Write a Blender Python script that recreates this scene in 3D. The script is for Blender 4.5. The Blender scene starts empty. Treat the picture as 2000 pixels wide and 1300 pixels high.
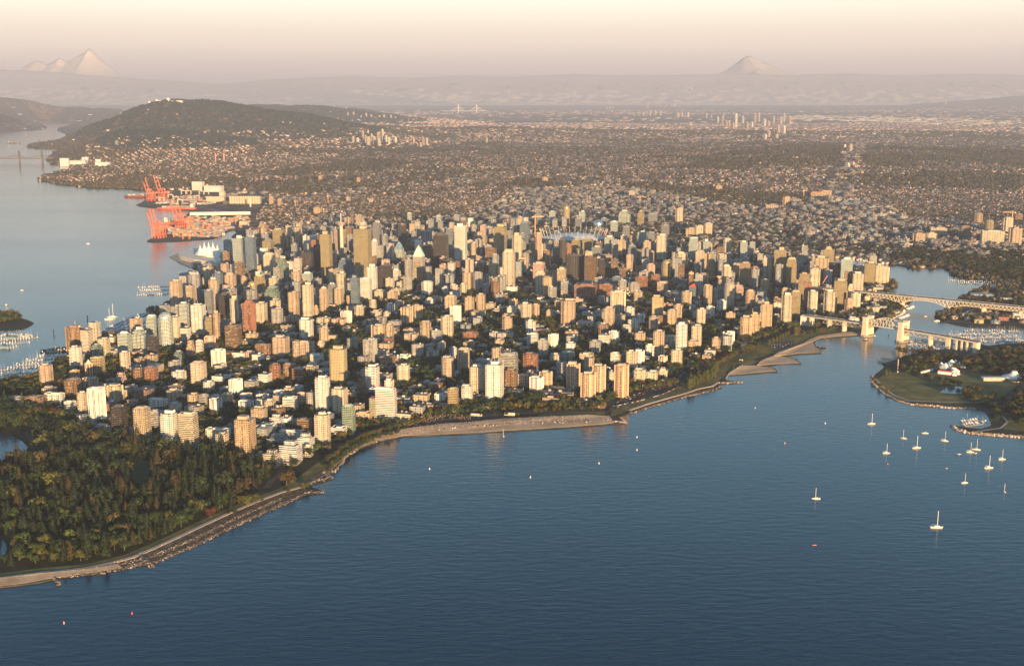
import bpy, math, random
import numpy as np
from mathutils.geometry import tessellate_polygon
from mathutils import Vector
scene = bpy.context.scene
COL = scene.collection
R = math.radians

# ------------------------------------------------------------------ camera, sky, sun, exposure
CAM_H, FPX, HORIZON = 550.0, 2300.0, 187.0          # metres; focal length and horizon row in photo pixels (2000 x 1300)
PITCH = math.atan((650 - HORIZON) / FPX)
cam_data = bpy.data.cameras.new('camera'); cam = bpy.data.objects.new('camera', cam_data); COL.objects.link(cam)
cam.location = (0, 0, CAM_H); cam.rotation_euler = (math.pi / 2 - PITCH, 0, 0)
cam_data.sensor_width = 36; cam_data.lens = 36 * FPX / 2000
cam_data.clip_start = 1; cam_data.clip_end = 250000
scene.camera = cam

SUN_ELEV, SUN_AZ = R(6.6), R(160)                    # azimuth clockwise from +Y
world = bpy.data.worlds.new('World'); scene.world = world; world.use_nodes = True
wn = world.node_tree.nodes; wl = world.node_tree.links; wn.clear()
wo = wn.new('ShaderNodeOutputWorld'); bg = wn.new('ShaderNodeBackground')
sky = wn.new('ShaderNodeTexSky'); sky.sky_type = 'NISHITA'; sky.sun_disc = False
sky.sun_elevation = SUN_ELEV; sky.sun_rotation = SUN_AZ
sky.altitude = 0; sky.air_density = 1.0; sky.dust_density = 1.2; sky.ozone_density = 1.5
# low band: warm cream glow opposite the sun, faint streaks of far cloud
tc = wn.new('ShaderNodeTexCoord'); sep = wn.new('ShaderNodeSeparateXYZ')
wl.new(tc.outputs['Generated'], sep.inputs[0])
ramp = wn.new('ShaderNodeValToRGB'); ramp.color_ramp.interpolation = 'EASE'
e = ramp.color_ramp.elements
SKYR = [(0.50, (.60,.50,.50)), (0.512, (.66,.52,.49)), (0.522, (.78,.62,.52)), (0.54, (.88,.81,.66)), (0.575, (.46,.70,.76)),
        (0.62, (.20,.56,.78)), (0.72, (.015,.16,.31)), (1.0, (.012,.055,.125))]
while len(e) < len(SKYR): e.new(0.9)
for k, (p, c) in enumerate(SKYR): e[k].position = p; e[k].color = (*c, 1)
mz = wn.new('ShaderNodeMath'); mz.operation = 'MULTIPLY_ADD'; mz.inputs[1].default_value = .5; mz.inputs[2].default_value = .5
wl.new(sep.outputs['Z'], mz.inputs[0]); wl.new(mz.outputs[0], ramp.inputs[0])
# cloud streaks
mp = wn.new('ShaderNodeMapping'); mp.inputs['Scale'].default_value = (3, 3, 90)
wl.new(tc.outputs['Generated'], mp.inputs[0])
cn = wn.new('ShaderNodeTexNoise'); cn.inputs['Scale'].default_value = 2.2; cn.inputs['Detail'].default_value = 6
wl.new(mp.outputs[0], cn.inputs['Vector'])
cr = wn.new('ShaderNodeValToRGB'); cr.color_ramp.elements[0].position = .5; cr.color_ramp.elements[1].position = .75
cr.color_ramp.elements[0].color = (0,0,0,1); cr.color_ramp.elements[1].color = (.5,.5,.5,1)
wl.new(cn.outputs['Fac'], cr.inputs[0])
band = wn.new('ShaderNodeValToRGB'); b = band.color_ramp.elements
b[0].position = .508; b[0].color = (0,0,0,1); b[1].position = .516; b[1].color = (1,1,1,1)
b.new(.524).color = (0,0,0,1)
wl.new(mz.outputs[0], band.inputs[0])
cm = wn.new('ShaderNodeMath'); cm.operation = 'MULTIPLY'
wl.new(cr.outputs[0], cm.inputs[0]); wl.new(band.outputs[0], cm.inputs[1])
cmix = wn.new('ShaderNodeMixRGB'); cmix.inputs[2].default_value = (.56,.50,.53,1)
wl.new(cm.outputs[0], cmix.inputs[0]); wl.new(ramp.outputs[0], cmix.inputs[1])
# combine with the sun-side colours of the physical sky
SKY_GAIN = .60
scl = wn.new('ShaderNodeMixRGB'); scl.blend_type = 'MULTIPLY'; scl.inputs[0].default_value = 1
scl.inputs[2].default_value = (10.5*SKY_GAIN, 10.5*SKY_GAIN, 10.5*SKY_GAIN, 1)
wl.new(cmix.outputs[0], scl.inputs[1])
wmix = wn.new('ShaderNodeMixRGB'); wmix.inputs[0].default_value = .85
wl.new(sky.outputs[0], wmix.inputs[1]); wl.new(scl.outputs[0], wmix.inputs[2])
wl.new(wmix.outputs[0], bg.inputs[0]); bg.inputs[1].default_value = 0.1
wl.new(bg.outputs[0], wo.inputs[0])

sd = bpy.data.lights.new('sun', 'SUN'); sun = bpy.data.objects.new('sun', sd); COL.objects.link(sun)
sd.energy = 5.0; sd.angle = R(0.5); sd.color = (1.0, 0.63, 0.29)
sv = Vector((math.sin(SUN_AZ) * math.cos(SUN_ELEV), math.cos(SUN_AZ) * math.cos(SUN_ELEV), math.sin(SUN_ELEV)))
sun.rotation_euler = sv.to_track_quat('Z', 'Y').to_euler(); sun.location = (0, 0, 900)

scene.view_settings.view_transform = 'Standard'; scene.view_settings.look = 'None'
scene.view_settings.exposure = 1.38; scene.view_settings.gamma = 1.0
scene.render.engine = 'CYCLES'
scene.cycles.max_bounces = 5; scene.cycles.diffuse_bounces = 2; scene.cycles.glossy_bounces = 3
scene.cycles.volume_bounces = 1; scene.cycles.transparent_max_bounces = 4
scene.cycles.use_denoising = True
try:
    scene.cycles.denoiser = 'OPENIMAGEDENOISE'; scene.cycles.denoising_input_passes = 'RGB_ALBEDO_NORMAL'
    scene.cycles.denoising_prefilter = 'ACCURATE'
except Exception: pass
scene.cycles.sample_clamp_indirect = 4

# ------------------------------------------------------------------ photo geometry: a pixel's ray meets the ground
cp, sp_ = math.cos(PITCH), math.sin(PITCH)
def G(px, py, z=0.0):
    a, b_ = px - 1000.0, 650.0 - py
    dx, dy, dz = a, b_ * sp_ + FPX * cp, b_ * cp - FPX * sp_
    t = (z - CAM_H) / dz
    return (dx * t, dy * t)
def proj(x, y, z):
    zz = z - CAM_H
    dep = y * cp - zz * sp_; up = y * sp_ + zz * cp
    return (1000 + FPX * x / dep, 650 - FPX * up / dep)
def ztop(x, y, py):
    """height at ground point (x, y) whose image row is py"""
    b_ = (650.0 - py) / FPX
    # up/dep = b_: (y*sp + zz*cp) = b_*(y*cp - zz*sp)
    zz = (b_ * y * cp - y * sp_) / (cp + b_ * sp_)
    return zz + CAM_H
def Gp(pts, z=0.0): return [G(px, py, z) for px, py in pts]

# ------------------------------------------------------------------ helpers
LABELS = {}
def tag(o, label=None, cat=None, group=None, kind=None):
    if label: o['label'] = label; LABELS.setdefault(label, []).append(o)
    if cat: o['category'] = cat
    if group: o['group'] = group
    if kind: o['kind'] = kind
    return o
def empty(name, loc=(0,0,0), rz=0.0):
    o = bpy.data.objects.new(name, None); COL.objects.link(o); o.location = loc; o.rotation_euler = (0,0,rz)
    o.empty_display_size = 1; return o
def link(name, me, parent=None, loc=None, rz=0.0):
    o = bpy.data.objects.new(name, me); COL.objects.link(o)
    if parent: o.parent = parent
    if loc: o.location = loc
    if rz: o.rotation_euler = (0,0,rz)
    return o

class MB:
    """collects faces with a facade UV (metres), colour, window pattern and glass colour, then links ONE mesh"""
    def __init__(s): s.v=[]; s.f=[]; s.m=[]; s.uv=[]; s.c=[]; s.w=[]; s.g=[]
    def face(s, pts, mat=0, uv=None, col=(.5,.5,.5), win=(0,0,3), gls=(.05,.06,.08)):
        n = len(s.v); s.v.extend(pts); s.f.append(tuple(range(n, n+len(pts)))); s.m.append(mat)
        s.uv.extend(uv if uv else [(0,0)]*len(pts)); s.c.append((*col,1)); s.w.append(win); s.g.append((*gls,1))
    def prism(s, poly, z0, z1, col=(.5,.5,.5), win=(0,0,3), gls=(.05,.06,.08), mat=0, rmat=1, rcol=None, top=True, taper=None, u0=0.0):
        n = len(poly); tp = taper or poly; u = u0
        for i in range(n):
            a, b_ = poly[i], poly[(i+1) % n]; c, d = tp[(i+1) % n], tp[i]
            L = math.hypot(b_[0]-a[0], b_[1]-a[1])
            s.face([(a[0],a[1],z0),(b_[0],b_[1],z0),(c[0],c[1],z1),(d[0],d[1],z1)], mat,
                   [(u,z0),(u+L,z0),(u+L,z1),(u,z1)], col, win, gls)
            u += L + 40
        if top: s.face([(p[0],p[1],z1) for p in tp], rmat, None, rcol or col)
    def box(s, cx, cy, wx, wy, z0, z1, rz=0.0, **k):
        s.prism(rect(cx, cy, wx, wy, rz), z0, z1, **k)
    def beam(s, a, b_, w, h=None, col=(.5,.5,.5), mat=0):
        a = Vector(a); b_ = Vector(b_); d = (b_-a); L = d.length
        if L < 1e-6: return
        d.normalize(); up = Vector((0,0,1)) if abs(d.z) < .95 else Vector((0,1,0))
        sx = d.cross(up).normalized()*(w/2); sy = sx.cross(d).normalized()*((h or w)/2)
        A = [a-sx-sy, a+sx-sy, a+sx+sy, a-sx+sy]; B = [p + d*L for p in A]
        for i in range(4):
            j = (i+1) % 4; s.face([tuple(A[i]),tuple(A[j]),tuple(B[j]),tuple(B[i])], mat, None, col)
        s.face([tuple(p) for p in reversed(A)], mat, None, col); s.face([tuple(p) for p in B], mat, None, col)
    def build(s, name, mats, parent=None, loc=None, rz=0.0):
        return link(name, s.mesh(name, mats), parent, loc, rz)
    def mesh(s, name, mats):
        me = bpy.data.meshes.new(name); me.from_pydata(s.v, [], s.f)
        for m in mats: me.materials.append(m)
        me.polygons.foreach_set('material_index', s.m)
        uvl = me.uv_layers.new(name='UVMap'); uvl.data.foreach_set('uv', np.array(s.uv, dtype=np.float32).ravel())
        for nm, tp, dat, key in (('col','FLOAT_COLOR',s.c,'color'),('win','FLOAT_VECTOR',s.w,'vector'),('gls','FLOAT_COLOR',s.g,'color')):
            at = me.attributes.new(nm, tp, 'FACE'); at.data.foreach_set(key, np.array(dat, dtype=np.float32).ravel())
        me.update(); return me

def rect(cx, cy, wx, wy, rz=0.0):
    c, s = math.cos(rz), math.sin(rz)
    return [(cx + x*c - y*s, cy + x*s + y*c) for x, y in ((-wx/2,-wy/2),(wx/2,-wy/2),(wx/2,wy/2),(-wx/2,wy/2))]
def ngon(cx, cy, r, n, rz=0.0, sx=1.0, sy=1.0):
    c, s = math.cos(rz), math.sin(rz); o = []
    for i in range(n):
        a = 2*math.pi*(i+.5)/n; x, y = r*math.cos(a)*sx, r*math.sin(a)*sy
        o.append((cx + x*c - y*s, cy + x*s + y*c))
    return o
def inside(px, py, poly):
    """vectorised point in polygon"""
    px = np.asarray(px); py = np.asarray(py); r = np.zeros(px.shape, bool); n = len(poly); j = n-1
    for i in range(n):
        xi, yi = poly[i]; xj, yj = poly[j]
        with np.errstate(divide='ignore', invalid='ignore'):
            c = ((yi > py) != (yj > py)) & (px < (xj-xi)*(py-yi)/((yj-yi) or 1e-9) + xi)
        r ^= c; j = i
    return r
def np_mesh(name, V, F, mat, cols=None, uv=None, win=None, gls=None, smooth=False):
    """V (n,3), F (m,k) with one k for all faces"""
    me = bpy.data.meshes.new(name); n, (m, k) = len(V), F.shape
    me.vertices.add(n); me.vertices.foreach_set('co', V.astype(np.float32).ravel())
    me.loops.add(m*k); me.loops.foreach_set('vertex_index', F.astype(np.int32).ravel())
    me.polygons.add(m); me.polygons.foreach_set('loop_start', np.arange(0, m*k, k, dtype=np.int32))
    me.update(calc_edges=True)
    if smooth: me.polygons.foreach_set('use_smooth', np.ones(m, bool))
    for mm in (mat if isinstance(mat, (list,tuple)) else [mat]): me.materials.append(mm)
    if cols is not None:
        at = me.attributes.new('col', 'FLOAT_COLOR', 'FACE')
        at.data.foreach_set('color', np.concatenate([cols, np.ones((m,1))], 1).astype(np.float32).ravel())
    if win is not None:
        at = me.attributes.new('win', 'FLOAT_VECTOR', 'FACE'); at.data.foreach_set('vector', win.astype(np.float32).ravel())
    if gls is not None:
        at = me.attributes.new('gls', 'FLOAT_COLOR', 'FACE')
        at.data.foreach_set('color', np.concatenate([gls, np.ones((m,1))], 1).astype(np.float32).ravel())
    if uv is not None:
        ul = me.uv_layers.new(name='UVMap'); ul.data.foreach_set('uv', uv.astype(np.float32).ravel())
    me.validate(clean_customdata=False) if False else None
    return me
def stamp(T, TF, pos, scale, rot):
    """copies of a template (T verts, TF faces) -> V, F ; scale (n,3)"""
    n = len(pos); c, s = np.cos(rot)[:,None], np.sin(rot)[:,None]
    X = T[None,:,0]*scale[:,0:1]; Y = T[None,:,1]*scale[:,1:2]; Z = T[None,:,2]*scale[:,2:3]
    V = np.stack([X*c - Y*s + pos[:,0:1], X*s + Y*c + pos[:,1:2], Z + pos[:,2:3]], -1).reshape(-1,3)
    F = (TF[None] + (np.arange(n)*len(T))[:,None,None]).reshape(-1, TF.shape[1])
    return V, F

# ------------------------------------------------------------------ materials
def new_mat(name):
    m = bpy.data.materials.new(name); m.use_nodes = True; nt = m.node_tree
    return m, nt.nodes, nt.links, nt.nodes['Principled BSDF']
def mathn(n, l, op, a, b_=None, clamp=False):
    x = n.new('ShaderNodeMath'); x.operation = op; x.use_clamp = clamp
    for i, v in enumerate((a, b_)):
        if v is None: continue
        if isinstance(v, (int, float)): x.inputs[i].default_value = v
        else: l.new(v, x.inputs[i])
    return x.outputs[0]
def attr(n, name):
    a = n.new('ShaderNodeAttribute'); a.attribute_name = name; return a
def noise(n, l, scale, detail=3, vec=None, rough=.5):
    t = n.new('ShaderNodeTexNoise'); t.inputs['Scale'].default_value = scale; t.inputs['Detail'].default_value = detail
    t.inputs['Roughness'].default_value = rough
    if vec is None:
        g = n.new('ShaderNodeNewGeometry'); vec = g.outputs['Position']
    l.new(vec, t.inputs['Vector']); return t
def vramp(n, l, fac, stops):
    r = n.new('ShaderNodeValToRGB'); el = r.color_ramp.elements
    while len(el) < len(stops): el.new(.5)
    for i, (p, c) in enumerate(stops): el[i].position = p; el[i].color = (*c, 1)
    l.new(fac, r.inputs[0]); return r.outputs[0]
def mix(n, l, fac, a, b_, mode='MIX'):
    x = n.new('ShaderNodeMixRGB'); x.blend_type = mode
    for i, v in enumerate((fac, a, b_)):
        if isinstance(v, (int, float)): x.inputs[i].default_value = v
        elif isinstance(v, tuple): x.inputs[i].default_value = (*v, 1)
        else: l.new(v, x.inputs[i])
    return x.outputs[0]

def facade_mat(name, glossy):
    m, n, l, p = new_mat(name)
    uv = n.new('ShaderNodeUVMap'); s = n.new('ShaderNodeSeparateXYZ'); l.new(uv.outputs[0], s.inputs[0])
    w = n.new('ShaderNodeSeparateXYZ'); l.new(attr(n,'win').outputs['Vector'], w.inputs[0])
    cu = mathn(n,l,'DIVIDE', s.outputs[0], w.outputs[2]); cv = mathn(n,l,'DIVIDE', s.outputs[1], 3.1)
    fu = mathn(n,l,'FRACT', cu); fv = mathn(n,l,'FRACT', cv)
    au = mathn(n,l,'ABSOLUTE', mathn(n,l,'SUBTRACT', fu, .5)); av = mathn(n,l,'ABSOLUTE', mathn(n,l,'SUBTRACT', fv, .5))
    mu = mathn(n,l,'LESS_THAN', au, mathn(n,l,'MULTIPLY', w.outputs[0], .5))
    mv = mathn(n,l,'LESS_THAN', av, mathn(n,l,'MULTIPLY', w.outputs[1], .5))
    mask = mathn(n,l,'MULTIPLY', mu, mv)
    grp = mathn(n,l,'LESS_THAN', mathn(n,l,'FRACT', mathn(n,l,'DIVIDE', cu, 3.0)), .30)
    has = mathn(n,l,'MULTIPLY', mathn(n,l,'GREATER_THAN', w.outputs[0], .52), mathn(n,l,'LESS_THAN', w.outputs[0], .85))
    rec_shade = mathn(n,l,'MULTIPLY', mathn(n,l,'MULTIPLY', grp, has), mathn(n,l,'GREATER_THAN', fv, .34))
    oi = n.new('ShaderNodeObjectInfo')
    cell = n.new('ShaderNodeCombineXYZ')
    l.new(mathn(n,l,'FLOOR',cu), cell.inputs[0]); l.new(mathn(n,l,'FLOOR',cv), cell.inputs[1]); l.new(oi.outputs['Random'], cell.inputs[2])
    wnz = n.new('ShaderNodeTexWhiteNoise'); l.new(cell.outputs[0], wnz.inputs['Vector'])
    g = attr(n,'gls').outputs['Color']
    var = mathn(n,l,'MULTIPLY_ADD', wnz.outputs['Value'], .9); var.node.inputs[2].default_value = .35
    gv = mix(n,l,1.0, g, mix(n,l,1.0,(1,1,1), var, 'MULTIPLY'), 'MULTIPLY')
    cur = mathn(n,l,'GREATER_THAN', wnz.outputs['Value'], .86 if not glossy else .95)
    gv = mix(n,l,cur, gv, (.42,.38,.32))
    # wall: slight grime and per-storey variation
    ns = noise(n,l,.06,4); st = n.new('ShaderNodeTexWhiteNoise'); st.noise_dimensions = '2D'
    cc = n.new('ShaderNodeCombineXYZ'); l.new(mathn(n,l,'FLOOR',cv), cc.inputs[0]); l.new(cc.outputs[0], st.inputs['Vector'])
    k = mathn(n,l,'MULTIPLY_ADD', ns.outputs['Fac'], .5); k.node.inputs[2].default_value = .72
    k2 = mathn(n,l,'MULTIPLY_ADD', st.outputs['Value'], .12); k2.node.inputs[2].default_value = .92
    # slab edge line shows as a thin darker joint
    line = mathn(n,l,'LESS_THAN', fv, .06); k3 = mathn(n,l,'MULTIPLY_ADD', line, -.25); k3.node.inputs[2].default_value = 1.0
    kk = mathn(n,l,'MULTIPLY', mathn(n,l,'MULTIPLY', k, k2), k3)
    wc = mix(n,l,1.0, attr(n,'col').outputs['Color'], mix(n,l,1.0,(1,1,1),kk,'MULTIPLY'), 'MULTIPLY')
    wc = mix(n,l,rec_shade, wc, mix(n,l,1.0,wc,(.30,.29,.28),'MULTIPLY'))  # shade of balcony recesses painted as darker bays on the flat wall
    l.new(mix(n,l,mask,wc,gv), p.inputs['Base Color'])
    rg = mathn(n,l,'MULTIPLY_ADD', mask, (.14 if glossy else .2) - .8); rg.node.inputs[2].default_value = .8
    l.new(rg, p.inputs['Roughness'])
    l.new(mathn(n,l,'MULTIPLY', mask, .75 if glossy else .35), p.inputs['Metallic'])
    # panes are never quite in one plane
    geo = n.new('ShaderNodeNewGeometry')
    vm = n.new('ShaderNodeVectorMath'); vm.operation = 'SUBTRACT'; l.new(wnz.outputs['Color'], vm.inputs[0]); vm.inputs[1].default_value = (.5,.5,.5)
    vs = n.new('ShaderNodeVectorMath'); vs.operation = 'SCALE'; l.new(vm.outputs[0], vs.inputs[0]); l.new(mathn(n,l,'MULTIPLY',mask,.05), vs.inputs['Scale'])
    va = n.new('ShaderNodeVectorMath'); va.operation = 'ADD'; l.new(geo.outputs['Normal'], va.inputs[0]); l.new(vs.outputs[0], va.inputs[1])
    vn = n.new('ShaderNodeVectorMath'); vn.operation = 'NORMALIZE'; l.new(va.outputs[0], vn.inputs[0]); l.new(vn.outputs[0], p.inputs['Normal'])
    return m
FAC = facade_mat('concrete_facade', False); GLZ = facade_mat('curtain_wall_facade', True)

def col_mat(name, rough=.8, metal=0.0, nscale=.1, namp=.5, objrand=0.0, spec=.5):
    m, n, l, p = new_mat(name)
    k = mathn(n,l,'MULTIPLY_ADD', noise(n,l,nscale,4).outputs['Fac'], namp); k.node.inputs[2].default_value = 1 - namp/2
    if objrand:
        oi = n.new('ShaderNodeObjectInfo'); q = mathn(n,l,'MULTIPLY_ADD', oi.outputs['Random'], objrand); q.node.inputs[2].default_value = 1 - objrand/2
        k = mathn(n,l,'MULTIPLY', k, q)
    l.new(mix(n,l,1.0, attr(n,'col').outputs['Color'], mix(n,l,1.0,(1,1,1),k,'MULTIPLY'), 'MULTIPLY'), p.inputs['Base Color'])
    p.inputs['Roughness'].default_value = rough; p.inputs['Metallic'].default_value = metal
    p.inputs['Specular IOR Level'].default_value = spec
    return m
ROOF = col_mat('roof_gravel', .9, nscale=.25, namp=.9)
PAINT = col_mat('painted_steel', .5, nscale=.3, namp=.3)
STONE = col_mat('concrete', .85, nscale=.15, namp=.5)
LEAF = col_mat('foliage', .7, nscale=.05, namp=.6, objrand=.5, spec=.2)
BARK = col_mat('bark', .9, nscale=1.0, namp=.5)
HOUSE = col_mat('house_surfaces', .8, nscale=.01, namp=.5)
FABRIC = col_mat('tent_fabric', .7, nscale=.3, namp=.15)
HULL = col_mat('boat_gelcoat', .35, nscale=.6, namp=.2)
ROCK = col_mat('rock', .9, nscale=.8, namp=.7)

def ground_mat(name, stops, scale, detail=6, rough=.95, extra=None):
    m, n, l, p = new_mat(name)
    c = vramp(n,l, noise(n,l,scale,detail,rough=.65).outputs['Fac'], stops)
    if extra:
        c2 = vramp(n,l, noise(n,l,extra[0],4).outputs['Fac'], extra[1]); c = mix(n,l,extra[2],c,c2,'MULTIPLY')
    l.new(c, p.inputs['Base Color']); p.inputs['Roughness'].default_value = rough
    p.inputs['Specular IOR Level'].default_value = .2
    return m
CITY = ground_mat('city_ground', [(.35,(.016,.02,.012)),(.5,(.035,.04,.03)),(.58,(.06,.06,.06)),(.7,(.10,.095,.09))], .02)
FARG = ground_mat('suburb_ground', [(.34,(.055,.046,.028)),(.46,(.10,.08,.05)),(.54,(.19,.13,.095)),(.64,(.50,.34,.25))], .012, 8,
                  extra=(.0008,[(.35,(.45,.5,.45)),(.6,(1,1,1))],.8))
HILLM = ground_mat('forested_hill', [(.35,(.012,.02,.012)),(.6,(.035,.045,.022))], .01, 8)
FOREST = ground_mat('forest_floor', [(.35,(.014,.018,.010)),(.6,(.03,.035,.018))], .05)
LAWN = ground_mat('lawn_grass', [(.35,(.07,.09,.025)),(.5,(.13,.125,.045)),(.65,(.22,.18,.07))], .03)
SANDM = ground_mat('beach_sand', [(.3,(.34,.25,.17)),(.5,(.48,.36,.25)),(.7,(.60,.46,.33))], .035, 8, extra=(.5,[(.4,(.7,.7,.7)),(.6,(1,1,1))],.6))
SHINGLE = ground_mat('shingle_foreshore', [(.3,(.045,.036,.026)),(.5,(.095,.072,.050)),(.62,(.19,.14,.095)),(.72,(.34,.26,.18))], .12, 8)
PATHM = ground_mat('pale_paving', [(.3,(.36,.31,.27)),(.7,(.46,.41,.36))], .3)
ASPH = ground_mat('asphalt', [(.3,(.045,.045,.048)),(.7,(.075,.075,.078))], .2)
DOCKM = ground_mat('dock_apron', [(.3,(.06,.06,.065)),(.7,(.12,.115,.11))], .03)
SNOWM = ground_mat('haze_toned_snow', [(.3,(.58,.54,.56)),(.5,(.56,.52,.54)),(.62,(.52,.48,.51))], .0008, 9)  # even pinkish snow, distance haze put into its colour

def water_mat():
    m, n, l, p = new_mat('sea_water')
    p.inputs['Base Color'].default_value = (.002,.027,.058,1); p.inputs['IOR'].default_value = 1.333
    geo = n.new('ShaderNodeNewGeometry')
    def layer(scale, sx, sy, rot, det):
        mp = n.new('ShaderNodeMapping'); mp.inputs['Scale'].default_value = (sx, sy, 1); mp.inputs['Rotation'].default_value = (0,0,rot)
        l.new(geo.outputs['Position'], mp.inputs[0]); return noise(n,l,scale,det,mp.outputs[0]).outputs['Fac']
    a = layer(.12,.35,1,R(-6),4); b_ = layer(.5,.5,1,R(10),3); c = mathn(n,l,'MULTIPLY', mathn(n,l,'ADD', layer(.004,.4,1,R(4),5), layer(.0011,.3,1,R(-8),4)), .5)
    h = mathn(n,l,'ADD', mathn(n,l,'MULTIPLY',a,1.5), mathn(n,l,'MULTIPLY',b_,.45))
    bp = n.new('ShaderNodeBump'); bp.inputs['Distance'].default_value = 1.0
    # wind patches change how rough the surface is
    st = mathn(n,l,'MULTIPLY_ADD', c, .62); st.node.inputs[2].default_value = .03
    l.new(st, bp.inputs['Strength']); l.new(h, bp.inputs['Height']); l.new(bp.outputs[0], p.inputs['Normal'])
    r = mathn(n,l,'MULTIPLY_ADD', c, .11); r.node.inputs[2].default_value = .03
    l.new(r, p.inputs['Roughness'])
    return m
WATER = water_mat()
# ------------------------------------------------------------------ coastline (photo rows/columns laid on sea level)
BAY = [(-420,1190),(-150,1170),(0,1148),(50,1142),(104,1132),(112,1142),(118,1141),(112,1129),(180,1122),(240,1112),(275,1103),(300,1106),(297,1096),
 (350,1078),(400,1057),(450,1032),(500,1010),(550,987),(600,966),(632,962),(618,955),(600,952),(603,946),(622,944),(648,935),(630,933),(633,925),
 (652,924),(668,908),(664,902),(672,893),(700,878),(740,862),(790,853),(850,850),(900,848),(1000,842),(1100,836),(1180,830),(1222,827),(1218,822),
 (1210,818),(1216,812),(1228,806),(1262,796),(1300,785),(1340,774),(1370,766),(1385,765),(1410,757),(1398,755),(1412,750),(1450,747),(1430,745),
 (1416,743),(1414,738),(1422,734),(1460,731),(1500,727),(1519,727),(1512,720),(1503,717),(1490,716),(1520,712),(1565,711),(1556,703),(1545,699),
 (1532,696),(1560,692),(1604,690),(1603,684),(1614,679),(1606,677),(1595,678),(1590,668),(1605,662),(1630,659),(1660,657),(1700,653)]
CREEK_N = [(1709,648),(1716,640),(1722,632),(1742,622),(1757,612),(1766,604),(1760,598),(1768,592),(1782,588),(1776,584),(1750,579),(1735,570),(1748,562),(1755,555),
 (1745,549),(1728,540),(1700,530),(1660,522),(1600,514),(1560,509),(1500,505),(1440,501),(1390,496),(1340,490),(1300,484),(1250,478),(1200,470),(1180,463)]
CREEK_S = [(1178,459),(1200,462),(1240,468),(1290,476),(1330,480),(1380,484),(1440,490),(1500,495),(1560,500),(1620,503),(1680,508),(1715,511),(1724,515),
 (1760,520),(1790,525),(1820,524),(1845,525),(1858,530),(1856,535),(1875,541),(1905,546),(1935,552),(1960,557),(1925,562),(1898,568),(1882,578),(1874,590),
 (1850,606),(1830,612),(1824,619),(1842,628),(1870,635),(1900,640),(1950,642),(2060,645),(2300,652),(2300,672),(2050,668),(1960,672),(1900,680),(1855,683),(1810,685),(1790,690),
 (1762,697),(1757,702),(1740,706),(1722,710),(1728,716),(1722,722),(1708,733),(1703,744),(1706,751),(1716,760),(1732,771),(1752,781),(1780,789),(1810,793),(1850,795),
 (1880,795),(1905,797),(1922,803),(1930,812),(1936,825),(1934,833),(1915,838),(1890,836),(1872,833),(1858,831),(1866,837),(1884,843),(1920,848),(1960,850),(2010,853),(2300,872),(2700,900)]
INLET_FAR = [(-500,262),(-200,259),(0,257),(60,256),(88,253),(92,249),(86,245),(75,241),(72,237),(90,235),(112,236),(126,239),(146,243)]
INLET = [(130,246),(113,250),(112,256),(122,260),(132,263),(126,270),(122,275),(76,278),(58,283),(51,287),(58,290),(90,291),(118,292),(104,299),(94,306),(91,313),
 (100,320),(118,323),(132,324),(142,327),(134,332),(120,334),(105,340),(88,343),(77,348),(75,352),(100,357),(125,361),(150,364),(170,367),(190,368),(220,368),(252,369),
 (290,372),(296,380),(290,388),(266,401),(276,404),(292,406),(330,408),(358,411),(372,412),(356,428),(346,436),(318,450),(303,462),(287,472),(300,474),(350,472),(415,467),(445,453),(457,449),(462,455),
 (452,462),(457,470),(470,478),(475,490),(450,492),(430,493),(415,494),(380,489),(346,497),(331,502),(350,513),(372,523),(410,526),(432,531),(420,536),(392,533),(374,529),(366,535),(358,545),(350,552),(352,565),(350,580),
 (334,590),(318,596),(290,606),(287,613),(300,622),(318,628),(332,634),(322,645),(300,650),(280,648),(262,645),(240,646),(225,648),(215,650),(165,648),(160,660),(128,678),(112,679),(80,684),(78,690),(98,691),
 (131,688),(133,700),(118,712),(80,722),(60,733),(30,742),(0,748),(-200,772),(-420,800)]
def wob(pts, amp, step, seed):
    """fine irregularity of a natural shore, in metres"""
    rnd = random.Random(seed); out = []
    for i in range(len(pts)-1):
        a, b_ = pts[i], pts[i+1]; L = math.hypot(b_[0]-a[0], b_[1]-a[1]); k = max(1, int(L/step))
        for j in range(k):
            t = j/k; o = rnd.uniform(-amp, amp) if j else 0
            out.append((a[0]+(b_[0]-a[0])*t - (b_[1]-a[1])/max(L,1)*o, a[1]+(b_[1]-a[1])*t + (b_[0]-a[0])/max(L,1)*o))
    out.append(pts[-1]); return out
FARX, FARY = 42000.0, 72000.0
w_bay = wob(Gp(BAY), 2.0, 14, 1)
COAST = (w_bay + Gp(CREEK_N) + Gp(CREEK_S) + [(6000,1500),(FARX,20000),(FARX,FARY),(-FARX,FARY),(-30000,20000)] + Gp(INLET_FAR) + Gp(INLET) + [(-3500,2300),(-1800,1300)])
POND = Gp([(-60,838),(0,845),(20,851),(45,864),(54,874),(50,885),(20,893),(0,901),(-60,915)])
DEADMAN = Gp([(-80,603),(0,606),(20,612),(45,623),(58,627),(66,631),(56,638),(45,643),(20,646),(0,646),(-80,650)])
LAND_Z = 1.3
def edge_dist(x, y, poly):
    d = np.full(np.shape(x), 1e9)
    for i in range(len(poly)-1):
        ax, ay = poly[i]; bx, by = poly[i+1]; L2 = (bx-ax)**2+(by-ay)**2 or 1
        t = np.clip(((x-ax)*(bx-ax)+(y-ay)*(by-ay))/L2, 0, 1)
        d = np.minimum(d, np.hypot(x-ax-t*(bx-ax), y-ay-t*(by-ay)))
    return d
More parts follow.
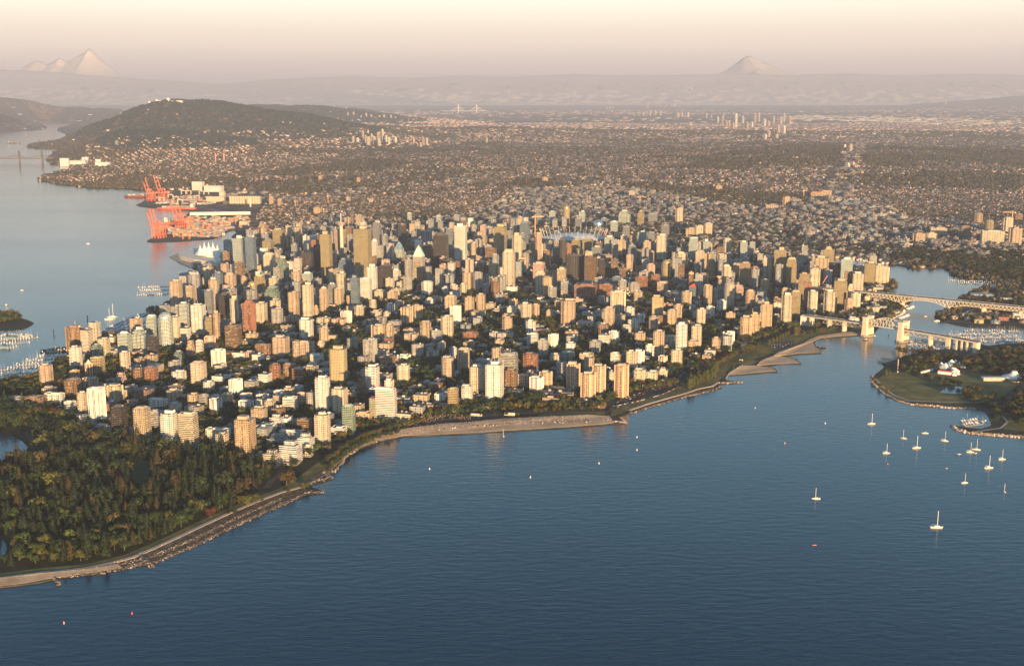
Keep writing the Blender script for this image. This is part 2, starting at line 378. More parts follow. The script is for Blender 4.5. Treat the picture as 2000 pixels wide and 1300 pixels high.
def sheet(name, poly, z, mat, kind='structure', skirt=True, parent=None, thick=None, slope=None):
    vs = [Vector((x, y, z)) for x, y in poly]
    if slope:
        d = edge_dist(np.array([p[0] for p in poly]), np.array([p[1] for p in poly]), w_bay)
        for v, q in zip(vs, d): v.z = z + min(q*slope[0], slope[1])
    tris = tessellate_polygon([vs]); n = len(vs)
    verts = [tuple(v) for v in vs]; faces = []
    for t in tris:
        a, b_, c = (vs[i] for i in t)
        faces.append(tuple(t) if (b_-a).cross(c-a).z > 0 else tuple(reversed(t)))
    if skirt:
        zb = -3.0 if thick is None else z - thick
        area = sum(poly[i][0]*poly[(i+1)%n][1] - poly[(i+1)%n][0]*poly[i][1] for i in range(n))
        verts += [(x, y, zb) for x, y in poly]
        for i in range(n):
            j = (i+1) % n; f = (i, i+n, j+n, j)
            faces.append(f if area > 0 else tuple(reversed(f)))
    me = bpy.data.meshes.new(name); me.from_pydata(verts, [], faces); me.materials.append(mat); me.update()
    o = link(name, me, parent)
    if kind: o['kind'] = kind
    return o
sheet('ground', COAST, LAND_Z, CITY)
sheet('island_ground', DEADMAN, LAND_Z, FOREST)
# sea: one large sheet a little below the land
me = bpy.data.meshes.new('water'); X0, X1, Y0, Y1 = -44000, 44000, -3000, 73000
me.from_pydata([(X0,Y0,0),(X1,Y0,0),(X1,Y1,0),(X0,Y1,0)], [], [(0,1,2,3)]); me.materials.append(WATER)
link('water', me)['kind'] = 'structure'
sheet('lagoon_water', POND, LAND_Z+.25, WATER, skirt=False)
sheet('pond_water', Gp([(-40,1050),(2,1054),(12,1062),(14,1074),(8,1088),(-40,1100)]), LAND_Z+.25, WATER, skirt=False)
sheet('park_pond_water', Gp([(1835,768),(1846,759),(1868,756),(1886,758),(1888,768),(1862,771)]), LAND_Z+.45, WATER, skirt=False)

# ------------------------------------------------------------------ overlays on the ground
CREEKN_W, CREEKS_W = Gp(CREEK_N), Gp(CREEK_S)
def strip(name, line, w, z, mat, kind='structure'):
    """a ribbon w metres wide along a world polyline"""
    V = []; F = []
    for i, (x, y) in enumerate(line):
        a = line[max(i-1,0)]; b_ = line[min(i+1,len(line)-1)]; L = math.hypot(b_[0]-a[0], b_[1]-a[1]) or 1
        nx, ny = -(b_[1]-a[1])/L*w/2, (b_[0]-a[0])/L*w/2
        V += [(x-nx,y-ny,z),(x+nx,y+ny,z)]
        if i: k = 2*i; F.append((k-2, k, k+1, k-1))
    me = bpy.data.meshes.new(name); me.from_pydata(V, [], F); me.materials.append(mat); me.update()
    o = link(name, me); o['kind'] = kind; return o
PARK = [(-300,1160),(0,1136),(75,1122),(170,1114),(220,1104),(300,1076),(350,1053),(400,1029),(450,1006),(500,985),(550,966),(590,955),(600,935),(630,925),(655,905),(640,880),(560,900),(480,880),(440,872),(330,868),(200,845),(120,825),(60,800),(0,795),(-300,790)]
sheet('park_forest_ground', Gp(PARK), LAND_Z+.1, FOREST, skirt=False)
def offs(line, d):
    o=[]
    for i,(x,y) in enumerate(line):
        a = line[max(i-1,0)]; b_ = line[min(i+1,len(line)-1)]; L = math.hypot(b_[0]-a[0], b_[1]-a[1]) or 1
        o.append((x+(b_[1]-a[1])/L*d, y-(b_[0]-a[0])/L*d))
    return o
SEAWALL1 = [(-60,1140),(0,1131),(75,1121),(120,1117),(170,1112),(220,1101),(260,1090),(300,1073),(350,1050),(400,1026),(450,1003),(500,982),(550,963),(588,953)]
SEAWALL2 = [(1228,803),(1262,791),(1300,780),(1340,769),(1362,761),(1392,755),(1403,747)]
SEAWALL3 = [(600,950),(618,938),(640,925),(660,905),(690,880),(730,858),(800,842)]
strip('seawall_path', Gp(SEAWALL1), 6, LAND_Z+.9, PATHM); strip('seawall_path', Gp(SEAWALL2), 5, LAND_Z+.9, PATHM)
strip('seawall_path', Gp(SEAWALL3), 4, LAND_Z+.3, PATHM)
strip('lawn_verge', offs(Gp(SEAWALL1), -9), 12, LAND_Z+.35, LAWN)
def wallstrip(line, h, name):
    V=[];F=[]
    for i,(x,y) in enumerate(line):
        V += [(x,y,LAND_Z-.5),(x,y,LAND_Z+h)]
        if i: k=2*i; F.append((k-2,k,k+1,k-1))
    me = bpy.data.meshes.new(name); me.from_pydata(V,[],F); me.materials.append(PATHM); o = link(name, me); o['kind']='structure'
wallstrip(offs(Gp(SEAWALL1),3.0), .9, 'sea_wall_face'); wallstrip(offs(Gp(SEAWALL2),2.5), .9, 'sea_wall_face')
# foreshore between the wall and the tide line
fs = offs(Gp(SEAWALL1),3.1) + list(reversed([p for p in w_bay if proj(p[0],p[1],0)[0] < 634 and proj(p[0],p[1],0)[1] > 962 and proj(p[0],p[1],0)[0] > -60]))
sheet('rocky_foreshore', fs, LAND_Z+.06, SHINGLE, skirt=False, slope=(.05, .35))
sheet('rocky_foreshore', Gp([(588,956),(612,949),(600,945),(622,936),(645,922),(662,904),(672,893),(700,878),(725,866),(716,862),(690,872),(655,893),(640,912),(610,932),(600,940)]), LAND_Z+.06, SHINGLE, skirt=False, slope=(.05, .35))
sheet('rocky_foreshore', Gp([(1218,812),(1228,806),(1262,796),(1300,785),(1340,774),(1370,766),(1385,765),(1398,755),(1392,757),(1362,764),(1340,771),(1300,783),(1262,794),(1228,804)]), LAND_Z+.06, SHINGLE, skirt=False, slope=(.05, .35))
sheet('sand_beach', Gp([(700,877),(740,861),(790,852),(850,849),(900,847),(1000,841),(1100,835),(1180,829),(1200,826),(1190,815),(1150,814),(1100,816),(1040,819),(980,822),(920,828),(860,832),(800,840),(760,848),(720,862)]), LAND_Z+.08, SANDM, skirt=True, thick=4, slope=(.085, 3.2))
sheet('sand_beach', Gp([(-80,1158),(0,1146),(50,1140),(100,1131),(170,1121),(240,1110),(230,1104),(170,1114),(75,1124),(0,1133),(-80,1142)]), LAND_Z+.09, SANDM, skirt=True, thick=4, slope=(.085, 3.2))
sheet('sand_beach', Gp([(1418,741),(1416,738),(1424,733),(1460,730),(1500,726),(1516,726),(1508,719),(1495,717),(1478,716),(1450,717),(1440,722),(1425,729)]), LAND_Z+.08, SANDM, skirt=True, thick=4, slope=(.085, 3.2))
sheet('sand_beach', Gp([(1478,715),(1490,714),(1520,711),(1562,710),(1554,704),(1543,700),(1528,698),(1510,699),(1498,703),(1486,708)]), LAND_Z+.08, SANDM, skirt=True, thick=4, slope=(.085, 3.2))
sheet('sand_beach', Gp([(1510,698),(1530,695),(1560,691),(1602,689),(1601,684),(1592,678),(1588,668),(1604,661),(1630,658),(1660,656),(1690,653),(1660,651),(1630,654),(1600,658),(1580,665),(1570,672),(1545,683),(1520,690)]), LAND_Z+.08, SANDM, skirt=True, thick=4, slope=(.085, 3.2))
sheet('lawn', Gp([(560,965),(590,952),(600,938),(640,918),(655,900),(690,872),(740,852),(800,838),(800,832),(720,850),(660,878),(620,905),(580,935),(540,958)]), LAND_Z+.12, LAWN, skirt=False)
sheet('lawn', Gp([(1050,816),(1100,813),(1150,812),(1180,811),(1183,804),(1140,805),(1080,808),(1050,811)]), LAND_Z+.14, LAWN, skirt=False)
sheet('lawn', Gp([(1192,815),(1215,808),(1262,789),(1300,778),(1340,767),(1362,759),(1390,752),(1403,744),(1440,722),(1480,708),(1500,695),(1540,682),(1580,664),(1630,652),(1685,649),(1685,640),(1620,640),(1560,650),(1500,670),(1440,695),(1390,722),(1340,745),(1300,764),(1240,785),(1195,803)]), LAND_Z+.14, LAWN, skirt=False)
sheet('lawn', Gp([(1706,750),(1718,762),(1736,773),(1758,783),(1800,787),(1850,789),(1905,789),(1960,775),(1990,750),(1960,735),(1900,730),(1800,728),(1740,728),(1722,735)]), LAND_Z+.14, LAWN, skirt=False)
sheet('lawn', Gp([(1935,800),(1980,810),(2000,815),(2200,820),(2200,850),(2000,843),(1960,840),(1965,825),(1950,812)]), LAND_Z+.14, LAWN, skirt=False)
sheet('lawn', Gp([(0,770),(60,755),(75,738),(30,748),(-60,758),(-60,790)]), LAND_Z+.14, LAWN, skirt=False)
sheet('lawn', Gp([(265,895),(300,905),(292,930),(270,955),(258,930)]), LAND_Z+.18, ground_mat('dull_green_turf',[(.4,(.045,.075,.035)),(.6,(.06,.10,.045))],.05), skirt=False)  # duller, greener turf than the other lawns
sheet('lawn', Gp([(375,985),(410,975),(415,990),(385,997)]), LAND_Z+.18, LAWN, skirt=False)
for ln, w in (([(1185,803),(1200,797),(1215,783),(1250,770),(1290,757),(1320,740),(1345,715),(1362,697),(1400,680)],14),
              ([(1192,793),(1240,784),(1290,770),(1330,752)],12),
              ([(520,955),(530,940),(545,930),(550,915),(560,900)],9), ([(800,838),(860,822),(950,812),(1050,806),(1190,800)],11),
              ([(640,905),(700,850),(760,832),(830,818),(900,800)],12), ([(50,845),(62,860),(75,868),(78,880),(60,905)],9),
              ([(1900,672),(1935,678),(1980,684),(2060,694)],16), ([(1780,735),(1820,722),(1850,712),(1900,705)],14), ([(1710,740),(1722,755),(1745,772),(1775,784),(1850,786),(1925,786),(1950,795),(1952,808),(1968,825),(1955,837),(1900,845)],4),
              ([(1925,786),(1980,790),(2050,800)],4)):
    if w < 5: strip('park_path', Gp(ln), w, LAND_Z+.2, PATHM)
    else: strip('road', Gp(ln), w, LAND_Z+.2, ASPH)
sheet('car_park', Gp([(1790,690),(1850,688),(1900,690),(1925,700),(1900,712),(1840,712),(1800,706)]), LAND_Z+.22, ASPH, skirt=False)
sheet('car_park', Gp([(1505,675),(1530,668),(1552,666),(1548,676),(1520,684)]), LAND_Z+.22, ASPH, skirt=False)
for q in ([(287,471),(303,461),(318,450),(346,436),(358,428),(372,415),(420,408),(500,412),(500,430),(458,447),(445,452),(415,465),(350,471),(300,473)],
          [(268,401),(290,388),(300,380),(320,372),(420,375),(470,395),(430,409),(372,411),(330,407)]):
    sheet('container_terminal_apron', Gp(q), LAND_Z+.3, DOCKM, skirt=False)
sheet('railway_yard_ground', Gp([(1140,450),(1150,430),(1160,415),(1150,395),(1175,372),(1190,372),(1175,400),(1185,425),(1178,448)]), LAND_Z+.3, DOCKM, skirt=False)

def beach_z(x, y): return LAND_Z + .08 + np.minimum(edge_dist(x, y, w_bay)*.085, 3.2)
# ------------------------------------------------------------------ hills and far suburbs: one height field over the land
def interp(x, pts):
    xs, ys = zip(*pts); return np.interp(x, xs, ys)
def vnoise(x, y, s, seed=0):
    """smooth value noise, -1..1"""
    x = np.asarray(x)/s + seed*17.3; y = np.asarray(y)/s - seed*9.1
    xi, yi = np.floor(x), np.floor(y); fx, fy = x-xi, y-yi; fx = fx*fx*(3-2*fx); fy = fy*fy*(3-2*fy)
    h = lambda a, b_: (np.sin(a*127.1 + b_*311.7 + seed)*43758.5453) % 1.0
    return 2*((h(xi,yi)*(1-fx)+h(xi+1,yi)*fx)*(1-fy) + (h(xi,yi+1)*(1-fx)+h(xi+1,yi+1)*fx)*fy) - 1
RIDGES = [ # (distance, near falloff, far falloff, profile of crest height over photo column)
 (13800, 1500, 2500, [(60,0),(110,80),(150,135),(200,210),(240,300),(262,355),(280,400),(300,440),(325,468),(350,470),(390,460),(430,440),(480,405),(540,355),(600,300),(680,210),(780,110),(880,0)]),
 (11300, 1600, 1600, [(100,0),(130,90),(180,150),(250,190),(330,190),(420,150),(520,90),(640,40),(760,0)]),
 (20500, 1100, 1600, [(-500,320),(-100,250),(0,190),(40,150),(70,90),(90,25),(98,0)]),
 (16500, 900, 1500, [(106,0),(125,90),(160,120),(200,140),(300,100),(400,0)]),
 (27000, 2500, 4000, [(-500,600),(0,490),(50,440),(110,330),(180,260),(260,200),(320,190),(380,150),(440,0)]),
 (22000, 2500, 3500, [(380,0),(440,330),(500,385),(560,370),(620,340),(700,280),(800,170),(900,80),(1000,0)]),
 (9500, 2500, 3000, [(500,0),(700,30),(900,60),(1100,60),(1300,80),(1500,95),(1800,70),(2100,40)]),
 (17000, 3000, 3500, [(400,0),(600,90),(1000,100),(1200,60),(1400,60),(2000,20)]),
 (55000, 9000, 9000, [(1700,0),(1850,250),(1950,430),(2000,520),(2200,600)])]
INLW, FARW = Gp(INLET[:60]), Gp(INLET_FAR)
def terr(x, y):
    x = np.asarray(x, float); y = np.asarray(y, float)
    px = 1000 + FPX*x/np.maximum(y*cp + CAM_H*sp_, 1); h = np.zeros(x.shape)
    for d0, sn, sf, prof in RIDGES:
        q = np.where(y < d0, (y-d0)/sn, (y-d0)/sf)
        h = np.maximum(h, interp(px, prof)*np.exp(-q*q)*(1 + .10*vnoise(x, y, 700, 3) + .05*vnoise(x, y, 250, 5)))
    h = h + np.clip((y-5000)/3000, 0, 1)*(10 + 10*vnoise(x, y, 1500, 1) + 4*vnoise(x, y, 500, 2))
    ed = np.minimum(edge_dist(x, y, INLW), edge_dist(x, y, FARW))
    k = np.clip(ed/700, 0, 1); k = k*k*(3-2*k)
    return h*k
nu, nr = 420, 330
uu = np.linspace(-.62, .62, nu); rr = 4600*(FARY*.97/4600)**np.linspace(0, 1, nr)
U, RR = np.meshgrid(uu, rr); TX, TY = (U*RR), RR
ins = inside(TX.ravel(), TY.ravel(), COAST).reshape(TX.shape)
TZ = np.where(ins, LAND_Z - .35 + np.clip((RR-4600)/500,0,1)*.6 + terr(TX, TY), -6.0)
V = np.stack([TX, TY, TZ], -1).reshape(-1,3)
ii, jj = np.meshgrid(np.arange(nr-1), np.arange(nu-1), indexing='ij'); a = (ii*nu+jj).ravel()
F = np.stack([a, a+1, a+nu+1, a+nu], -1)
hz = TZ.reshape(-1)[F].max(1); F = F[hz > -5]
o = link('suburban_terrain', np_mesh('suburban_terrain', V, F, FARG, smooth=True)); o['kind'] = 'structure'
def gz(x, y):
    """ground height"""
    x = np.asarray(x, float); y = np.asarray(y, float)
    return np.where(y > 4600, LAND_Z + .25*np.clip((y-4600)/500,0,1) + terr(x, y), LAND_Z)

def hit(px, py):
    """where a pixel's ray meets the terrain"""
    d = np.geomspace(4700, 60000, 900); dx, dy, dz = (px-1000.0), (650.0-py)*sp_ + FPX*cp, (650.0-py)*cp - FPX*sp_
    t = d/dy; X, Z = dx*t, CAM_H + dz*t; T_ = gz(X, d); k = np.argmax(Z <= T_)
    return (float(X[k]), float(d[k]), float(T_[k])) if (Z <= T_).any() else (*G(px, py, 5), 5.0)
# far ranges, beyond the haze
def range_mesh(name, D, prof, mat, depth, seed, rough=.12):
    xs = np.arange(prof[0][0], prof[-1][0]+1, 2.0); top = interp(xs, prof); rows = 24
    V = []; rnd = np.random.RandomState(seed)
    jag = np.zeros(len(xs))
    for k in range(1, 7): jag += np.interp(xs, np.arange(xs[0]-50, xs[-1]+60, 90/2**k), rnd.uniform(-1,1,len(np.arange(xs[0]-50, xs[-1]+60, 90/2**k))))/1.7**k
    H = (HORIZON - top)*D/FPX; H = H*(1+rough*jag*.5) + CAM_H
    for r_ in range(rows+1):
        t = r_/rows; prof_t = 1-(1-t)**1.5 if t <= 1 else 1
        jr = np.interp(xs, xs[::6], rnd.uniform(-1,1,len(xs[::6])))
        y = D - depth*(1-t) + jr*depth*.10*(1-t)*(r_>0); z = H*(t**1.25)*(1+.10*jr*(1-t)*t*4)
        V.append(np.stack([(xs-1000)/FPX*D, np.full(len(xs),1.0)*y, np.maximum(z,0)], -1))
    yb = np.stack([(xs-1000)/FPX*D, np.full(len(xs), D+depth), np.zeros(len(xs))], -1); V.append(yb)
    V = np.concatenate(V); nx = len(xs); ii, jj = np.meshgrid(np.arange(rows+1), np.arange(nx-1), indexing='ij'); a = (ii*nx+jj).ravel()
    F = np.stack([a, a+1, a+nx+1, a+nx], -1)
    o = link(name, np_mesh(name, V, F, mat)); o['kind'] = 'structure'; return o
FARHILL = ground_mat('haze_toned_mountain', [(.3,(.26,.27,.34)),(.7,(.36,.35,.40))], .0005, 6)  # pale bluish tone puts the haze into the slopes' own colour
range_mesh('haze_toned_ridges', 84000, [(-600,120),(-200,128),(0,138),(60,140),(130,143),(200,149),(280,155),(370,160),(470,168),(560,174),(640,180),(760,188),(900,202)], FARHILL, 7000, 2, .05)
range_mesh('haze_toned_ridges', 90000, [(200,202),(420,168),(520,158),(620,153),(700,150),(800,154),(900,150),(1000,152),(1120,147),(1260,150),(1400,146),(1520,149),(1640,146),(1760,150),(1880,146),(2000,150),(2200,146),(2400,150)], FARHILL, 7000, 3, .03)  # added ridge standing in for the haze band over the peaks' feet
range_mesh('snowy_mountains', 100000, [(30,202),(70,132),(95,121),(115,130),(140,117),(152,124),(170,116),(186,108),(196,99),(204,104),(216,119),(240,138),(280,202)], SNOWM, 9000, 5, .03)
range_mesh('snowy_volcano', 105000, [(1360,202),(1395,146),(1412,138),(1428,126),(1440,117),(1450,113),(1460,116),(1475,124),(1492,129),(1512,137),(1530,145),(1570,202)], SNOWM, 12000, 8, .03)

# ------------------------------------------------------------------ haze: one closed box of even air round camera, land and sea
HAZE_TOP = 1700.0
me = bpy.data.meshes.new('haze'); hb = MB(); hb.prism([(-46000,-4000),(46000,-4000),(46000,74500),(-46000,74500)], -8.0, HAZE_TOP)
hb.face([(-46000,-4000,-8),(-46000,74500,-8),(46000,74500,-8),(46000,-4000,-8)])
hm, hn, hl, hp = new_mat('haze_air'); hn.remove(hp)
pv = hn.new('ShaderNodeVolumePrincipled'); pv.inputs['Color'].default_value = (.55,.61,.78,1); pv.inputs['Density'].default_value = 1/32000
pv.inputs['Anisotropy'].default_value = 0.0
hl.new(pv.outputs[0], hn['Material Output'].inputs['Volume'])
o = hb.build('haze', [hm, hm]); o['kind'] = 'stuff'
# ------------------------------------------------------------------ towers
GRID = R(-13)                                       # street grid: facades face a little to the harbour side of the camera
C_ = {'cream':(.60,.53,.43),'white':(.74,.72,.69),'tan':(.50,.40,.30),'brown':(.25,.165,.11),'red':(.30,.15,.10),'grey':(.36,.36,.36),
      'orange':(.54,.39,.27),'pink':(.58,.42,.35),'dark':(.08,.075,.075),'blue':(.20,.26,.33),'green':(.30,.38,.34),'gold':(.46,.38,.24),'slate':(.34,.36,.38),'teal':(.58,.64,.62)}
GL = {'cream':(.10,.10,.10),'white':(.09,.11,.13),'tan':(.08,.075,.07),'brown':(.05,.045,.04),'red':(.06,.05,.05),'grey':(.08,.10,.12),
      'orange':(.08,.07,.06),'pink':(.08,.07,.07),'dark':(.05,.05,.06),'blue':(.16,.27,.38),'green':(.13,.24,.21),'gold':(.30,.26,.15),'slate':(.10,.15,.20),'teal':(.12,.24,.26)}
# photo column of the centre, row of the top, row of the foot, width, form, colour
# forms: b balconied box, p punched-window box, h banded box, v ribbed box, o octagon, r round, g curtain-wall box, s stepped glass, d domed glass, l low block, t terraced block, w slab
TOW = """143 637 690 30 o brown;147 676 721 26 b white;176 647 670 28 l brown;206 649 666 33 l brown;188 672 704 24 s green;202 660 699 24 b cream;190 697 738 27 g gold;173 703 742 18 k red
89 711 758 26 p tan;243 648 701 27 g teal;273 640 693 33 s teal;299 655 708 22 g dark;297 615 671 23 g teal;322 612 683 29 d teal;244 686 729 20 p cream;294 716 753 27 b red
344 546 609 25 p tan;378 532 594 24 r slate;361 590 651 21 g teal;387 594 656 29 p white;414 616 664 29 g gold;424 607 669 16 p tan;455 636 686 32 h brown;487 587 661 25 v red
409 565 621 17 g slate;418 542 611 22 p tan;437 572 622 20 g dark;458 578 638 19 p cream;441 491 521 21 g green;428 531 591 17 g blue;450 533 586 23 p tan;467 460 541 23 g teal
491 458 546 21 g blue;469 512 566 20 h brown;372 664 706 20 t orange;390 664 696 14 h white;409 657 691 19 o pink;426 682 724 27 v white;387 706 757 31 b cream;349 685 713 21 s green
340 704 730 25 p grey;348 724 751 28 p white;407 744 769 22 p white;460 740 778 26 v white;339 760 791 31 p tan;377 768 799 23 p tan;398 770 801 19 h grey;420 778 809 21 o white
441 768 797 24 p tan;479 783 807 26 o white;235 727 757 25 t pink;268 719 751 20 p brown;141 740 781 35 b brown;146 722 756 19 g gold;174 738 769 26 o tan;94 756 779 29 p tan
106 767 794 38 w white;67 775 801 41 l brown;28 776 798 34 l grey;136 783 809 23 h white;162 765 816 21 b cream;189 757 831 33 v white;223 753 793 27 o tan;204 750 786 14 p tan
232 792 851 31 g dark;277 795 863 33 b tan;309 778 806 37 w white;306 801 851 27 h grey;330 803 873 36 b white;367 806 874 37 h cream;341 786 813 25 p cream;478 815 891 41 b orange
425 837 864 48 w white;433 845 879 26 b cream;151 811 828 34 l white;195 831 851 43 t white;246 762 784 11 r tan;259 780 799 21 l orange
548 656 703 34 p tan;593 666 705 43 w tan;626 666 687 16 p cream;632 638 675 20 p tan;598 621 668 27 p white;537 710 751 23 b red;565 710 743 26 p brown;603 714 739 23 p tan
618 691 715 26 h white;660 677 753 38 p gold;723 661 713 27 v grey;738 634 669 25 o tan;761 632 668 16 p tan;727 713 769 29 b white;787 711 753 28 p cream;788 693 711 24 o white
706 740 776 23 t brown;760 740 766 19 p white;748 757 821 52 c white;630 735 809 31 b white;663 757 813 32 p cream;681 790 848 26 g green;711 805 826 32 l orange;629 806 868 33 b cream
594 818 850 29 h brown;521 828 853 35 h white;505 795 833 34 b tan;527 780 813 22 b cream;539 809 841 27 t white;540 850 873 42 t grey;567 840 863 45 w white;566 863 906 44 t white
596 847 883 33 t white;602 869 891 18 p cream;530 880 911 35 t cream;661 834 857 32 h white;566 775 809 29 h white;593 766 796 24 w pink;545 762 789 22 h white;564 755 783 21 b cream
512 770 796 25 h white;480 768 787 23 h white;487 685 705 20 p tan;514 672 701 32 w brown;861 768 788 26 l white;885 758 803 21 g gold;912 752 788 23 b white;932 713 773 30 b cream
966 708 785 36 p white;994 690 761 34 h grey;998 720 766 25 b brown;1036 690 741 31 b red;1048 736 773 25 o white;1066 725 763 23 o tan;1022 730 758 20 w cream;874 697 746 25 r tan
905 680 731 24 r tan;885 677 706 16 p white;1120 708 764 24 o orange;1149 727 786 27 o orange;1170 712 774 24 o tan;1214 712 776 26 o orange;1250 720 753 24 b cream;1274 724 751 23 p cream
1296 721 742 18 p cream;1146 690 711 28 h cream;1115 668 691 19 p white;1084 690 714 21 p cream;1109 687 709 27 p green;1081 652 683 19 v white;1040 650 679 22 h white;1061 662 701 21 p grey
976 662 683 19 p pink;919 649 668 31 l red;1037 625 655 21 p white;991 619 656 21 p tan;1200 646 673 19 o white;1251 648 673 21 p tan;1287 645 703 22 p tan;1271 672 703 19 p white
1250 683 719 16 o white;1232 684 718 18 b cream;1201 688 718 17 h white;1217 690 713 13 p brown;1295 694 719 16 o cream;1163 665 696 23 p grey;1237 622 651 20 p white;1277 617 651 19 p tan
1224 635 656 19 r cream;1110 584 639 30 p tan;1208 568 616 29 v cream;1190 599 646 22 p tan;1230 599 626 21 b white;1251 615 639 17 p white;1172 630 656 19 p tan;1144 629 646 36 l pink
1075 605 628 17 p tan;1028 591 629 23 p cream;1047 593 624 15 p tan;1000 598 619 20 p white;990 613 631 18 p tan;873 616 662 27 p cream;890 597 639 21 v white;880 577 615 24 p tan
917 579 620 19 p tan;939 573 615 19 p tan;834 549 581 24 p white;887 555 581 17 p cream;905 553 578 14 p cream;870 559 577 14 p white;912 529 571 19 p tan;933 531 571 21 p grey
965 515 556 23 p gold;968 548 587 18 p brown;994 487 569 25 p cream;1010 455 521 21 p cream;977 438 506 26 g gold;900 437 521 25 v white;876 505 541 26 v dark;903 509 531 29 h brown
861 455 531 30 g dark;779 472 516 24 y teal;709 442 561 35 g gold;732 467 521 13 h white;727 516 581 21 p white;753 515 571 29 g dark;773 525 564 15 h white;694 538 601 18 g blue
715 542 593 23 h white;667 530 591 19 p cream;638 452 546 23 g gold;621 477 531 15 g dark;600 494 536 28 v dark;610 459 501 19 v white;544 446 486 24 g gold;523 466 501 23 a gold
526 494 546 24 p cream;553 500 561 23 s green;583 502 536 22 h brown;578 526 576 20 p tan;600 531 571 22 g teal;602 552 629 22 p cream;574 569 624 23 p tan;565 555 601 20 g dark
532 560 609 33 s green;541 601 639 23 p grey;510 590 636 24 b cream;492 550 593 18 d gold;507 536 586 20 g gold;535 540 581 20 p cream;477 539 581 14 p tan;617 596 626 10 p tan
633 560 613 18 p tan;662 562 604 19 p tan;650 552 601 19 g slate;676 607 638 22 v white;701 597 626 21 p cream;728 585 611 15 p cream;742 566 585 24 p cream;766 568 591 21 p tan
762 592 613 18 p white;780 587 603 18 p cream;735 606 624 24 p cream;756 608 626 14 p cream;794 600 639 21 o orange;815 596 629 18 o tan;831 627 671 24 p tan;841 581 601 17 p white
665 447 501 21 v tan;675 505 549 29 g blue;786 440 496 17 v dark;737 430 491 18 g slate;833 450 491 23 p slate;836 478 521 21 g brown;878 445 491 16 g slate;939 461 486 25 h tan
959 484 513 23 h brown;1025 433 481 20 g blue;1052 454 511 14 p tan;1055 476 511 17 p cream;1039 470 491 12 p tan;1053 512 556 24 h pink;1055 530 576 20 p cream;1069 540 583 20 p gold
1097 522 566 18 h tan;1099 465 521 15 r dark;1124 498 551 33 v dark;1154 500 556 25 g brown;1175 505 551 14 g dark;1145 556 589 46 h red;1188 555 586 35 h red;1205 539 566 17 g blue
1221 524 551 21 h brown;1239 552 576 24 p grey;1254 540 571 25 h red;1281 536 566 18 h red;1068 475 511 17 p cream;1085 482 516 15 g slate;1125 467 506 19 g gold;1148 466 506 21 g gold
1132 484 513 15 d gold;1165 480 521 19 g slate;1190 460 506 19 g teal;1217 469 501 13 p tan;1223 442 481 14 g slate;1235 478 521 17 g slate;1247 487 511 15 d gold;1264 470 511 15 p tan
1292 457 511 19 p cream;1255 451 481 19 g teal;1273 453 486 14 g slate;1330 492 541 19 p cream;1301 508 551 18 d gold;1272 515 546 19 p pink;1355 463 516 19 g teal;1367 489 541 18 b cream
1380 467 516 14 g teal;1390 506 546 17 d tan;1410 496 546 19 p cream;1421 465 506 16 p cream;1453 470 513 14 g teal;1419 517 569 18 b cream;1455 512 561 21 g gold;1475 520 556 15 b red
1499 500 549 19 p cream;1524 483 553 23 g gold;1546 503 559 20 g gold;1571 533 591 22 g gold;1592 524 576 20 p cream;1605 500 561 27 p tan;1618 482 546 21 g gold;1654 503 561 23 g teal
1676 531 581 21 p cream;1642 545 601 25 g gold;1661 555 601 12 p cream;1621 566 615 23 p cream;1672 571 606 19 p cream;1659 583 611 17 p tan;1588 567 613 19 p cream;1537 572 637 21 p cream
1554 567 626 18 g gold;1532 562 621 12 p tan;1498 590 648 21 p orange;1458 617 663 23 p orange;1475 610 656 18 p orange;1494 545 576 15 r gold;1467 566 604 20 p orange;1425 554 603 21 r cream
1410 585 613 19 p white;1383 556 599 17 p tan;1399 564 591 12 p cream;1342 568 601 20 p tan;1355 555 593 18 q blue;1295 550 576 22 h tan;1285 577 631 22 p gold;1370 602 639 17 p cream
1388 597 626 17 p white;1428 609 631 19 p tan;1325 594 628 19 p tan;1313 604 641 18 p tan;1331 630 689 22 b white;1361 634 684 20 p cream;1355 664 686 21 p tan;1309 655 677 21 p cream
1424 647 679 21 o white;1399 658 687 16 b tan;1414 655 681 14 p white;1322 681 719 21 b cream;1699 511 559 21 g gold;1716 515 556 13 p cream;1727 520 553 22 p cream;1636 515 551 24 p brown
1887 441 466 19 h brown;1940 450 479 43 w cream;1985 444 481 27 p tan;1934 429 453 17 d tan;1912 415 438 19 d tan;1970 425 456 20 p cream;1991 417 433 15 v brown;1797 455 476 26 p tan
1820 454 474 21 p cream;1835 446 461 33 w cream;1106 401 441 14 d gold;1137 411 439 13 g teal;1053 409 441 12 g slate;1079 412 441 13 g teal;1027 415 433 10 g teal;1221 411 438 25 s teal
1252 411 441 13 g gold;1327 406 436 15 p cream;1276 417 436 18 g slate;1349 446 463 18 p tan;1366 441 461 17 p cream;1384 436 459 16 p cream;1130 425 448 13 g slate;1005 425 450 14 g teal
985 420 445 12 g slate;962 430 452 15 g teal;940 432 455 13 g slate;1180 425 447 12 g slate;1300 440 462 16 g slate;1200 432 455 15 g teal;857 420 443 10 g teal;800 415 433 9 g teal
530 383 402 10 p orange;546 388 405 11 p orange;620 405 418 17 p orange;680 384 396 9 p orange;725 389 397 11 p orange;588 431 455 9 p tan;1065 346 358 12 p orange;1235 372 383 13 p cream;1405 362 374 13 p orange
1594 375 386 20 w orange;1615 372 385 21 w orange;625 343 356 9 p orange;700 347 358 9 p orange;228 275 288 7 p grey;1510 399 409 24 p tan;1537 384 402 14 p orange"""
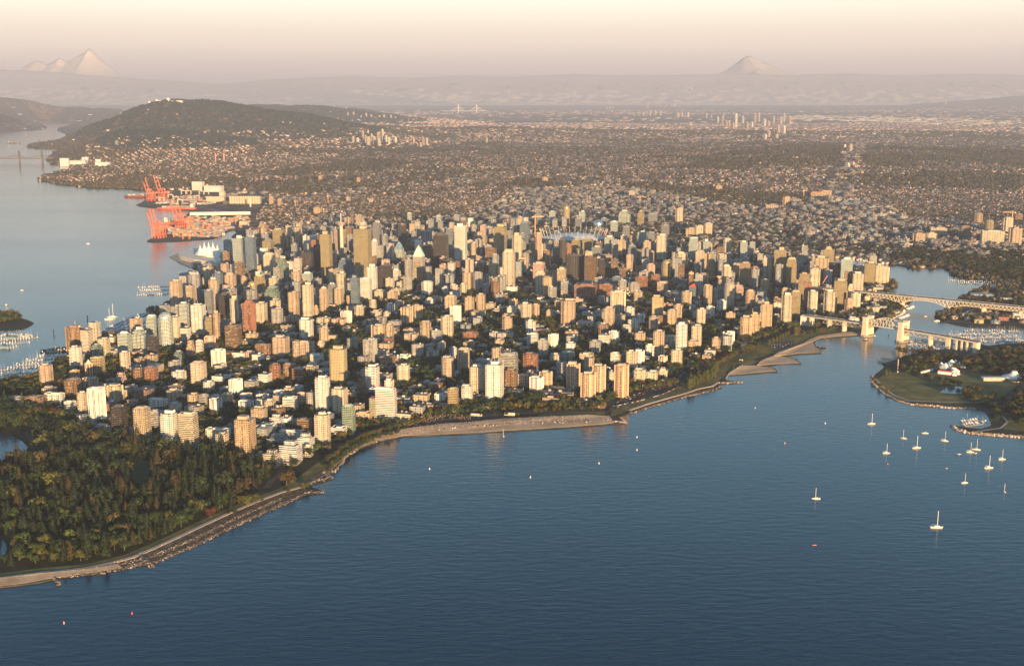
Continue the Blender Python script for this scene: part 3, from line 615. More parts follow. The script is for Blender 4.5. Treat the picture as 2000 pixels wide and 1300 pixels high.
FORMN = {'b':'balconied tower','p':'plain tower','h':'banded tower','v':'ribbed tower','o':'octagonal tower','r':'round tower','g':'glass tower','s':'stepped glass tower',
         'd':'dome-topped tower','l':'low block','t':'terraced block','w':'wide slab block','k':'spired tower','c':'large striped slab','y':'pyramid-roofed tower','a':'gable-topped tower','q':'tower with a red roof'}
COLN = {'dark':'dark','slate':'slate grey','gold':'golden','tan':'tan'}
LMK = {(143,637):('brown octagonal tower beside the harbour water','brown harbour octagon'),
 (173,703):('slim red brick tower with a pale green pyramid spire','green spired tower'), (189,757):('tall white ribbed tower at the edge of the wooded park','tall white ribbed tower'),
 (367,806):('broad cream tower of open striped balconies above the park trees','striped balcony tower'), (478,815):('massive orange-lit tower with a square rooftop box beside dark park trees','orange park tower'),
 (660,677):('tall golden slab tower with a dark band under its roof','tall golden slab'), (748,757):('wide white striped slab with a green glass end facing the bay','white striped slab'),
 (966,708):('big bright cream tower of small windows right behind the beach','bright beach tower'), (885,758):('narrow yellow-green glass tower close to the beach','yellow-green beach tower'),
 (723,661):('dark grey windowless-looking ribbed concrete tower among trees','grey concrete tower'), (1110,584):('large square tan tower with regular windows amid low blocks','square tan tower'),
 (1208,568):('cream ribbed tower with a coloured flat roof pavilion','coloured-roof tower'), (1149,727):('orange-lit octagonal tower standing lowest beside the sea wall lawn','front orange octagon'),
 (1498,590):('orange-lit tower with a dark window strip near the beach trees','strip-windowed orange tower'), (1537,572):('bright cream tower of curved balconies next to the bridge park','curved cream tower'),
 (709,442):('very tall golden glass tower with blue panels at its foot','very tall golden glass tower'), (861,455):('dark brown glass office tower, darkest of downtown','dark brown office tower'),
 (900,437):('tall white-edged office tower with a bronze centre','bronze-centred tower'), (994,487):('tall slender cream tower in mid downtown','tall slender cream tower'),
 (602,552):('tall slim cream tower carrying a round rooftop restaurant','round-topped cream tower'), (487,587):('dark red brick tower with rounded corners','dark red brick tower'),
 (455,636):('brown banded office block with a white end wall','brown and white office block'), (414,616):('golden glass office block with bright mirrored windows','mirrored golden block'),
 (467,460):('tall teal glass tower beside the harbour basin','tall teal harbour tower'), (1524,483):('tall golden glass tower near the false creek water','tall creekside glass tower'),
 (1145,556):('long red brick hospital wing in the middle of the city','red hospital wing'), (322,612):('twin-crowned teal glass tower with a curved top by the marina','curved teal tower'),
 (1331,630):('tall white balconied tower above the beach avenue','white avenue tower'), (1285,577):('tall golden balcony tower in the eastern blocks','golden balcony tower'),
 (1642,545):('wide golden glass tower at the bridge head','bridge-head glass tower'), (1699,511):('golden glass tower on the point between the two bridges','creek point tower'),
 (1887,441):('brown office block with pale side walls across the creek','brown southern office'), (1106,401):('dome-topped golden tower behind the stadium','domed stadium tower'),
 (1410,496):('cream tower standing free at the middle of the creekside row','mid-creek cream tower'), (344,546):('tan stepped tower facing the inner harbour','tan harbour tower')}
rt = random.Random(5)
TOWERS = []      # world footprints for keeping others clear: (x, y, radius)
def jit(c, k=.06, r_=rt): q = 1 + r_.uniform(-k, k); return tuple(min(.9, v*q*(1+r_.uniform(-.03,.03))) for v in c)

def add_tower(x, top, base, w, form, colour):
    gx, gy0 = G(x, base, 1.5); g_ = LAND_Z
    if gy0 > 4800: gx, gy0, g_ = hit(x, base)
    h = max(8.0, ztop(gx, gy0, top) - g_); dep = gy0*cp + CAM_H*sp_
    wm = w*dep/FPX; phi = abs(GRID) + math.atan2(gx, gy0)*-1     # turn between the facade and the line of sight
    phi = abs(phi)
    ratio = {'w':.36,'c':.30,'l':.7,'h':.75,'g':.8,'t':.8}.get(form, .85)
    W = wm/(math.cos(phi) + ratio*math.sin(phi)); D = W*ratio
    if form in 'ord': W = D = wm/1.02
    cx, cy = gx, gy0 + D/2
    g_ = float(gz(cx, cy)) if gy0 > 4600 else LAND_Z
    root = empty('tower' if h > 26 else 'apartment_block', (cx, cy, g_), GRID)
    col = jit(C_[colour]); gl = GL[colour]; far = gy0 > 3600
    mats = [GLZ if form in 'gsdykac' and form != 'k' or colour in ('gold','teal','slate','blue','dark','green') else FAC, ROOF]
    bay = rt.choice((3.0, 3.4, 3.8, 4.4)); rc = rt.choice(((.20,.19,.18),(.30,.28,.26),(.14,.14,.14),(.36,.33,.30)))
    win = {'b':(.62,.5,bay),'p':(.55,.5,bay),'h':(1.1,.48,bay),'v':(.5,1.1,bay*.9),'o':(.6,.5,bay),'r':(.7,.5,bay*.9),'g':(.86,.66,bay*.9),'s':(.84,.62,bay),'d':(.8,.62,bay),
           'l':(.6,.48,bay),'t':(.7,.55,bay),'w':(.75,.5,bay),'k':(.6,.6,bay),'c':(.9,.45,bay),'y':(.7,.7,bay),'a':(.85,.7,bay),'q':(.8,.7,bay)}[form]
    if colour == 'gold' and form == 'p': win = (.5,.55,3.2)
    mb = MB(); P = dict(col=col, win=win, gls=gl, rcol=rc)
    ph = h*rt.uniform(.03,.09) if h > 25 else 2.2
    ph = min(max(ph, 2.5), 9)
    if form in 'or':
        n = 8 if form == 'o' else 20
        hb_ = h - ph; mb.prism(ngon(0,0,W/2*1.04,n), -1, hb_, **P)
        if form == 'o':                                   # projecting ribs at alternate corners
            for k in range(0, 8, 2):
                a = 2*math.pi*(k+.5)/8; mb.box(math.cos(a)*W*.50, math.sin(a)*W*.50, W*.16, W*.16, -1, hb_+.8, a, col=col, win=(0,0,3), rcol=rc)
        top_w = W*.5
    elif form in 's':
        hb_ = h - ph; mb.box(0,0,W,D,-1,hb_*.80,**P); mb.box(-W*.08,D*.04,W*.78,D*.8,hb_*.80,hb_*.92,**P); mb.box(-W*.12,D*.08,W*.55,D*.6,hb_*.92,hb_,**P); top_w = W*.3
        mb.box(W*.36,-D*.42,W*.3,D*.22,-1,hb_*.66,**P)
    elif form == 't':
        hb_ = h - ph; n = 4
        for k in range(n): mb.box(-W*.03*k, D*.09*k, W*(1-.13*k), D*(1-.17*k), -1 if k == 0 else hb_*(.5+.5*(k-1)/(n-1)), hb_*(.5+.5*k/(n-1)), **P)
        top_w = W*.25
    elif form in 'd':
        hb_ = h*.90; n = 16 if rt.random() < .5 else 12
        mb.prism(ngon(0,0,W/2*1.03,n), -1, hb_*.94, **P); r0 = W/2*.9; z = hb_*.94
        for k in range(1, 5):
            r1 = W/2*.9*math.cos(k/5*math.pi/2*1.05); z1 = hb_*.94 + (h-hb_*.94)*math.sin(k/5*math.pi/2*1.1)/1.0
            mb.prism(ngon(0,0,r0,n), z, z1, taper=ngon(0,0,max(r1,.5),n), col=col, win=(.7,.6,3), gls=gl, rcol=col); r0, z = max(r1,.5), z1
        ph = 0; top_w = 0
    elif form == 'k':
        hb_ = h*.80; mb.prism(ngon(0,0,W/2,8), -1, hb_, **P); ph = 0; top_w = 0
        mb2 = MB(); mb2.prism(ngon(0,0,W/2*.95,8), hb_, h, taper=ngon(0,0,.4,8), col=(.42,.55,.45), rcol=(.42,.55,.45))
        mb2.build('spire', [STONE, STONE], root)
        for k in range(8):
            a = 2*math.pi*(k)/8; mb.box(math.cos(a)*W*.47, math.sin(a)*W*.47, 1.6, 1.6, -1, hb_+1, a, col=(.62,.50,.40))
    elif form == 'y':
        hb_ = h*.66; mb.box(0,0,W,D,-1,hb_*.8,**P); mb.box(0,0,W*.82,D*.82,hb_*.8,hb_,**P); ph = 0; top_w = 0
        mb2 = MB(); q = rect(0,0,W*.8,D*.8); mb2.prism(q, hb_, h, taper=rect(0,0,W*.1,D*.1), col=(.45,.62,.60), win=(.9,.9,2), gls=(.45,.62,.62))
        mb2.build('pyramid_roof', [GLZ, ROOF], root)
    elif form == 'a':
        hb_ = h*.82; mb.box(0,0,W,D,-1,hb_,**P); ph = 0; top_w = 0
        a0, a1 = -W/2, W/2
        for yy, sgn in ((-D/2,1),(D/2,-1)):
            tri = [(a0,yy,hb_),(a1,yy,hb_),(0,yy,h)]; mb.face(tri if sgn>0 else tri[::-1], 0, [(0,hb_),(W,hb_),(W/2,h)], col, win, gl)
        mb.face([(a1,-D/2,hb_),(a1,D/2,hb_),(0,D/2,h),(0,-D/2,h)],1,None,rc); mb.face([(0,-D/2,h),(0,D/2,h),(a0,D/2,hb_),(a0,-D/2,hb_)],1,None,rc)
    elif form == 'q':
        hb_ = h*.86; mb.box(0,0,W,D,-1,hb_,**P); ph = 0; top_w = 0
        mb2 = MB(); mb2.prism(rect(0,0,W*1.05,D*1.05), hb_, h, taper=rect(0,0,W*.2,D*.2), col=(.5,.10,.07)); mb2.build('red_roof', [ROOF, ROOF], root)
    elif form == 'c':
        hb_ = h - ph; mb.box(W*.12,0,W*.76,D,-1,hb_,**P); top_w = W*.16
        mb2 = MB(); mb2.box(-W*.385,-D*.06,W*.24,D*1.15,-1,hb_*.72,col=(.4,.42,.34),win=(.85,.7,2.4),gls=(.40,.42,.24),rcol=rc); mb2.build('glass_wing', [GLZ, ROOF], root)
    else:
        hb_ = h - ph
        st = rt.random()
        if form in 'bp' and st < .35 and h > 30:             # shallow cruciform plan
            mb.box(0,0,W,D*.62,-1,hb_,**P); mb.box(0,0,W*.58,D,-1,hb_+.4,**P)
        elif form == 'g' and st < .4 and h > 50:
            mb.box(0,0,W,D,-1,hb_*.86,**P); mb.box(0,0,W*.86,D*.86,hb_*.86,hb_,**P)
        elif form in 'bp' and st < .55 and h > 30:           # notched corners
            c = .16; q = [(-W/2+W*c,-D/2),(W/2-W*c,-D/2),(W/2,-D/2+D*c),(W/2,D/2-D*c),(W/2-W*c,D/2),(-W/2+W*c,D/2),(-W/2,D/2-D*c),(-W/2,-D/2+D*c)]
            mb.prism(q, -1, hb_, **P)
        else: mb.box(0,0,W,D,-1,hb_,**P)
        if form == 'v' and not far:
            for k in range(7): mb.box(-W/2+W*k/6, -D/2-.3, .9, .8, -1, hb_+.6, col=col)
            for k in range(6): mb.box(W/2+.3, -D/2+D*(k+.5)/6, .8, .9, -1, hb_+.6, col=col)
        top_w = W*.42
    mb.build('wall', mats, root)
    # parapet, rooftop plant
    if form not in 'dkyaqt':
        pb = MB(); pcol = jit(col, .05)
        if form in 'or': pass
        else:
            pw, pd = (W*.58, D) if False else (W, D)
            if form in 'lhwvc' or (form in 'g' and h < 50):
                for cx_, cy_, a_, b2 in ((0,-D/2+.15,W,.3),(0,D/2-.15,W,.3),(-W/2+.15,0,.3,D-.6),(W/2-.15,0,.3,D-.6)): pb.box(cx_,cy_,a_,b2,hb_,hb_+1.0,col=pcol)
        ox = rt.uniform(-.12,.12)*W
        if h > 45 and rt.random() < .28: q0 = rt.uniform(.62,.9); pb.prism(rect(0,0,W*q0,D*q0), hb_, h, taper=rect(0,0,W*q0*.55,D*q0*.5), col=jit(col,.15), rcol=rc)
        else: pb.box(ox, rt.uniform(-.05,.1)*D, top_w*rt.uniform(.8,1.4), min(D*.6, top_w), hb_, h, col=jit(col,.1), win=(0,0,3), rcol=rc)
        if h > 30 and rt.random() < .6: pb.box(ox+W*.22, D*.1, W*.12, W*.12, hb_, hb_+ph*.55, col=jit(C_['white'],.2), rcol=rc)
        if h > 60 and rt.random() < .3: pb.box(ox, 0, .5, .5, h, h+rt.uniform(4,10), col=(.5,.5,.5))
        pb.build('rooftop_plant_room', [STONE, ROOF], root)
    # balcony slabs on nearer towers
    if form in 'bhoc' and base > 640 or (form == 't' and base > 760):
        fl = int((hb_ - 3)/3.1); bw = []
        if form == 'o':
            for s_ in (0, 2, 4, 6): bw.append(('o', s_))
        else:
            bw = [(-.30, 0), (.30, 0), (0, 1)] if form == 'b' else [(0, 0), (0, 1)]
        for k, q in enumerate(bw[:4]):
            sb = MB()
            for i in range(1, fl+1):
                z = i*3.1
                if form == 'o':
                    a = 2*math.pi*(q[1]+1.0)/8 + math.pi/8*0; sb.box(math.cos(a)*W*.50, math.sin(a)*W*.50, 1.8, W*.26, z-.15, z+.95, a, col=col)
                elif q[1] == 0:
                    ww = W*.30 if form == 'b' else W*.98; xx = W*q[0]
                    if form == 'c': ww = W*.74; xx = W*.12
                    sb.box(xx, -D/2-.75, ww, 1.3, z-.15, z+.85, col=jit(col,.04))
                else: sb.box(W/2+.7, 0, 1.2, D*.6 if form == 'b' else D*.96, z-.15, z+.85, col=jit(col,.04))
            if fl > 0: sb.build('balcony_stack', [STONE, STONE], root)
    if h < 60 and base > 700 or form in 'vh':               # entrance podium
        ep = MB(); ep.box(0, -D*.30, W*1.12, D*.9, -1, 4.2, col=jit(C_['grey'],.2), win=(.7,.6,4), gls=(.05,.05,.05)) ; ep.build('podium', [FAC, ROOF], root)
    TOWERS.append((cx, cy, max(W, D)*.62))
    return root, h, W, D, cx, cy, hb_, col
ordw = ['', 'second ', 'third ', 'fourth ', 'fifth ', 'sixth ', 'seventh ', 'eighth ', 'ninth ', 'tenth ', 'eleventh ', 'twelfth ']
TL = []
for row in TOW.replace('\n', ';').split(';'):
    q = row.split()
    if len(q) != 6: continue
    x, top, base, w = map(int, q[:4]); r_ = add_tower(x, top, base, w, q[4], q[5]); TL.append((x, top, base, w, q[4], q[5], r_))
used_lab = {}
def rel(x, y, skip=None):
    """nearest landmark and where this stands from it"""
    best = None
    for t in TL:
        k = LMK.get((t[0], t[1]))
        if k and k[1] != skip:
            d = math.hypot((x-t[0]), (y-t[2])*1.6)
            if best is None or d < best[0]: best = (d, k[1], t)
    d, nm, t = best; dx, dy = x-t[0], (y-t[2])*1.6
    if abs(dx) > abs(dy): dr = 'on the harbour side of' if dx < 0 else 'on the bridge side of'
    else: dr = 'behind' if dy < 0 else 'in front of'
    return d, dr, nm
rel_items = []
for t in TL:
    x, top, base, w, form, colour, r_ = t; root = r_[0]; k = LMK.get((x, top))
    grp = 'towers of the downtown skyline' if base < 600 else 'apartment towers of the beachside district'
    if k: tag(root, k[0], 'tower', grp); continue
    d, dr, nm = rel(x, base); h = r_[1]
    fn = FORMN[form]; fn = fn.replace('tower', 'block') if h < 27 else fn
    size = 'short ' if 27 <= h < 42 else 'tall ' if h > 95 else ''
    rel_items.append((d, size + COLN.get(colour, colour) + ' ' + fn, dr, 'the ' + nm, root, 'tower' if h > 26 else 'building', grp))
def assign(items):
    cnt = {}
    for d, desc, dr, nm, root, cat, grp in sorted(items, key=lambda q: q[0]):
        key = (desc, dr, nm); i = cnt[key] = cnt.get(key, 0) + 1
        tag(root, f"{desc}, {(ordw[i-1] if i <= 12 else str(i)+'th ')}{dr} {nm}", cat, grp)
assign(rel_items)
# ------------------------------------------------------------------ infill: street grid, low buildings, trees
rs = np.random.RandomState(11)
T_ARR = np.array(TOWERS)
def clear(x, y, extra=6.0):
    ok = np.ones(len(x), bool)
    for tx, ty, tr in T_ARR: ok &= np.hypot(x-tx, y-ty) > tr + extra
    return ok
cg, sg = math.cos(GRID), math.sin(GRID)
def to_grid(x, y): return x*cg + y*sg, -x*sg + y*cg
def from_grid(u, v): return u*cg - v*sg, u*sg + v*cg
CITYZ = Gp([(40,795),(70,742),(140,700),(160,672),(225,652),(300,655),(335,640),(338,592),(356,552),(376,532),(440,536),(436,494),(478,492),(470,476),(520,462),(640,452),(900,444),(1100,448),(1172,456),
            (1250,480),(1340,492),(1500,508),(1600,516),(1690,531),(1745,556),(1735,572),(1766,590),(1745,615),(1700,628),(1620,630),(1560,640),(1500,662),(1440,684),(1395,700),(1340,728),(1290,748),(1230,772),
            (1190,790),(1180,800),(950,806),(860,815),(790,828),(700,845),(640,885),(570,905),(520,905),(400,872),(300,862),(180,835),(120,812)])
WESTZ = Gp([(40,795),(70,742),(250,700),(420,655),(640,620),(830,580),(1000,590),(1150,600),(1350,600),(1560,640),(1440,684),(1290,748),(1190,790),(1180,800),(950,806),(790,828),(640,885),(520,905),(300,862)])
GREENS = [Gp([(0,750),(70,738),(130,715),(120,770),(60,770)]), Gp([(1050,816),(1050,775),(900,790),(900,815)]) ]
BX, BY = 165.0, 84.0                                   # block length and depth in metres
xs_, ys_ = zip(*CITYZ); us, vs_ = zip(*[to_grid(x, y) for x, y in CITYZ])
u0, u1, v0, v1 = min(us), max(us), min(vs_), max(vs_)
# streets
SV = []; SF = []
def street(p, q, w):
    n = int(math.hypot(q[0]-p[0], q[1]-p[1])/18)+1; L = math.hypot(q[0]-p[0], q[1]-p[1]); nx, ny = -(q[1]-p[1])/L*w/2, (q[0]-p[0])/L*w/2
    t = np.linspace(0, 1, n); X = p[0]+(q[0]-p[0])*t; Y = p[1]+(q[1]-p[1])*t; ok = inside(X, Y, CITYZ)
    for i in range(n-1):
        if ok[i] and ok[i+1]:
            k = len(SV); SV.extend([(X[i]-nx,Y[i]-ny),(X[i+1]-nx,Y[i+1]-ny),(X[i+1]+nx,Y[i+1]+ny),(X[i]+nx,Y[i]+ny)]); SF.append((k,k+3,k+2,k+1) if False else (k,k+1,k+2,k+3))
ROADS_U, ROADS_V = np.arange(u0, u1, BX), np.arange(v0, v1, BY)
for u in ROADS_U: street(from_grid(u, v0), from_grid(u, v1), 13)
nU = len(SV)
for v in ROADS_V: street(from_grid(u0, v), from_grid(u1, v), 11)
zz = [LAND_Z+.30]*nU + [LAND_Z+.36]*(len(SV)-nU)
me = bpy.data.meshes.new('street_grid'); me.from_pydata([(a[0],a[1],z) for a, z in zip(SV, zz)], [], SF); me.materials.append(ASPH); link('street_grid', me)['kind'] = 'structure'

# lots of low buildings inside the blocks
LOWS = []
rb = random.Random(21)
for u in ROADS_U:
    for v in ROADS_V:
        for row in (0, 1):
            uu_ = u + 9
            while uu_ < u + BX - 20:
                lw = rb.uniform(14, 34); ld = rb.uniform(16, 27)
                cu, cv = uu_ + lw/2, v + 8 + (BY-16)*(.25 + .5*row)
                uu_ += lw + rb.uniform(2.5, 9)
                x, y = from_grid(cu, cv)
                if rb.random() < .16: continue
                LOWS.append((x, y, lw-1.5, ld))
lx = np.array([q[0] for q in LOWS]); ly = np.array([q[1] for q in LOWS])
ok = inside(lx, ly, CITYZ) & clear(lx, ly, 9)
for g_ in GREENS: ok &= ~inside(lx, ly, g_)
west = inside(lx, ly, WESTZ)
park_n = vnoise(lx, ly, 230, 7)
ok &= ~(west & ((park_n > .5) | (np.array([rb.random() for _ in lx]) < .28)))
ok &= west | (np.array([rb.random() for _ in lx]) > .30)
LOWS = [LOWS[i] + (bool(west[i]),) for i in range(len(LOWS)) if ok[i]]
lowpal = ['cream','white','tan','grey','pink','brown','grey','tan','cream','white','slate','cream','tan','grey','white','red']
def low_spec(x, y, w_, d_, west_, r_):
    if not west_ and r_.random() < .5: r_.random()
    if west_: h = r_.choice((7, 9, 10, 10, 12, 12, 14, 18, 24)) if r_.random() < .93 else r_.uniform(26, 38)
    else: h = r_.choice((8, 10, 12, 14, 16, 20, 24, 30)) if r_.random() < .74 else r_.uniform(36, 72)
    c = r_.choice(lowpal)
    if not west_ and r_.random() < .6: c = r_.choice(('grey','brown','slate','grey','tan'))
    return h, c
BRIDZ = Gp([(1670,560),(1800,560),(1800,660),(1600,660),(1590,615),(1680,612)])
STADZ = Gp([(1040,452),(1200,452),(1215,500),(1150,512),(1040,505)])
LOWS2 = []
for q in LOWS:
    h, c = low_spec(*q, rb)
    if inside(np.array([q[0]]), np.array([q[1]]), STADZ)[0]: h = min(h, 10)
    if inside(np.array([q[0]]), np.array([q[1]]), BRIDZ)[0]: h = min(h, 9)
    if h > 32: q = (q[0], q[1], rb.uniform(17,22), rb.uniform(16,20), q[4])
    LOWS2.append((*q, h, c))
# how large each shows: size over distance
LOWS2.sort(key=lambda q: -(q[2]*(q[5]+q[3]*.3))/(q[1]**2))
def low_mesh(mb, x, y, w_, d_, h, c, rz, z=0.0, r_=rb):
    col = jit(C_[c], .15, r_); rc = r_.choice(((.16,.155,.15),(.26,.24,.22),(.11,.11,.115),(.36,.34,.31),(.20,.17,.15)))
    bay = r_.choice((3.2, 4.0, 4.6)); win = r_.choice(((.55,.45,bay),(.7,.42,bay),(1.1,.42,bay),(.45,.5,bay)))
    P = dict(col=col, win=win, gls=GL[c], rcol=rc); hh = h - 1.0
    kind = r_.random()
    if kind < .16 and h < 13:                            # pitched roof
        q = rect(x,y,w_,d_,rz); mb.prism(q, z-1, z+h*.68, **P)
        c2, s2 = math.cos(rz), math.sin(rz); f_ = lambda a, b_: (x+a*c2-b_*s2, y+a*s2+b_*c2)
        A, B = f_(-w_*.34,0), f_(w_*.34,0); zr = z+h; ze = z+h*.68
        q3 = [(p[0],p[1],ze) for p in q]; A3, B3 = (*A,zr), (*B,zr)
        rc = r_.choice(((.16,.11,.09),(.12,.12,.13),(.30,.14,.10),(.2,.18,.16)))
        mb.face([q3[0],q3[1],B3,A3],1,None,rc); mb.face([q3[1],q3[2],B3],1,None,rc); mb.face([q3[2],q3[3],A3,B3],1,None,rc); mb.face([q3[3],q3[0],A3],1,None,rc)
        return
    if kind < .40 and w_ > 20:                           # U or L plan
        c2, s2 = math.cos(rz), math.sin(rz); f_ = lambda a, b_: (x+a*c2-b_*s2, y+a*s2+b_*c2)
        p = f_(0, d_*.25); mb.box(*p, w_, d_*.5, z-1, z+hh, rz, **P)
        p = f_(-w_*.33, -d_*.25); mb.box(*p, w_*.34, d_*.5, z-1, z+hh-.2, rz, **P)
        if kind < .30: p = f_(w_*.33, -d_*.25); mb.box(*p, w_*.34, d_*.5, z-1, z+hh-.4, rz, **P)
    else:
        mb.box(x, y, w_, d_, z-1, z+hh, rz, **P)
    c2, s2 = math.cos(rz), math.sin(rz); f_ = lambda a, b_: (x+a*c2-b_*s2, y+a*s2+b_*c2)
    for k in range(r_.choice((1, 1, 2, 3))):
        p = f_(r_.uniform(-.3,.3)*w_, r_.uniform(.12,.33)*d_); mb.box(*p, r_.uniform(2,5.5), r_.uniform(2,4.5), z+hh, z+hh+r_.uniform(1.2,3.2), rz, col=jit(C_[r_.choice(('white','grey','cream','tan'))],.2,r_))
    for cx_, cy_, a_, b2 in ((0,-d_/2+.2,w_,.4),(w_/2-.2,0,.4,d_-.8)):
        p = f_(cx_, cy_)
        if kind >= .40: mb.box(*p, a_, b2, z+hh, z+hh+.7, rz, col=col)
NL = 295
ITEMS = []
sizew = lambda h, w_: ('small ' if w_ < 19 else 'wide ' if w_ > 28 else '')
for q in LOWS2[:NL]:
    x, y, w_, d_, wst, h, c = q; mb = MB(); low_mesh(mb, 0, 0, w_, d_, h, c, 0.0, 0.0)
    o = mb.build('low_rise_building' if h < 26 else 'infill_tower', [FAC, ROOF], None, (x, y, LAND_Z), GRID)  # taller infill stands as small towers added at random between the placed ones
    st = 'three-storey' if h < 10.5 else 'four-storey' if h < 15 else 'six-storey' if h < 20 else 'mid-rise' if h < 34 else 'slender high-rise'
    pxy = proj(x, y, 0); d, dr, nm = rel(*pxy); ITEMS.append((d, f"{sizew(h,w_)}{c} {st} building", dr, 'the ' + nm, o, 'building', 'low buildings between the towers'))
assign(ITEMS)
mb = MB()
for q in LOWS2[NL:]:
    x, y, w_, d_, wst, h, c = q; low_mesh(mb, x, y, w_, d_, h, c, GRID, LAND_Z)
o = mb.build('low_rise_buildings', [FAC, ROOF]); tag(o, 'mass of low and middle-height city blocks packed between the towers', 'buildings', kind='stuff')

# ------------------------------------------------------------------ foliage prototypes
def leafy(seed, kind, nleaf):
    """unit-height crown made of many small leaf faces; kinds: broad, cone, column, irregular"""
    r_ = np.random.RandomState(seed); P = []; N = []
    if kind == 'cone':
        t = r_.rand(nleaf)**.8; ang = r_.rand(nleaf)*6.283
        lay = np.floor(t*11)/11 + r_.rand(nleaf)*.03
        rad = (1-lay)**.85*.21*(.55+.45*r_.rand(nleaf))*(1+.35*np.sin(ang*3+seed+lay*9)) + .008
        z = .12 + lay*.88 - rad*.35
        P = np.stack([rad*np.cos(ang), rad*np.sin(ang), z], -1); N = np.stack([np.cos(ang), np.sin(ang), .75*np.ones(nleaf)], -1); size = .042*(1.35-t*.9)
    elif kind == 'column':
        t = r_.rand(nleaf); ang = r_.rand(nleaf)*6.283; rad = .17*np.sin(np.clip(t*1.05+.05,0,1)*3.14159)**.6*(.6+.4*r_.rand(nleaf))*(1+.2*np.sin(ang*4+t*14))
        P = np.stack([rad*np.cos(ang), rad*np.sin(ang), .08+t*.92], -1); N = np.stack([np.cos(ang), np.sin(ang), .3*np.ones(nleaf)], -1); size = np.full(nleaf, .05)
    else:
        nb = 9 if kind == 'broad' else 6; cs = []
        for k in range(nb):
            a = r_.rand()*6.283; rr_ = r_.rand()**.5*(.27 if kind == 'broad' else .22); zc = .40+.42*r_.rand()
            cs.append((rr_*math.cos(a), rr_*math.sin(a), zc-.06, (.17+.09*r_.rand())*(1 if kind == 'broad' else .85)))
        cs = np.array(cs); ki = r_.randint(nb, size=nleaf); d = r_.normal(size=(nleaf,3)); d /= np.linalg.norm(d, axis=1)[:,None]; d[:,2] = np.where(d[:,2] < -.4, -d[:,2], d[:,2])
        P = cs[ki,:3] + d*cs[ki,3:4]*(.75+.35*r_.rand(nleaf))[:,None]*np.array([1,1,.8]); N = d + np.array([0,0,.35]); size = np.full(nleaf, .062)
    N = N/np.linalg.norm(N, axis=1)[:,None] + r_.normal(size=(nleaf,3))*.35; N /= np.linalg.norm(N, axis=1)[:,None]
    up = np.where(np.abs(N[:,2:3]) < .9, np.array([[0,0,1.]]), np.array([[1.,0,0]])); A = np.cross(N, up); A /= np.linalg.norm(A, axis=1)[:,None]; B = np.cross(N, A)
    s = (np.asarray(size)*(.7+.6*r_.rand(nleaf)))[:,None]
    V = np.stack([P-A*s*.6-B*s*.5, P+A*s*.6-B*s*.4, P+A*s*.45+B*s*.7, P-A*s*.5+B*s*.6], 1).reshape(-1,3)
    F = np.arange(nleaf*4).reshape(-1,4); shade = .75 + .5*r_.rand(nleaf)
    return V, F, shade
GREENSC = {'conifer':(.018,.032,.014),'cedar':(.052,.042,.018),'broad':(.028,.048,.014),'olive':(.062,.068,.019),'yellow':(.17,.16,.03),'copper':(.09,.030,.018),'bright':(.060,.088,.020),'autumn':(.085,.064,.020)}
PROTO = {}
def proto(kind, tone, k):
    key = (kind, tone, k)
    if key not in PROTO:
        V, F, sh = leafy(hash(key) % 9999 if False else (k*31 + len(kind)*7 + len(tone)*3), kind, 620 if kind == 'broad' else 520)
        cols = np.array(GREENSC[tone])[None]*sh[:,None]*.9
        PROTO[key] = np_mesh('crown', V, F, LEAF, cols=cols)
    return PROTO[key]
def trunk_mesh(h, r0, limbs, seed):
    b_ = MB(); r_ = random.Random(seed); n = 6
    b_.prism(ngon(0,0,r0,n), -.02, h*.55, taper=ngon(0,0,r0*.6,n), col=(.10,.075,.055)); b_.prism(ngon(0,0,r0*.6,n), h*.55, h, taper=ngon(0,0,r0*.2,n), col=(.10,.075,.055))
    for k in range(limbs):
        a = r_.uniform(0, 6.28); z = h*r_.uniform(.4,.8); b_.beam((0,0,z), (math.cos(a)*.16, math.sin(a)*.16, z+.14), r0*.5, col=(.10,.075,.055))
    return b_.mesh('trunk', [BARK, BARK])
TRUNKS = {'cone':trunk_mesh(.85,.016,0,1), 'column':trunk_mesh(.7,.018,2,2), 'broad':trunk_mesh(.6,.028,5,3), 'irregular':trunk_mesh(.7,.02,5,4)}
def add_tree(name, x, y, h, kind, tone, spread=1.0, z=LAND_Z, k=None, r_=rb):
    root = empty(name, (x, y, z), r_.uniform(0, 6.28)); root.scale = (h*spread, h*spread, h)
    link('crown', proto(kind, tone, k if k is not None else r_.randint(0, 3)), root); link('trunk', TRUNKS[kind], root)
    return root
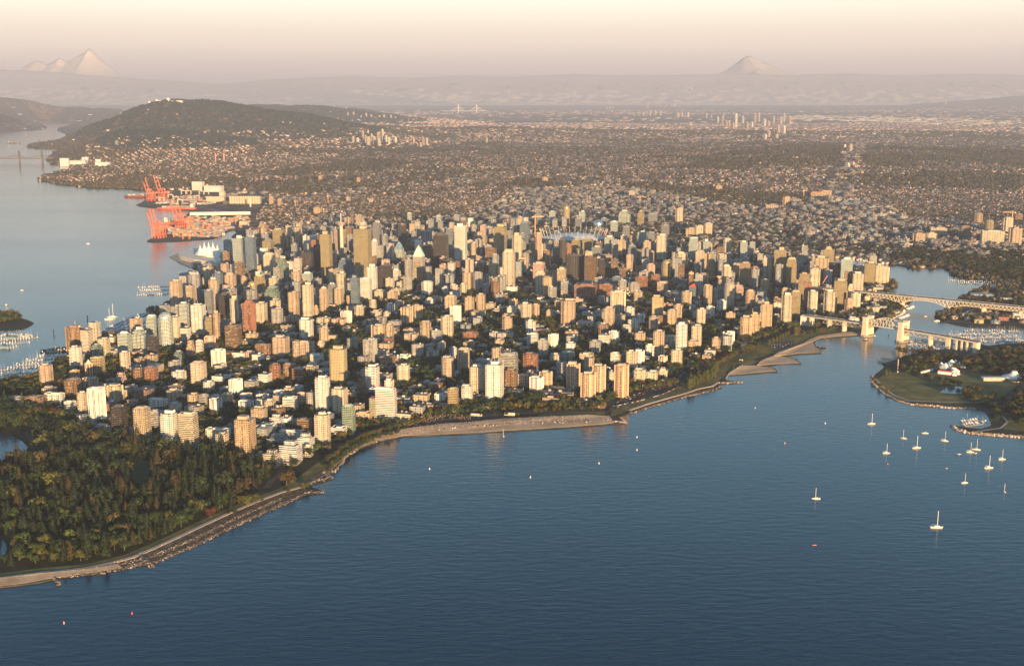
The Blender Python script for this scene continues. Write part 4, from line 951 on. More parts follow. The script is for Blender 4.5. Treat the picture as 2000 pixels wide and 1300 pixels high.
def tree_mass(name, pos, hs, tones, seed, nleaf, label, conif=.5, spread=1.0):
    """many trees of a wood as one object"""
    Vs, Fs, Cs = [], [], []; r_ = np.random.RandomState(seed); off = 0; n = len(pos); kinds = np.where(r_.rand(n) < conif, 0, 1); prng = 0
    for kk, kd in ((0,'cone'),(1,'broad')):
        for v_ in range(4):
            T, TF, sh = leafy(100+v_+kk*10, kd, nleaf); sel = (kinds == kk) & (np.arange(n) % 4 == v_)
            if not sel.any(): continue
            m = sel.sum(); sc = hs[sel]; s3 = np.stack([sc*spread*(1.0 if kk else 1.0), sc*spread, sc], -1)
            T2 = T.copy()
            if nleaf < 200: c0 = T2.reshape(-1,4,3).mean(1, keepdims=True); T2 = (c0 + (T2.reshape(-1,4,3)-c0)*(520/nleaf)**.42).reshape(-1,3)
            V_, F_ = stamp(T2, TF, pos[sel], s3, r_.rand(m)*6.28); Vs.append(V_); Fs.append(F_ + off); off += len(V_)
            base = np.array([GREENSC[t] for t in tones])[r_.randint(len(tones), size=m)]*(.7+.6*r_.rand(m))[:,None]
            if kk == 0: base = base*np.array([.75,.75,.8])
            Cs.append((base[:,None,:]*sh[None,:,None]).reshape(-1,3))
    o = link(name, np_mesh(name, np.concatenate(Vs), np.concatenate(Fs), LEAF, cols=np.concatenate(Cs))); tag(o, label, 'trees', kind='stuff'); return o
def spread_pts(poly, spacing, seed, jitf=.45):
    xs, ys = zip(*poly); r_ = np.random.RandomState(seed)
    X, Y = np.meshgrid(np.arange(min(xs), max(xs), spacing), np.arange(min(ys), max(ys), spacing)); X = X.ravel() + r_.uniform(-jitf, jitf, X.size)*spacing; Y = Y.ravel() + r_.uniform(-jitf, jitf, Y.size)*spacing
    m = inside(X, Y, poly); return X[m], Y[m]

# ------------------------------------------------------------------ the wooded park
PW = Gp([(-250,1130),(0,1112),(60,1104),(160,1098),(215,1086),(290,1062),(340,1040),(400,1008),(450,988),(500,968),(545,950),(560,935),(600,905),(560,912),(500,905),(440,888),(400,885),(330,880),(290,876),(200,852),(150,838),(120,825),(80,806),(0,800),(-250,790)])
HOLES = [Gp([(255,905),(300,900),(300,935),(275,965),(255,945)]), Gp([(372,990),(410,972),(420,985),(385,1000)]), Gp([(-250,838),(60,838),(85,880),(60,905),(-250,915)]), Gp([(-60,1045),(10,1045),(25,1080),(10,1100),(-60,1100)]),
         Gp([(490,965),(520,945),(545,905),(570,915),(545,950),(515,962)]), Gp([(50,845),(80,868),(80,890),(55,905),(60,870)])]
tx, ty = spread_pts(PW, 9.9, 3, .6); okk = clear(tx, ty, 2)
for h_ in HOLES: okk &= ~inside(tx, ty, h_)
okk &= ~((vnoise(tx, ty, 60, 9) > .72))
tx, ty = tx[okk], ty[okk]
ppx = np.array([proj(a, b_, 0) for a, b_ in zip(tx, ty)])
vis = (ppx[:,0] > -40) ; tx, ty, ppx = tx[vis], ty[vis], ppx[vis]
cf = vnoise(tx, ty, 130, 4)*.5 + .5; shore = ppx[:,1] > (1112 - ppx[:,0]*.155 - 50)
con = (rs.rand(len(tx)) < (.25 + .6*cf)) & ~((ppx[:,1] > 1010) & (rs.rand(len(tx)) < .45)) & ~((ppx[:,0] > 300) & (ppx[:,1] < 960) & (rs.rand(len(tx)) < .6))
hh = np.where(con, 14 + 26*rs.rand(len(tx))**1.5, 9 + 15*rs.rand(len(tx)))
score = ppx[:,1] + hh*6*rs.rand(len(tx)); order = np.argsort(-score); nc = nb_ = 0; rest = []
ZL = []
for i in order:
    c = bool(con[i])
    near = 'near the sea wall' if ppx[i,1] > 1075 - ppx[i,0]*.22 else 'in the heart of the wooded park' if ppx[i,1] > 930 else 'at the lagoon and tower edge of the park'
    if c and nc < 290:
        tone = rb.choice(('conifer','conifer','conifer','cedar','conifer')); nc += 1
        o = add_tree('conifer_tree', tx[i], ty[i], hh[i], 'cone', tone, rb.uniform(.85,1.35)); tag(o, f"{'rusty brown' if tone=='cedar' else 'dark green'} {'towering' if hh[i]>30 else 'pointed'} conifer {near}", 'tree', f"{'rusty' if tone=='cedar' else 'dark'} conifers {near}, {'towering' if hh[i]>30 else 'pointed'}")
    elif not c and nb_ < 85:
        tone = rb.choice(('broad','olive','broad','broad','olive','broad','bright','autumn' if rb.random() < .3 else 'broad')); nb_ += 1
        o = add_tree('broadleaf_tree', tx[i], ty[i], hh[i], rb.choice(('broad','broad','irregular')), tone, rb.uniform(.85,1.25))
        dsc = {'broad':'deep green','olive':'olive','bright':'fresh green','autumn':'bronze-leaved'}[tone]; tag(o, f"{dsc} broadleaf tree with a rounded crown {near}", 'tree', f"{dsc} broadleaf trees {near}")
    else: rest.append(i)
rest = np.array(rest); tree_mass('woodland', np.stack([tx[rest],ty[rest],np.full(len(rest),LAND_Z)],-1), hh[rest], ['conifer','broad','cedar','broad','conifer','olive'], 5, 260, 'dense mixed woodland filling the waterfront park', .55)
SPECIAL = [(172,895,22,'broad','bright','bright yellow-green tree standing out amid the dark park wood'),(60,1020+22,14,'irregular','yellow','small yellow-leaved tree behind the big green tree near the sea wall'),
  (40,1075,24,'broad','bright','big round fresh green tree by the little pond'),(230,950,20,'column','copper','narrow dark red tree in the heart of the park'),(412,1010,17,'broad','copper','dark red tree just inside the sea wall'),
  (500,880,22,'column','copper','dark red tree hugging the orange park tower'),(560,948,26,'broad','autumn','tall golden-brown tree on the lawn at the park corner'),(595,955,13,'broad','olive','single round tree beside the small beach groyne'),
  (525,905,26,'cone','conifer','tall dark cypress in front of the white terraced block'),(453,1000,27,'cone','conifer','broad conifer standing over the sea wall lawn'),(445,975,24,'cone','cedar','slender rusty conifer above the sea wall'),
  (482,990,19,'broad','olive','two-lobed olive tree beside the sea wall lawn'),(502,985,19,'broad','olive','rounded tree at the seaward end of the park lawn'),(563,963,7,'broad','olive','tiny round golden tree beside the beach corner path'),
  (105,765+50,22,'broad','copper','dark reddish broadleaf below the harbour lawn'),(1094,798,15,'broad','yellow','bright yellow tree standing before the beach lawn')]
for x, y, h, kd, tn, lb in SPECIAL:
    gx, gy = G(x, y, LAND_Z); o = add_tree('broadleaf_tree' if kd != 'cone' else 'conifer_tree', gx, gy, h, kd, tn, 1.15); tag(o, lb, 'tree')

# ------------------------------------------------------------------ beachfront and waterside trees, one by one
ROWS = [ # (photo polyline, spacing m, height range, kinds, tones, label, group, name)
 ([(640,905),(700,862),(760,842),(800,832),(840,824)], 11, (11,15), 'broad', ('olive','autumn','broad'), 'olive street tree in the row above the narrow beach end', 0),
 ([(640,920),(690,878),(740,856),(790,846)], 10, (8,12), 'broad', ('broad','broad','olive'), 'green tree on the grass bank over the beach end', 0),
 ([(1045,806),(1080,803),(1120,801),(1150,800)], 11, (8,10), 'broad', ('olive','autumn'), 'small golden tree in the row behind the beach lawn', 0),
 ([(985,800),(1030,795),(1060,800),(1010,785),(1080,785),(1110,790),(1130,788)], 12, (16,22), 'broad', ('autumn','olive','broad'), 'large bronze tree in the grove beside the bright beach tower', 0),
 ([(1160,802),(1175,800),(1180,797)], 9, (18,22), 'broad', ('olive',), 'big rounded tree before the front orange octagon', 0),
 ([(1345,760),(1370,748),(1395,738),(1340,755),(1380,735),(1405,725)], 10, (16,24), 'column', ('olive','olive','broad'), 'poplar on the avenue lawn', 0),
 ([(1285,757),(1305,757),(1320,752),(1250,765)], 14, (14,18), 'broad', ('olive','autumn'), 'golden rounded tree beside the beach avenue', 0),
 ([(1355,725),(1365,715),(1400,715),(1430,700),(1440,690)], 12, (13,18), 'broad', ('olive','broad','autumn'), 'broad tree along the avenue before the balcony towers', 0),
 ([(1455,690),(1480,684),(1465,678),(1490,680)], 12, (15,21), 'broad', ('olive','autumn','broad'), 'olive tree in the clump before the orange twin towers', 0),
 ([(1500,675),(1512,668),(1530,660),(1545,652)], 9, (12,14), 'column', ('olive',), 'neat rounded tree in the sunlit row beneath the curved cream tower', 0),
 ([(1555,656),(1560,652)], 8, (24,28), 'column', ('autumn','olive'), 'tall poplar pair beside the curved cream tower', 0),
 ([(1570,655),(1600,650),(1630,645),(1660,642),(1680,641)], 11, (10,15), 'broad', ('olive','autumn','broad'), 'tree on the park bank by the arched bridge', 0),
 ([(1590,645),(1600,640),(1610,638)], 9, (16,20), 'column', ('autumn','olive'), 'tall willow-like tree at the bridge approach', 0),
 ([(1420,720),(1450,708),(1475,700),(1500,690)], 14, (5,8), 'broad', ('olive','broad'), 'low bush between the lawn and the sand', 0),
 ([(868,800),(890,812),(912,815),(940,812),(965,812),(1035,812)], 16, (6,9), 'broad', ('olive','broad'), 'small tree in front of the beach bath house', 0),
 ([(1728,737),(1737,735),(1742,738)], 7, (14,19), 'column', ('olive',), 'weeping willow on the point near the bridge', 0),
 ([(1708,745),(1718,757),(1748,773)], 26, (10,13), 'broad', ('olive','autumn'), 'lone rounded tree beside the point sea wall path', 0),
 ([(1755,690),(1785,694),(1815,690),(1830,694)], 12, (14,19), 'broad', ('olive','autumn','broad'), 'bronze tree between the marina and the point car park', 0),
 ([(1760,715),(1800,722),(1840,718)], 13, (8,12), 'broad', ('broad','olive'), 'green tree along the point car park road', 0),
 ([(1795,735),(1820,742),(1850,745),(1870,748)], 12, (8,12), 'broad', ('olive','bright','autumn'), 'tree beside the park pond', 0),
 ([(1880,772),(1900,785),(1912,782),(1920,790)], 11, (14,18), 'broad', ('autumn','olive'), 'large bronze tree where the point path bends', 0),
 ([(1940,775),(1930,790),(1945,802),(1950,820),(1960,780)], 12, (9,14), 'broad', ('olive','broad'), 'tree beside the heritage harbour path', 0),
 ([(1850,700),(1870,702),(1880,710),(1860,725)], 14, (10,15), 'broad', ('olive','autumn','broad'), 'tree between the car park and the white tents', 0)]
XT = []
for line, spc, hr, kd, tones, lb, _ in ROWS:
    W_ = Gp(line, LAND_Z); acc = 0
    for i in range(len(W_)-1):
        a, b_ = W_[i], W_[i+1]; L = math.hypot(b_[0]-a[0], b_[1]-a[1]); n = max(1, int(L/spc))
        for j in range(n):
            t = j/n; x, y = a[0]+(b_[0]-a[0])*t+rb.uniform(-2,2), a[1]+(b_[1]-a[1])*t+rb.uniform(-2,2)
            if not clear(np.array([x]), np.array([y]), -2)[0] or len(XT) > 290: continue
            o = add_tree('broadleaf_tree' if kd == 'broad' else 'columnar_tree', x, y, rb.uniform(*hr), kd, rb.choice(tones), rb.uniform(1.0,1.3)); XT.append((x, y)); tag(o, lb, 'tree', lb.replace('tree', 'trees', 1) if 'tree' in lb else lb + 's')
# street and garden trees of the city (beyond counting)
sx, sy = spread_pts(CITYZ, 11.5, 31); okk = clear(sx, sy, 1)
lowa = np.array([(q[0], q[1], max(q[2], q[3])*.52) for q in LOWS2])
def off_lows(x, y):
    k = np.ones(len(x), bool); cell = {}
    for i, (a, b_, r_) in enumerate(lowa): cell.setdefault((int(a//50), int(b_//50)), []).append(i)
    for j in range(len(x)):
        ci, cj = int(x[j]//50), int(y[j]//50)
        for di in (-1,0,1):
            for dj in (-1,0,1):
                for i in cell.get((ci+di, cj+dj), ()):
                    if abs(x[j]-lowa[i,0]) < lowa[i,2] and abs(y[j]-lowa[i,1]) < lowa[i,2]: k[j] = False
    return k
okk &= off_lows(sx, sy); wz = inside(sx, sy, WESTZ); okk &= wz | (rs.rand(len(sx)) < .35)
sx, sy = sx[okk], sy[okk]; sh_ = rs.uniform(8, 18, len(sx))
tree_mass('street_trees', np.stack([sx,sy,np.full(len(sx),LAND_Z)],-1), sh_, ['broad','olive','broad','conifer','autumn'], 6, 90, 'countless street and garden trees between the city blocks', .12, 1.25)
EXTRA = [Gp([(1880,520),(1740,508),(1760,495),(1850,485),(2050,500),(2100,560),(1985,552),(1900,535)]), Gp([(1890,706),(1960,690),(2050,684),(2150,700),(2100,840),(1985,835),(1965,800),(1990,760),(1960,735),(1900,728),(1870,715)]),
         Gp([(700,410),(840,400),(960,382),(975,400),(900,425),(740,432)]), Gp([(1875,768),(1930,775),(1935,795),(1900,790)]), Gp([(-100,745),(20,748),(75,738),(130,700),(135,715),(100,742),(60,760),(-60,800)]), Gp([(-90,606),(20,614),(45,625),(10,632),(-80,645)]),
         Gp([(1762,712),(1800,700),(1850,698),(1895,706),(1885,722),(1872,708),(1850,708),(1830,716),(1800,730),(1765,735)]), Gp([(1830,752),(1900,748),(1960,752),(1975,765),(1930,772),(1890,770),(1888,758),(1850,756)]), Gp([(1870,600),(1950,605),(2050,612),(2050,600),(1950,594),(1880,590)]),
         Gp([(1240,420),(1300,392),(1440,396),(1560,425),(1480,430),(1380,425)]), Gp([(1730,405),(1850,400),(2050,410),(2050,450),(1900,430),(1760,430)]), Gp([(640,452),(740,432),(900,425),(1000,385),(1200,375),(1400,400),(1560,425),(1880,455),(1880,515),(1600,495),(1440,482),(1290,468),(1180,453),(900,446)])]
for k, z_ in enumerate(EXTRA):
    ex, ey = spread_pts(z_, (10, 12, 14, 10, 10, 10, 12, 11, 14, 20, 20, 24)[k], 50+k); m = clear(ex, ey, 2) & inside(ex, ey, COAST if k != 5 else DEADMAN) & (vnoise(ex, ey, 90, k) < .55)
    ex, ey = ex[m], ey[m]
    tree_mass('wood', np.stack([ex,ey,np.full(len(ex),LAND_Z)],-1), rs.uniform(9, 19, len(ex)), ['broad','olive','autumn','conifer'], 70+k, 90,
      ['belt of bronze and green trees along the far creek shore','dark wood behind the round museum on the point','dark tree belt beyond the city centre','clump of large trees at the bend of the point path','dark shrubbery beside the coal harbour marina','dark trees on the small harbour island','bronze trees between the marina and the tents','trees and bushes around the park pond','trees among the sheds of the market island','tree belt beyond the creek flats','wooded slope behind the southern offices','street trees scattered over the creek flats'][k], .15, 1.3)
# ------------------------------------------------------------------ suburbs: houses, sheds and trees to the horizon
def house_template(flat=False):
    if flat:
        T = np.array([(-.5,-.5,0),(.5,-.5,0),(.5,.5,0),(-.5,.5,0),(-.5,-.5,1),(.5,-.5,1),(.5,.5,1),(-.5,.5,1),(-.15,-.1,1),(.15,-.1,1),(.15,.25,1),(-.15,.25,1),(-.15,-.1,1.25),(.15,-.1,1.25),(.15,.25,1.25),(-.15,.25,1.25)], float)
        F = np.array([(0,1,5,4),(1,2,6,5),(2,3,7,6),(3,0,4,7),(4,5,6,7),(8,9,13,12),(9,10,14,13),(10,11,15,14),(11,8,12,15),(12,13,14,15)]); roof = np.array([0,0,0,0,1,0,0,0,0,1])
    else:
        T = np.array([(-.5,-.5,-.3),(.5,-.5,-.3),(.5,.5,-.3),(-.5,.5,-.3),(-.5,-.5,.6),(.5,-.5,.6),(.5,.5,.6),(-.5,.5,.6),(-.28,0,1),(.28,0,1)], float)
        F = np.array([(0,1,5,4),(1,2,6,5),(2,3,7,6),(3,0,4,7),(4,5,9,8),(6,7,8,9),(5,6,9,9),(7,4,8,8)]); roof = np.array([0,0,0,0,1,1,1,1])
        T = np.concatenate([T, [(.28,0.001,1),(-.28,-0.001,1)]]); F[6] = (5,6,10,9); F[7] = (7,4,8,11)
    return T, F, roof
ga = np.array([math.sin(R(60)), math.cos(R(60))]); gb_ = np.array([-math.sin(R(30)), math.cos(R(30))])    # avenues run off to the harbour side, streets to the other
def lattice(y0, y1, su, sv, seed):
    r_ = np.random.RandomState(seed); Lx = .47*y1
    iu = np.arange(-int(y1*1.3/su), int(y1*1.3/su)); iv = np.arange(-int(y1*1.3/sv), int(y1*1.3/sv)); A, B = np.meshgrid(iu, iv)
    A = A.ravel(); B = B.ravel(); x = A*su*gb_[0] + B*sv*ga[0]; y = A*su*gb_[1] + B*sv*ga[1]
    m = (y > y0) & (y < y1) & (np.abs(x) < .455*y + 60); x, y, A, B = x[m], y[m], A[m], B[m]
    x = x + r_.uniform(-1.5,1.5,len(x)); y = y + r_.uniform(-1.5,1.5,len(x)); return x, y, A, B
FLATS = Gp([(480,462),(600,440),(620,415),(700,425),(740,432),(900,425),(975,400),(1000,380),(1200,372),(1400,400),(1560,425),(1700,440),(1880,450),(2300,455),(2300,500),(1880,520),(1740,508),(1600,497),(1440,484),(1290,470),(1180,455),(900,448),(640,455)])
EXCL = [Gp([(240,376),(300,372),(440,372),(520,378),(520,400),(500,425),(512,440),(470,470),(440,470),(280,480),(250,400)]), Gp([(320,480),(440,484),(480,500),(450,545),(340,560)]), Gp([(1120,460),(1140,375),(1200,372),(1200,440),(1190,460)])]
def noport(x, y):
    k = np.ones(len(x), bool)
    for e_ in EXCL: k &= ~inside(x, y, e_)
    return k
SUBZ = lambda x, y: noport(x, y) & inside(x, y, COAST) & ~inside(x, y, FLATS) & ~inside(x, y, CITYZ)
woods = lambda x, y: vnoise(x, y, 900, 21)*.65 + vnoise(x, y, 330, 22)*.5
def road_clear(x, y): return np.ones(len(x), bool)
hx, hy, HA, HB = [], [], [], []
parts_ = [(2900, 6500, 15, 34, 1.0), (6500, 10000, 19, 42, .9), (10000, 15000, 30, 64, .8), (15000, 24000, 60, 130, .8), (24000, 46000, 150, 330, .6)]
PXF = lambda x, y: 1000 + FPX*x/(y*cp + CAM_H*sp_)
allH = []
for k, (y0, y1, su, sv, pr) in enumerate(parts_):
    x, y, A, B = lattice(y0, y1, su, sv, 80+k); m = SUBZ(x, y); x, y, A, B = x[m], y[m], A[m], B[m]
    w_ = woods(x, y); px = PXF(x, y)
    hillm = (terr(x, y) > 190) ; dens = np.where(w_ > .30, .18, np.where(w_ > .08, .68, .93))*pr
    dens = np.where((px < 620) & (y > 12500), .02, dens); dens = np.where((y > 24000), .35*(vnoise(x, y, 4000, 41) > 0), dens); dens = np.where(hillm, .0, dens); dens = np.where((px < 170) & (y > 10000), .0, dens)
    # every eighth avenue is wide
    dens = np.where((A*su) % 240 < su, .05, dens)
    m = rs.rand(len(x)) < dens; x, y = x[m], y[m]; m = clear(x, y, 4); x, y = x[m], y[m]; f_ = (1.15, 1.5, 2.6, 4.6, 10.0)[k]
    allH.append((x, y, np.full(len(x), f_)))
x = np.concatenate([a[0] for a in allH]); y = np.concatenate([a[1] for a in allH]); f_ = np.concatenate([a[2] for a in allH]); n = len(x)
T, TF, rf = house_template(); ang = math.atan2(gb_[1], gb_[0]) + np.where(rs.rand(n) < .5, 0, math.pi/2)
sc = np.stack([rs.uniform(10,15,n)*f_, rs.uniform(8.5,11.5,n)*f_, rs.uniform(6.5,9,n)*np.minimum(f_,1.5)], -1); pos = np.stack([x, y, gz(x, y)], -1)
wallc = np.array([(.80,.60,.46),(.68,.46,.36),(.85,.76,.66),(.50,.38,.30),(.74,.52,.42)])[rs.randint(5, size=n)]*(.7+.45*rs.rand(n))[:,None]
roofc = np.array([(.22,.16,.13),(.14,.12,.11),(.34,.20,.14),(.42,.31,.25),(.13,.10,.09)])[rs.randint(5, size=n)]*(.7+.6*rs.rand(n))[:,None]
nearest = np.argsort(y)[:0]
# the largest-showing 280 houses stand alone
inview = (proj(0,0,0) is not None); pvx = PXF(x, y); cand = np.where((pvx > 0) & (pvx < 2000))[0]; cand = cand[np.argsort(y[cand])][:280]
solo = np.zeros(n, bool); solo[cand] = True
def hcols(idx): return np.where(rf[None,:,None] == 1, roofc[idx][:,None,:], wallc[idx][:,None,:]).reshape(-1,3)
HP = []
for i in cand:
    me = np_mesh('house', *stamp(T, TF, np.zeros((1,3)), sc[i:i+1], np.zeros(1)), HOUSE, cols=hcols(np.array([i])))
    o = link('house', me, None, tuple(pos[i]), float(ang[i])); lm = 'brown' if roofc[i].sum() < .5 else 'pale'
    d, dr, nm = rel(*proj(x[i], y[i], 0)); HP.append((d, f"small {lm}-roofed house", dr, nm, o, 'house', 'detached houses across the creek'))
def assign_grouped(items):
    for d, desc, dr, nm, root, cat, grp in items: tag(root, f"{desc} far {dr} {nm}", cat, f"{desc}s {dr} {nm}")
assign_grouped(HP)
ri = np.where(~solo)[0]
V_, F_ = stamp(T, TF, pos[ri], sc[ri], ang[ri]); o = link('suburban_houses', np_mesh('suburban_houses', V_, F_, HOUSE, cols=hcols(ri))); tag(o, 'endless rows of pink-lit suburban houses reaching toward the horizon', 'houses', kind='stuff')
print('houses', n)
# suburb trees
allT = []
for k, (y0, y1, sp, hh_) in enumerate([(2900, 6500, 15, 1.0), (6500, 10500, 24, 1.5), (10500, 17000, 48, 2.6)]):
    r_ = np.random.RandomState(90+k); nn = int(.93*(y1*y1-y0*y0)/2/sp/sp); y = np.sqrt(r_.rand(nn)*(y1*y1-y0*y0)+y0*y0); x = (r_.rand(nn)*2-1)*.46*y
    w_ = woods(x, y); m = SUBZ(x, y) & (r_.rand(nn) < np.where(w_ > .2, 1.0, .36)) & clear(x, y, 3); x, y = x[m], y[m]; allT.append((x, y, np.full(len(x), hh_)))
x = np.concatenate([a[0] for a in allT]); y = np.concatenate([a[1] for a in allT]); f_ = np.concatenate([a[2] for a in allT]); n = len(x)
def clump(seed):
    r_ = np.random.RandomState(seed); T = np.array([(math.cos(a)*.5*(1+.3*r_.rand()), math.sin(a)*.5*(1+.3*r_.rand()), z) for z, q in ((.15,0),(.62,1)) for a in [2*math.pi*(i+.5*q)/5 for i in range(5)]]); T[5:,:2] *= .85
    T = np.concatenate([T, [(0.02,0.05,.98)]]); F = []
    for i in range(5): j = (i+1) % 5; F += [(i, j, 5+i), (j, 5+j, 5+i), (5+i, 5+j, 10)]
    T += r_.normal(size=T.shape)*.07; return T, np.array(F)
Vs, Fs, Cs, off = [], [], [], 0
for v_ in range(5):
    T2, F2 = clump(v_); s = np.arange(n) % 5 == v_; m = s.sum(); h_ = rs.uniform(8, 15, m)*np.minimum(f_[s], 1.6); wd = rs.uniform(9, 15, m)*f_[s]
    V_, F_ = stamp(T2, F2, np.stack([x[s], y[s], gz(x[s], y[s])-.5], -1), np.stack([wd, wd*rs.uniform(.8,1.2,m), h_], -1), rs.rand(m)*6.28); Vs.append(V_); Fs.append(F_+off); off += len(V_)
    b_ = np.array([(.075,.066,.028),(.10,.078,.034),(.055,.055,.026),(.12,.085,.040),(.065,.062,.026)])[rs.randint(5, size=m)]*(.7+.8*rs.rand(m))[:,None]; Cs.append((b_[:,None,:]*(.8+.4*rs.rand(m, len(F2)))[:,:,None]).reshape(-1,3))
o = link('suburban_trees', np_mesh('suburban_trees', np.concatenate(Vs), np.concatenate(Fs), LEAF, cols=np.concatenate(Cs))); tag(o, 'dark tree cover woven between the suburban streets', 'trees', kind='stuff'); print('subtrees', n)
# woods on the hills
r_ = np.random.RandomState(99); nn = 60000; x = r_.uniform(-9500, -1500, nn); y = r_.uniform(9500, 21500, nn); m = SUBZ(x, y) & (terr(x, y) > 110) & (np.abs(x) < .47*y); x, y = x[m], y[m]; m = (terr(x,y) > 190) | (r_.rand(len(x)) < .5); x, y = x[m], y[m]; n = len(x)
T2, F2 = clump(9); wd = rs.uniform(28, 60, n); V_, F_ = stamp(T2, F2, np.stack([x, y, gz(x, y)-2], -1), np.stack([wd, wd, rs.uniform(18,36,n)], -1), rs.rand(n)*6.28)
o = link('hill_forest', np_mesh('hill_forest', V_, F_, LEAF, cols=np.repeat(np.array([(.026,.038,.030)])*(.7+.6*rs.rand(n))[:,None], len(F2), 0))); tag(o, 'forest covering the long hill and the shores of the inlet', 'forest', kind='stuff')  # hillside shade put into the leaf colour as a dark bluish green

# larger flat-roofed sheds and blocks: creek flats, industrial strips, malls
def sheds(name, zone_pts, sp, wr, hr, seed, label, kind='stuff', prob=.8, pal=None, angle=None, top_n=0, grp='', nm='flat_roofed_building'):
    r_ = np.random.RandomState(seed); xs, ys = zip(*zone_pts); ang = GRID if angle is None else angle; c, s = math.cos(ang), math.sin(ang)
    U_ = [px*c+py*s for px, py in zone_pts]; V_ = [-px*s+py*c for px, py in zone_pts]; A, B = np.meshgrid(np.arange(min(U_), max(U_), sp), np.arange(min(V_), max(V_), sp)); A = A + (B//sp % 3)*sp*.37; A = A.ravel()+r_.uniform(-.42,.42,A.size)*sp; B = B.ravel()+r_.uniform(-.35,.35,B.size)*sp
    x, y = A*c-B*s, A*s+B*c; m = inside(x, y, zone_pts) & inside(x, y, COAST) & clear(x, y, sp*.35) & (r_.rand(len(x)) < prob); x, y = x[m], y[m]; n = len(x)
    if n == 0: return
    ed = edge_dist(x, y, CREEKS_W); ed2 = edge_dist(x, y, CREEKN_W); m = (ed > sp*.55) & (ed2 > sp*.55); x, y = x[m], y[m]; n = len(x)
    T, TF, rf = house_template(True); w_ = r_.uniform(wr[0], wr[1], n); w_ = w_*np.where(r_.rand(n) < .3, 1.7, .9); d_ = r_.uniform(wr[0]*.6, wr[1]*.85, n); sc = np.stack([w_, d_, r_.uniform(hr[0], hr[1], n)**1.0], -1)
    pal = np.array(pal or [(.22,.20,.19),(.36,.33,.31),(.28,.20,.17),(.14,.14,.15),(.46,.43,.40),(.20,.25,.29)]); wc = pal[r_.randint(len(pal), size=n)]*(.75+.4*r_.rand(n))[:,None]; rc = np.array([(.09,.09,.09),(.15,.14,.14),(.065,.065,.07),(.26,.25,.24)])[r_.randint(4, size=n)]  # default wall and roof tones darkened, the flats' shade put into the colour
    cols = np.where(rf[None,:,None] == 1, rc[:,None,:], wc[:,None,:]); win = np.tile(np.array([[.6,.42,4.5]]), (n*len(TF), 1)); gl = np.tile(np.array([[.07,.08,.09]]), (n*len(TF), 1))
    # facade coordinates in metres
    fuv = np.zeros((n, len(TF), 4, 2)); 
    for k, f in enumerate(TF):
        P = T[f]; side = rf[k] == 0
        if not side: win.reshape(n, len(TF), 3)[:,k] = (0,0,3); continue
        L = np.hypot((P[1,0]-P[0,0])*sc[:,0], (P[1,1]-P[0,1])*sc[:,1]); fuv[:,k,1,0] = L; fuv[:,k,2,0] = L
        for v_ in range(4): fuv[:,k,v_,1] = P[v_,2]*sc[:,2]
        fuv[:,k,:,0] += (np.arange(n)*37 % 211)[:,None]
    angs = ang + np.where(vnoise(x, y, 260, 31) > .15, R(17), 0) + np.where(r_.rand(n) < .15, math.pi/2, 0); pos = np.stack([x, y, gz(x, y)-.3], -1); order = np.argsort(y); solo = order[:top_n]; restm = np.ones(n, bool); restm[solo] = False; items = []
    for i in solo:
        V2, F2 = stamp(T, TF, np.zeros((1,3)), sc[i:i+1], np.zeros(1)); me = np_mesh(nm, V2, F2, FAC, cols=cols[i], uv=fuv[i].reshape(-1,2), win=win.reshape(n,-1,3)[i], gls=gl.reshape(n,-1,3)[i]); o = link(nm, me, None, tuple(pos[i]), float(angs[i]))
        tone = 'pale' if wc[i].sum() > 1.2 else 'dark' if wc[i].sum() < .75 else 'warm grey'; d, dr, ln = rel(*proj(x[i], y[i], 0)); items.append((d, f"{tone} {'broad' if sc[i,0] > np.mean(wr) else 'small'} flat-roofed building", dr, 'the ' + ln, o, 'building', grp))
    assign(items); r2 = np.where(restm)[0]
    V2, F2 = stamp(T, TF, pos[r2], sc[r2], angs[r2]); o = link(name, np_mesh(name, V2, F2, FAC, cols=cols[r2].reshape(-1,3), uv=fuv[r2].reshape(-1,2), win=win.reshape(n,-1,3)[r2].reshape(-1,3), gls=gl.reshape(n,-1,3)[r2].reshape(-1,3))); tag(o, label, 'buildings', kind='stuff')
AE = math.atan2(gb_[1], gb_[0])
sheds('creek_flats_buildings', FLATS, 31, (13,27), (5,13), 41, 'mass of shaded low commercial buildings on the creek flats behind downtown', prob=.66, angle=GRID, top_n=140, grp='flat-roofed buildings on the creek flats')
sheds('industrial_buildings', Gp([(430,400),(600,395),(1000,378),(990,350),(700,345),(480,350)]), 70, (30,62), (8,14), 42, 'band of pink-lit warehouses between port and suburbs', prob=.4, angle=AE)
sheds('commercial_buildings', Gp([(560,300),(1000,310),(1300,330),(1330,300),(1000,285),(640,285)]), 150, (50,130), (8,14), 43, 'scattered bright roofs of distant malls and factories', prob=.33, angle=AE)
sheds('riverside_warehouses', Gp([(1500,236),(1700,240),(2100,252),(2100,243),(1720,228),(1540,227)]), 330, (150,320), (12,20), 44, 'far strip of bright warehouse roofs near the river', prob=.55, angle=R(8), pal=[(.85,.8,.75),(.7,.66,.6)])
sheds('southern_commercial_buildings', Gp([(1540,400),(1700,398),(1800,440),(1700,445),(1560,420)]), 48, (24,44), (10,24), 45, 'cluster of mid-height commercial blocks on the southern slope', prob=.7, angle=R(0))
sheds('island_workshops', Gp([(1850,608),(1900,612),(2060,622),(2060,640),(1950,637),(1880,631),(1846,622)]), 30, (14,26), (5,9), 48, 'workshops and market sheds crowded on the island under the bridge', prob=.6)
sheds('avenue_buildings', Gp([(1600,400),(1660,300),(1672,285),(1690,285),(1690,300),(1660,400)]), 60, (26,52), (8,22), 46, 'bright blocks lining the long straight avenue', prob=.7, angle=R(0))
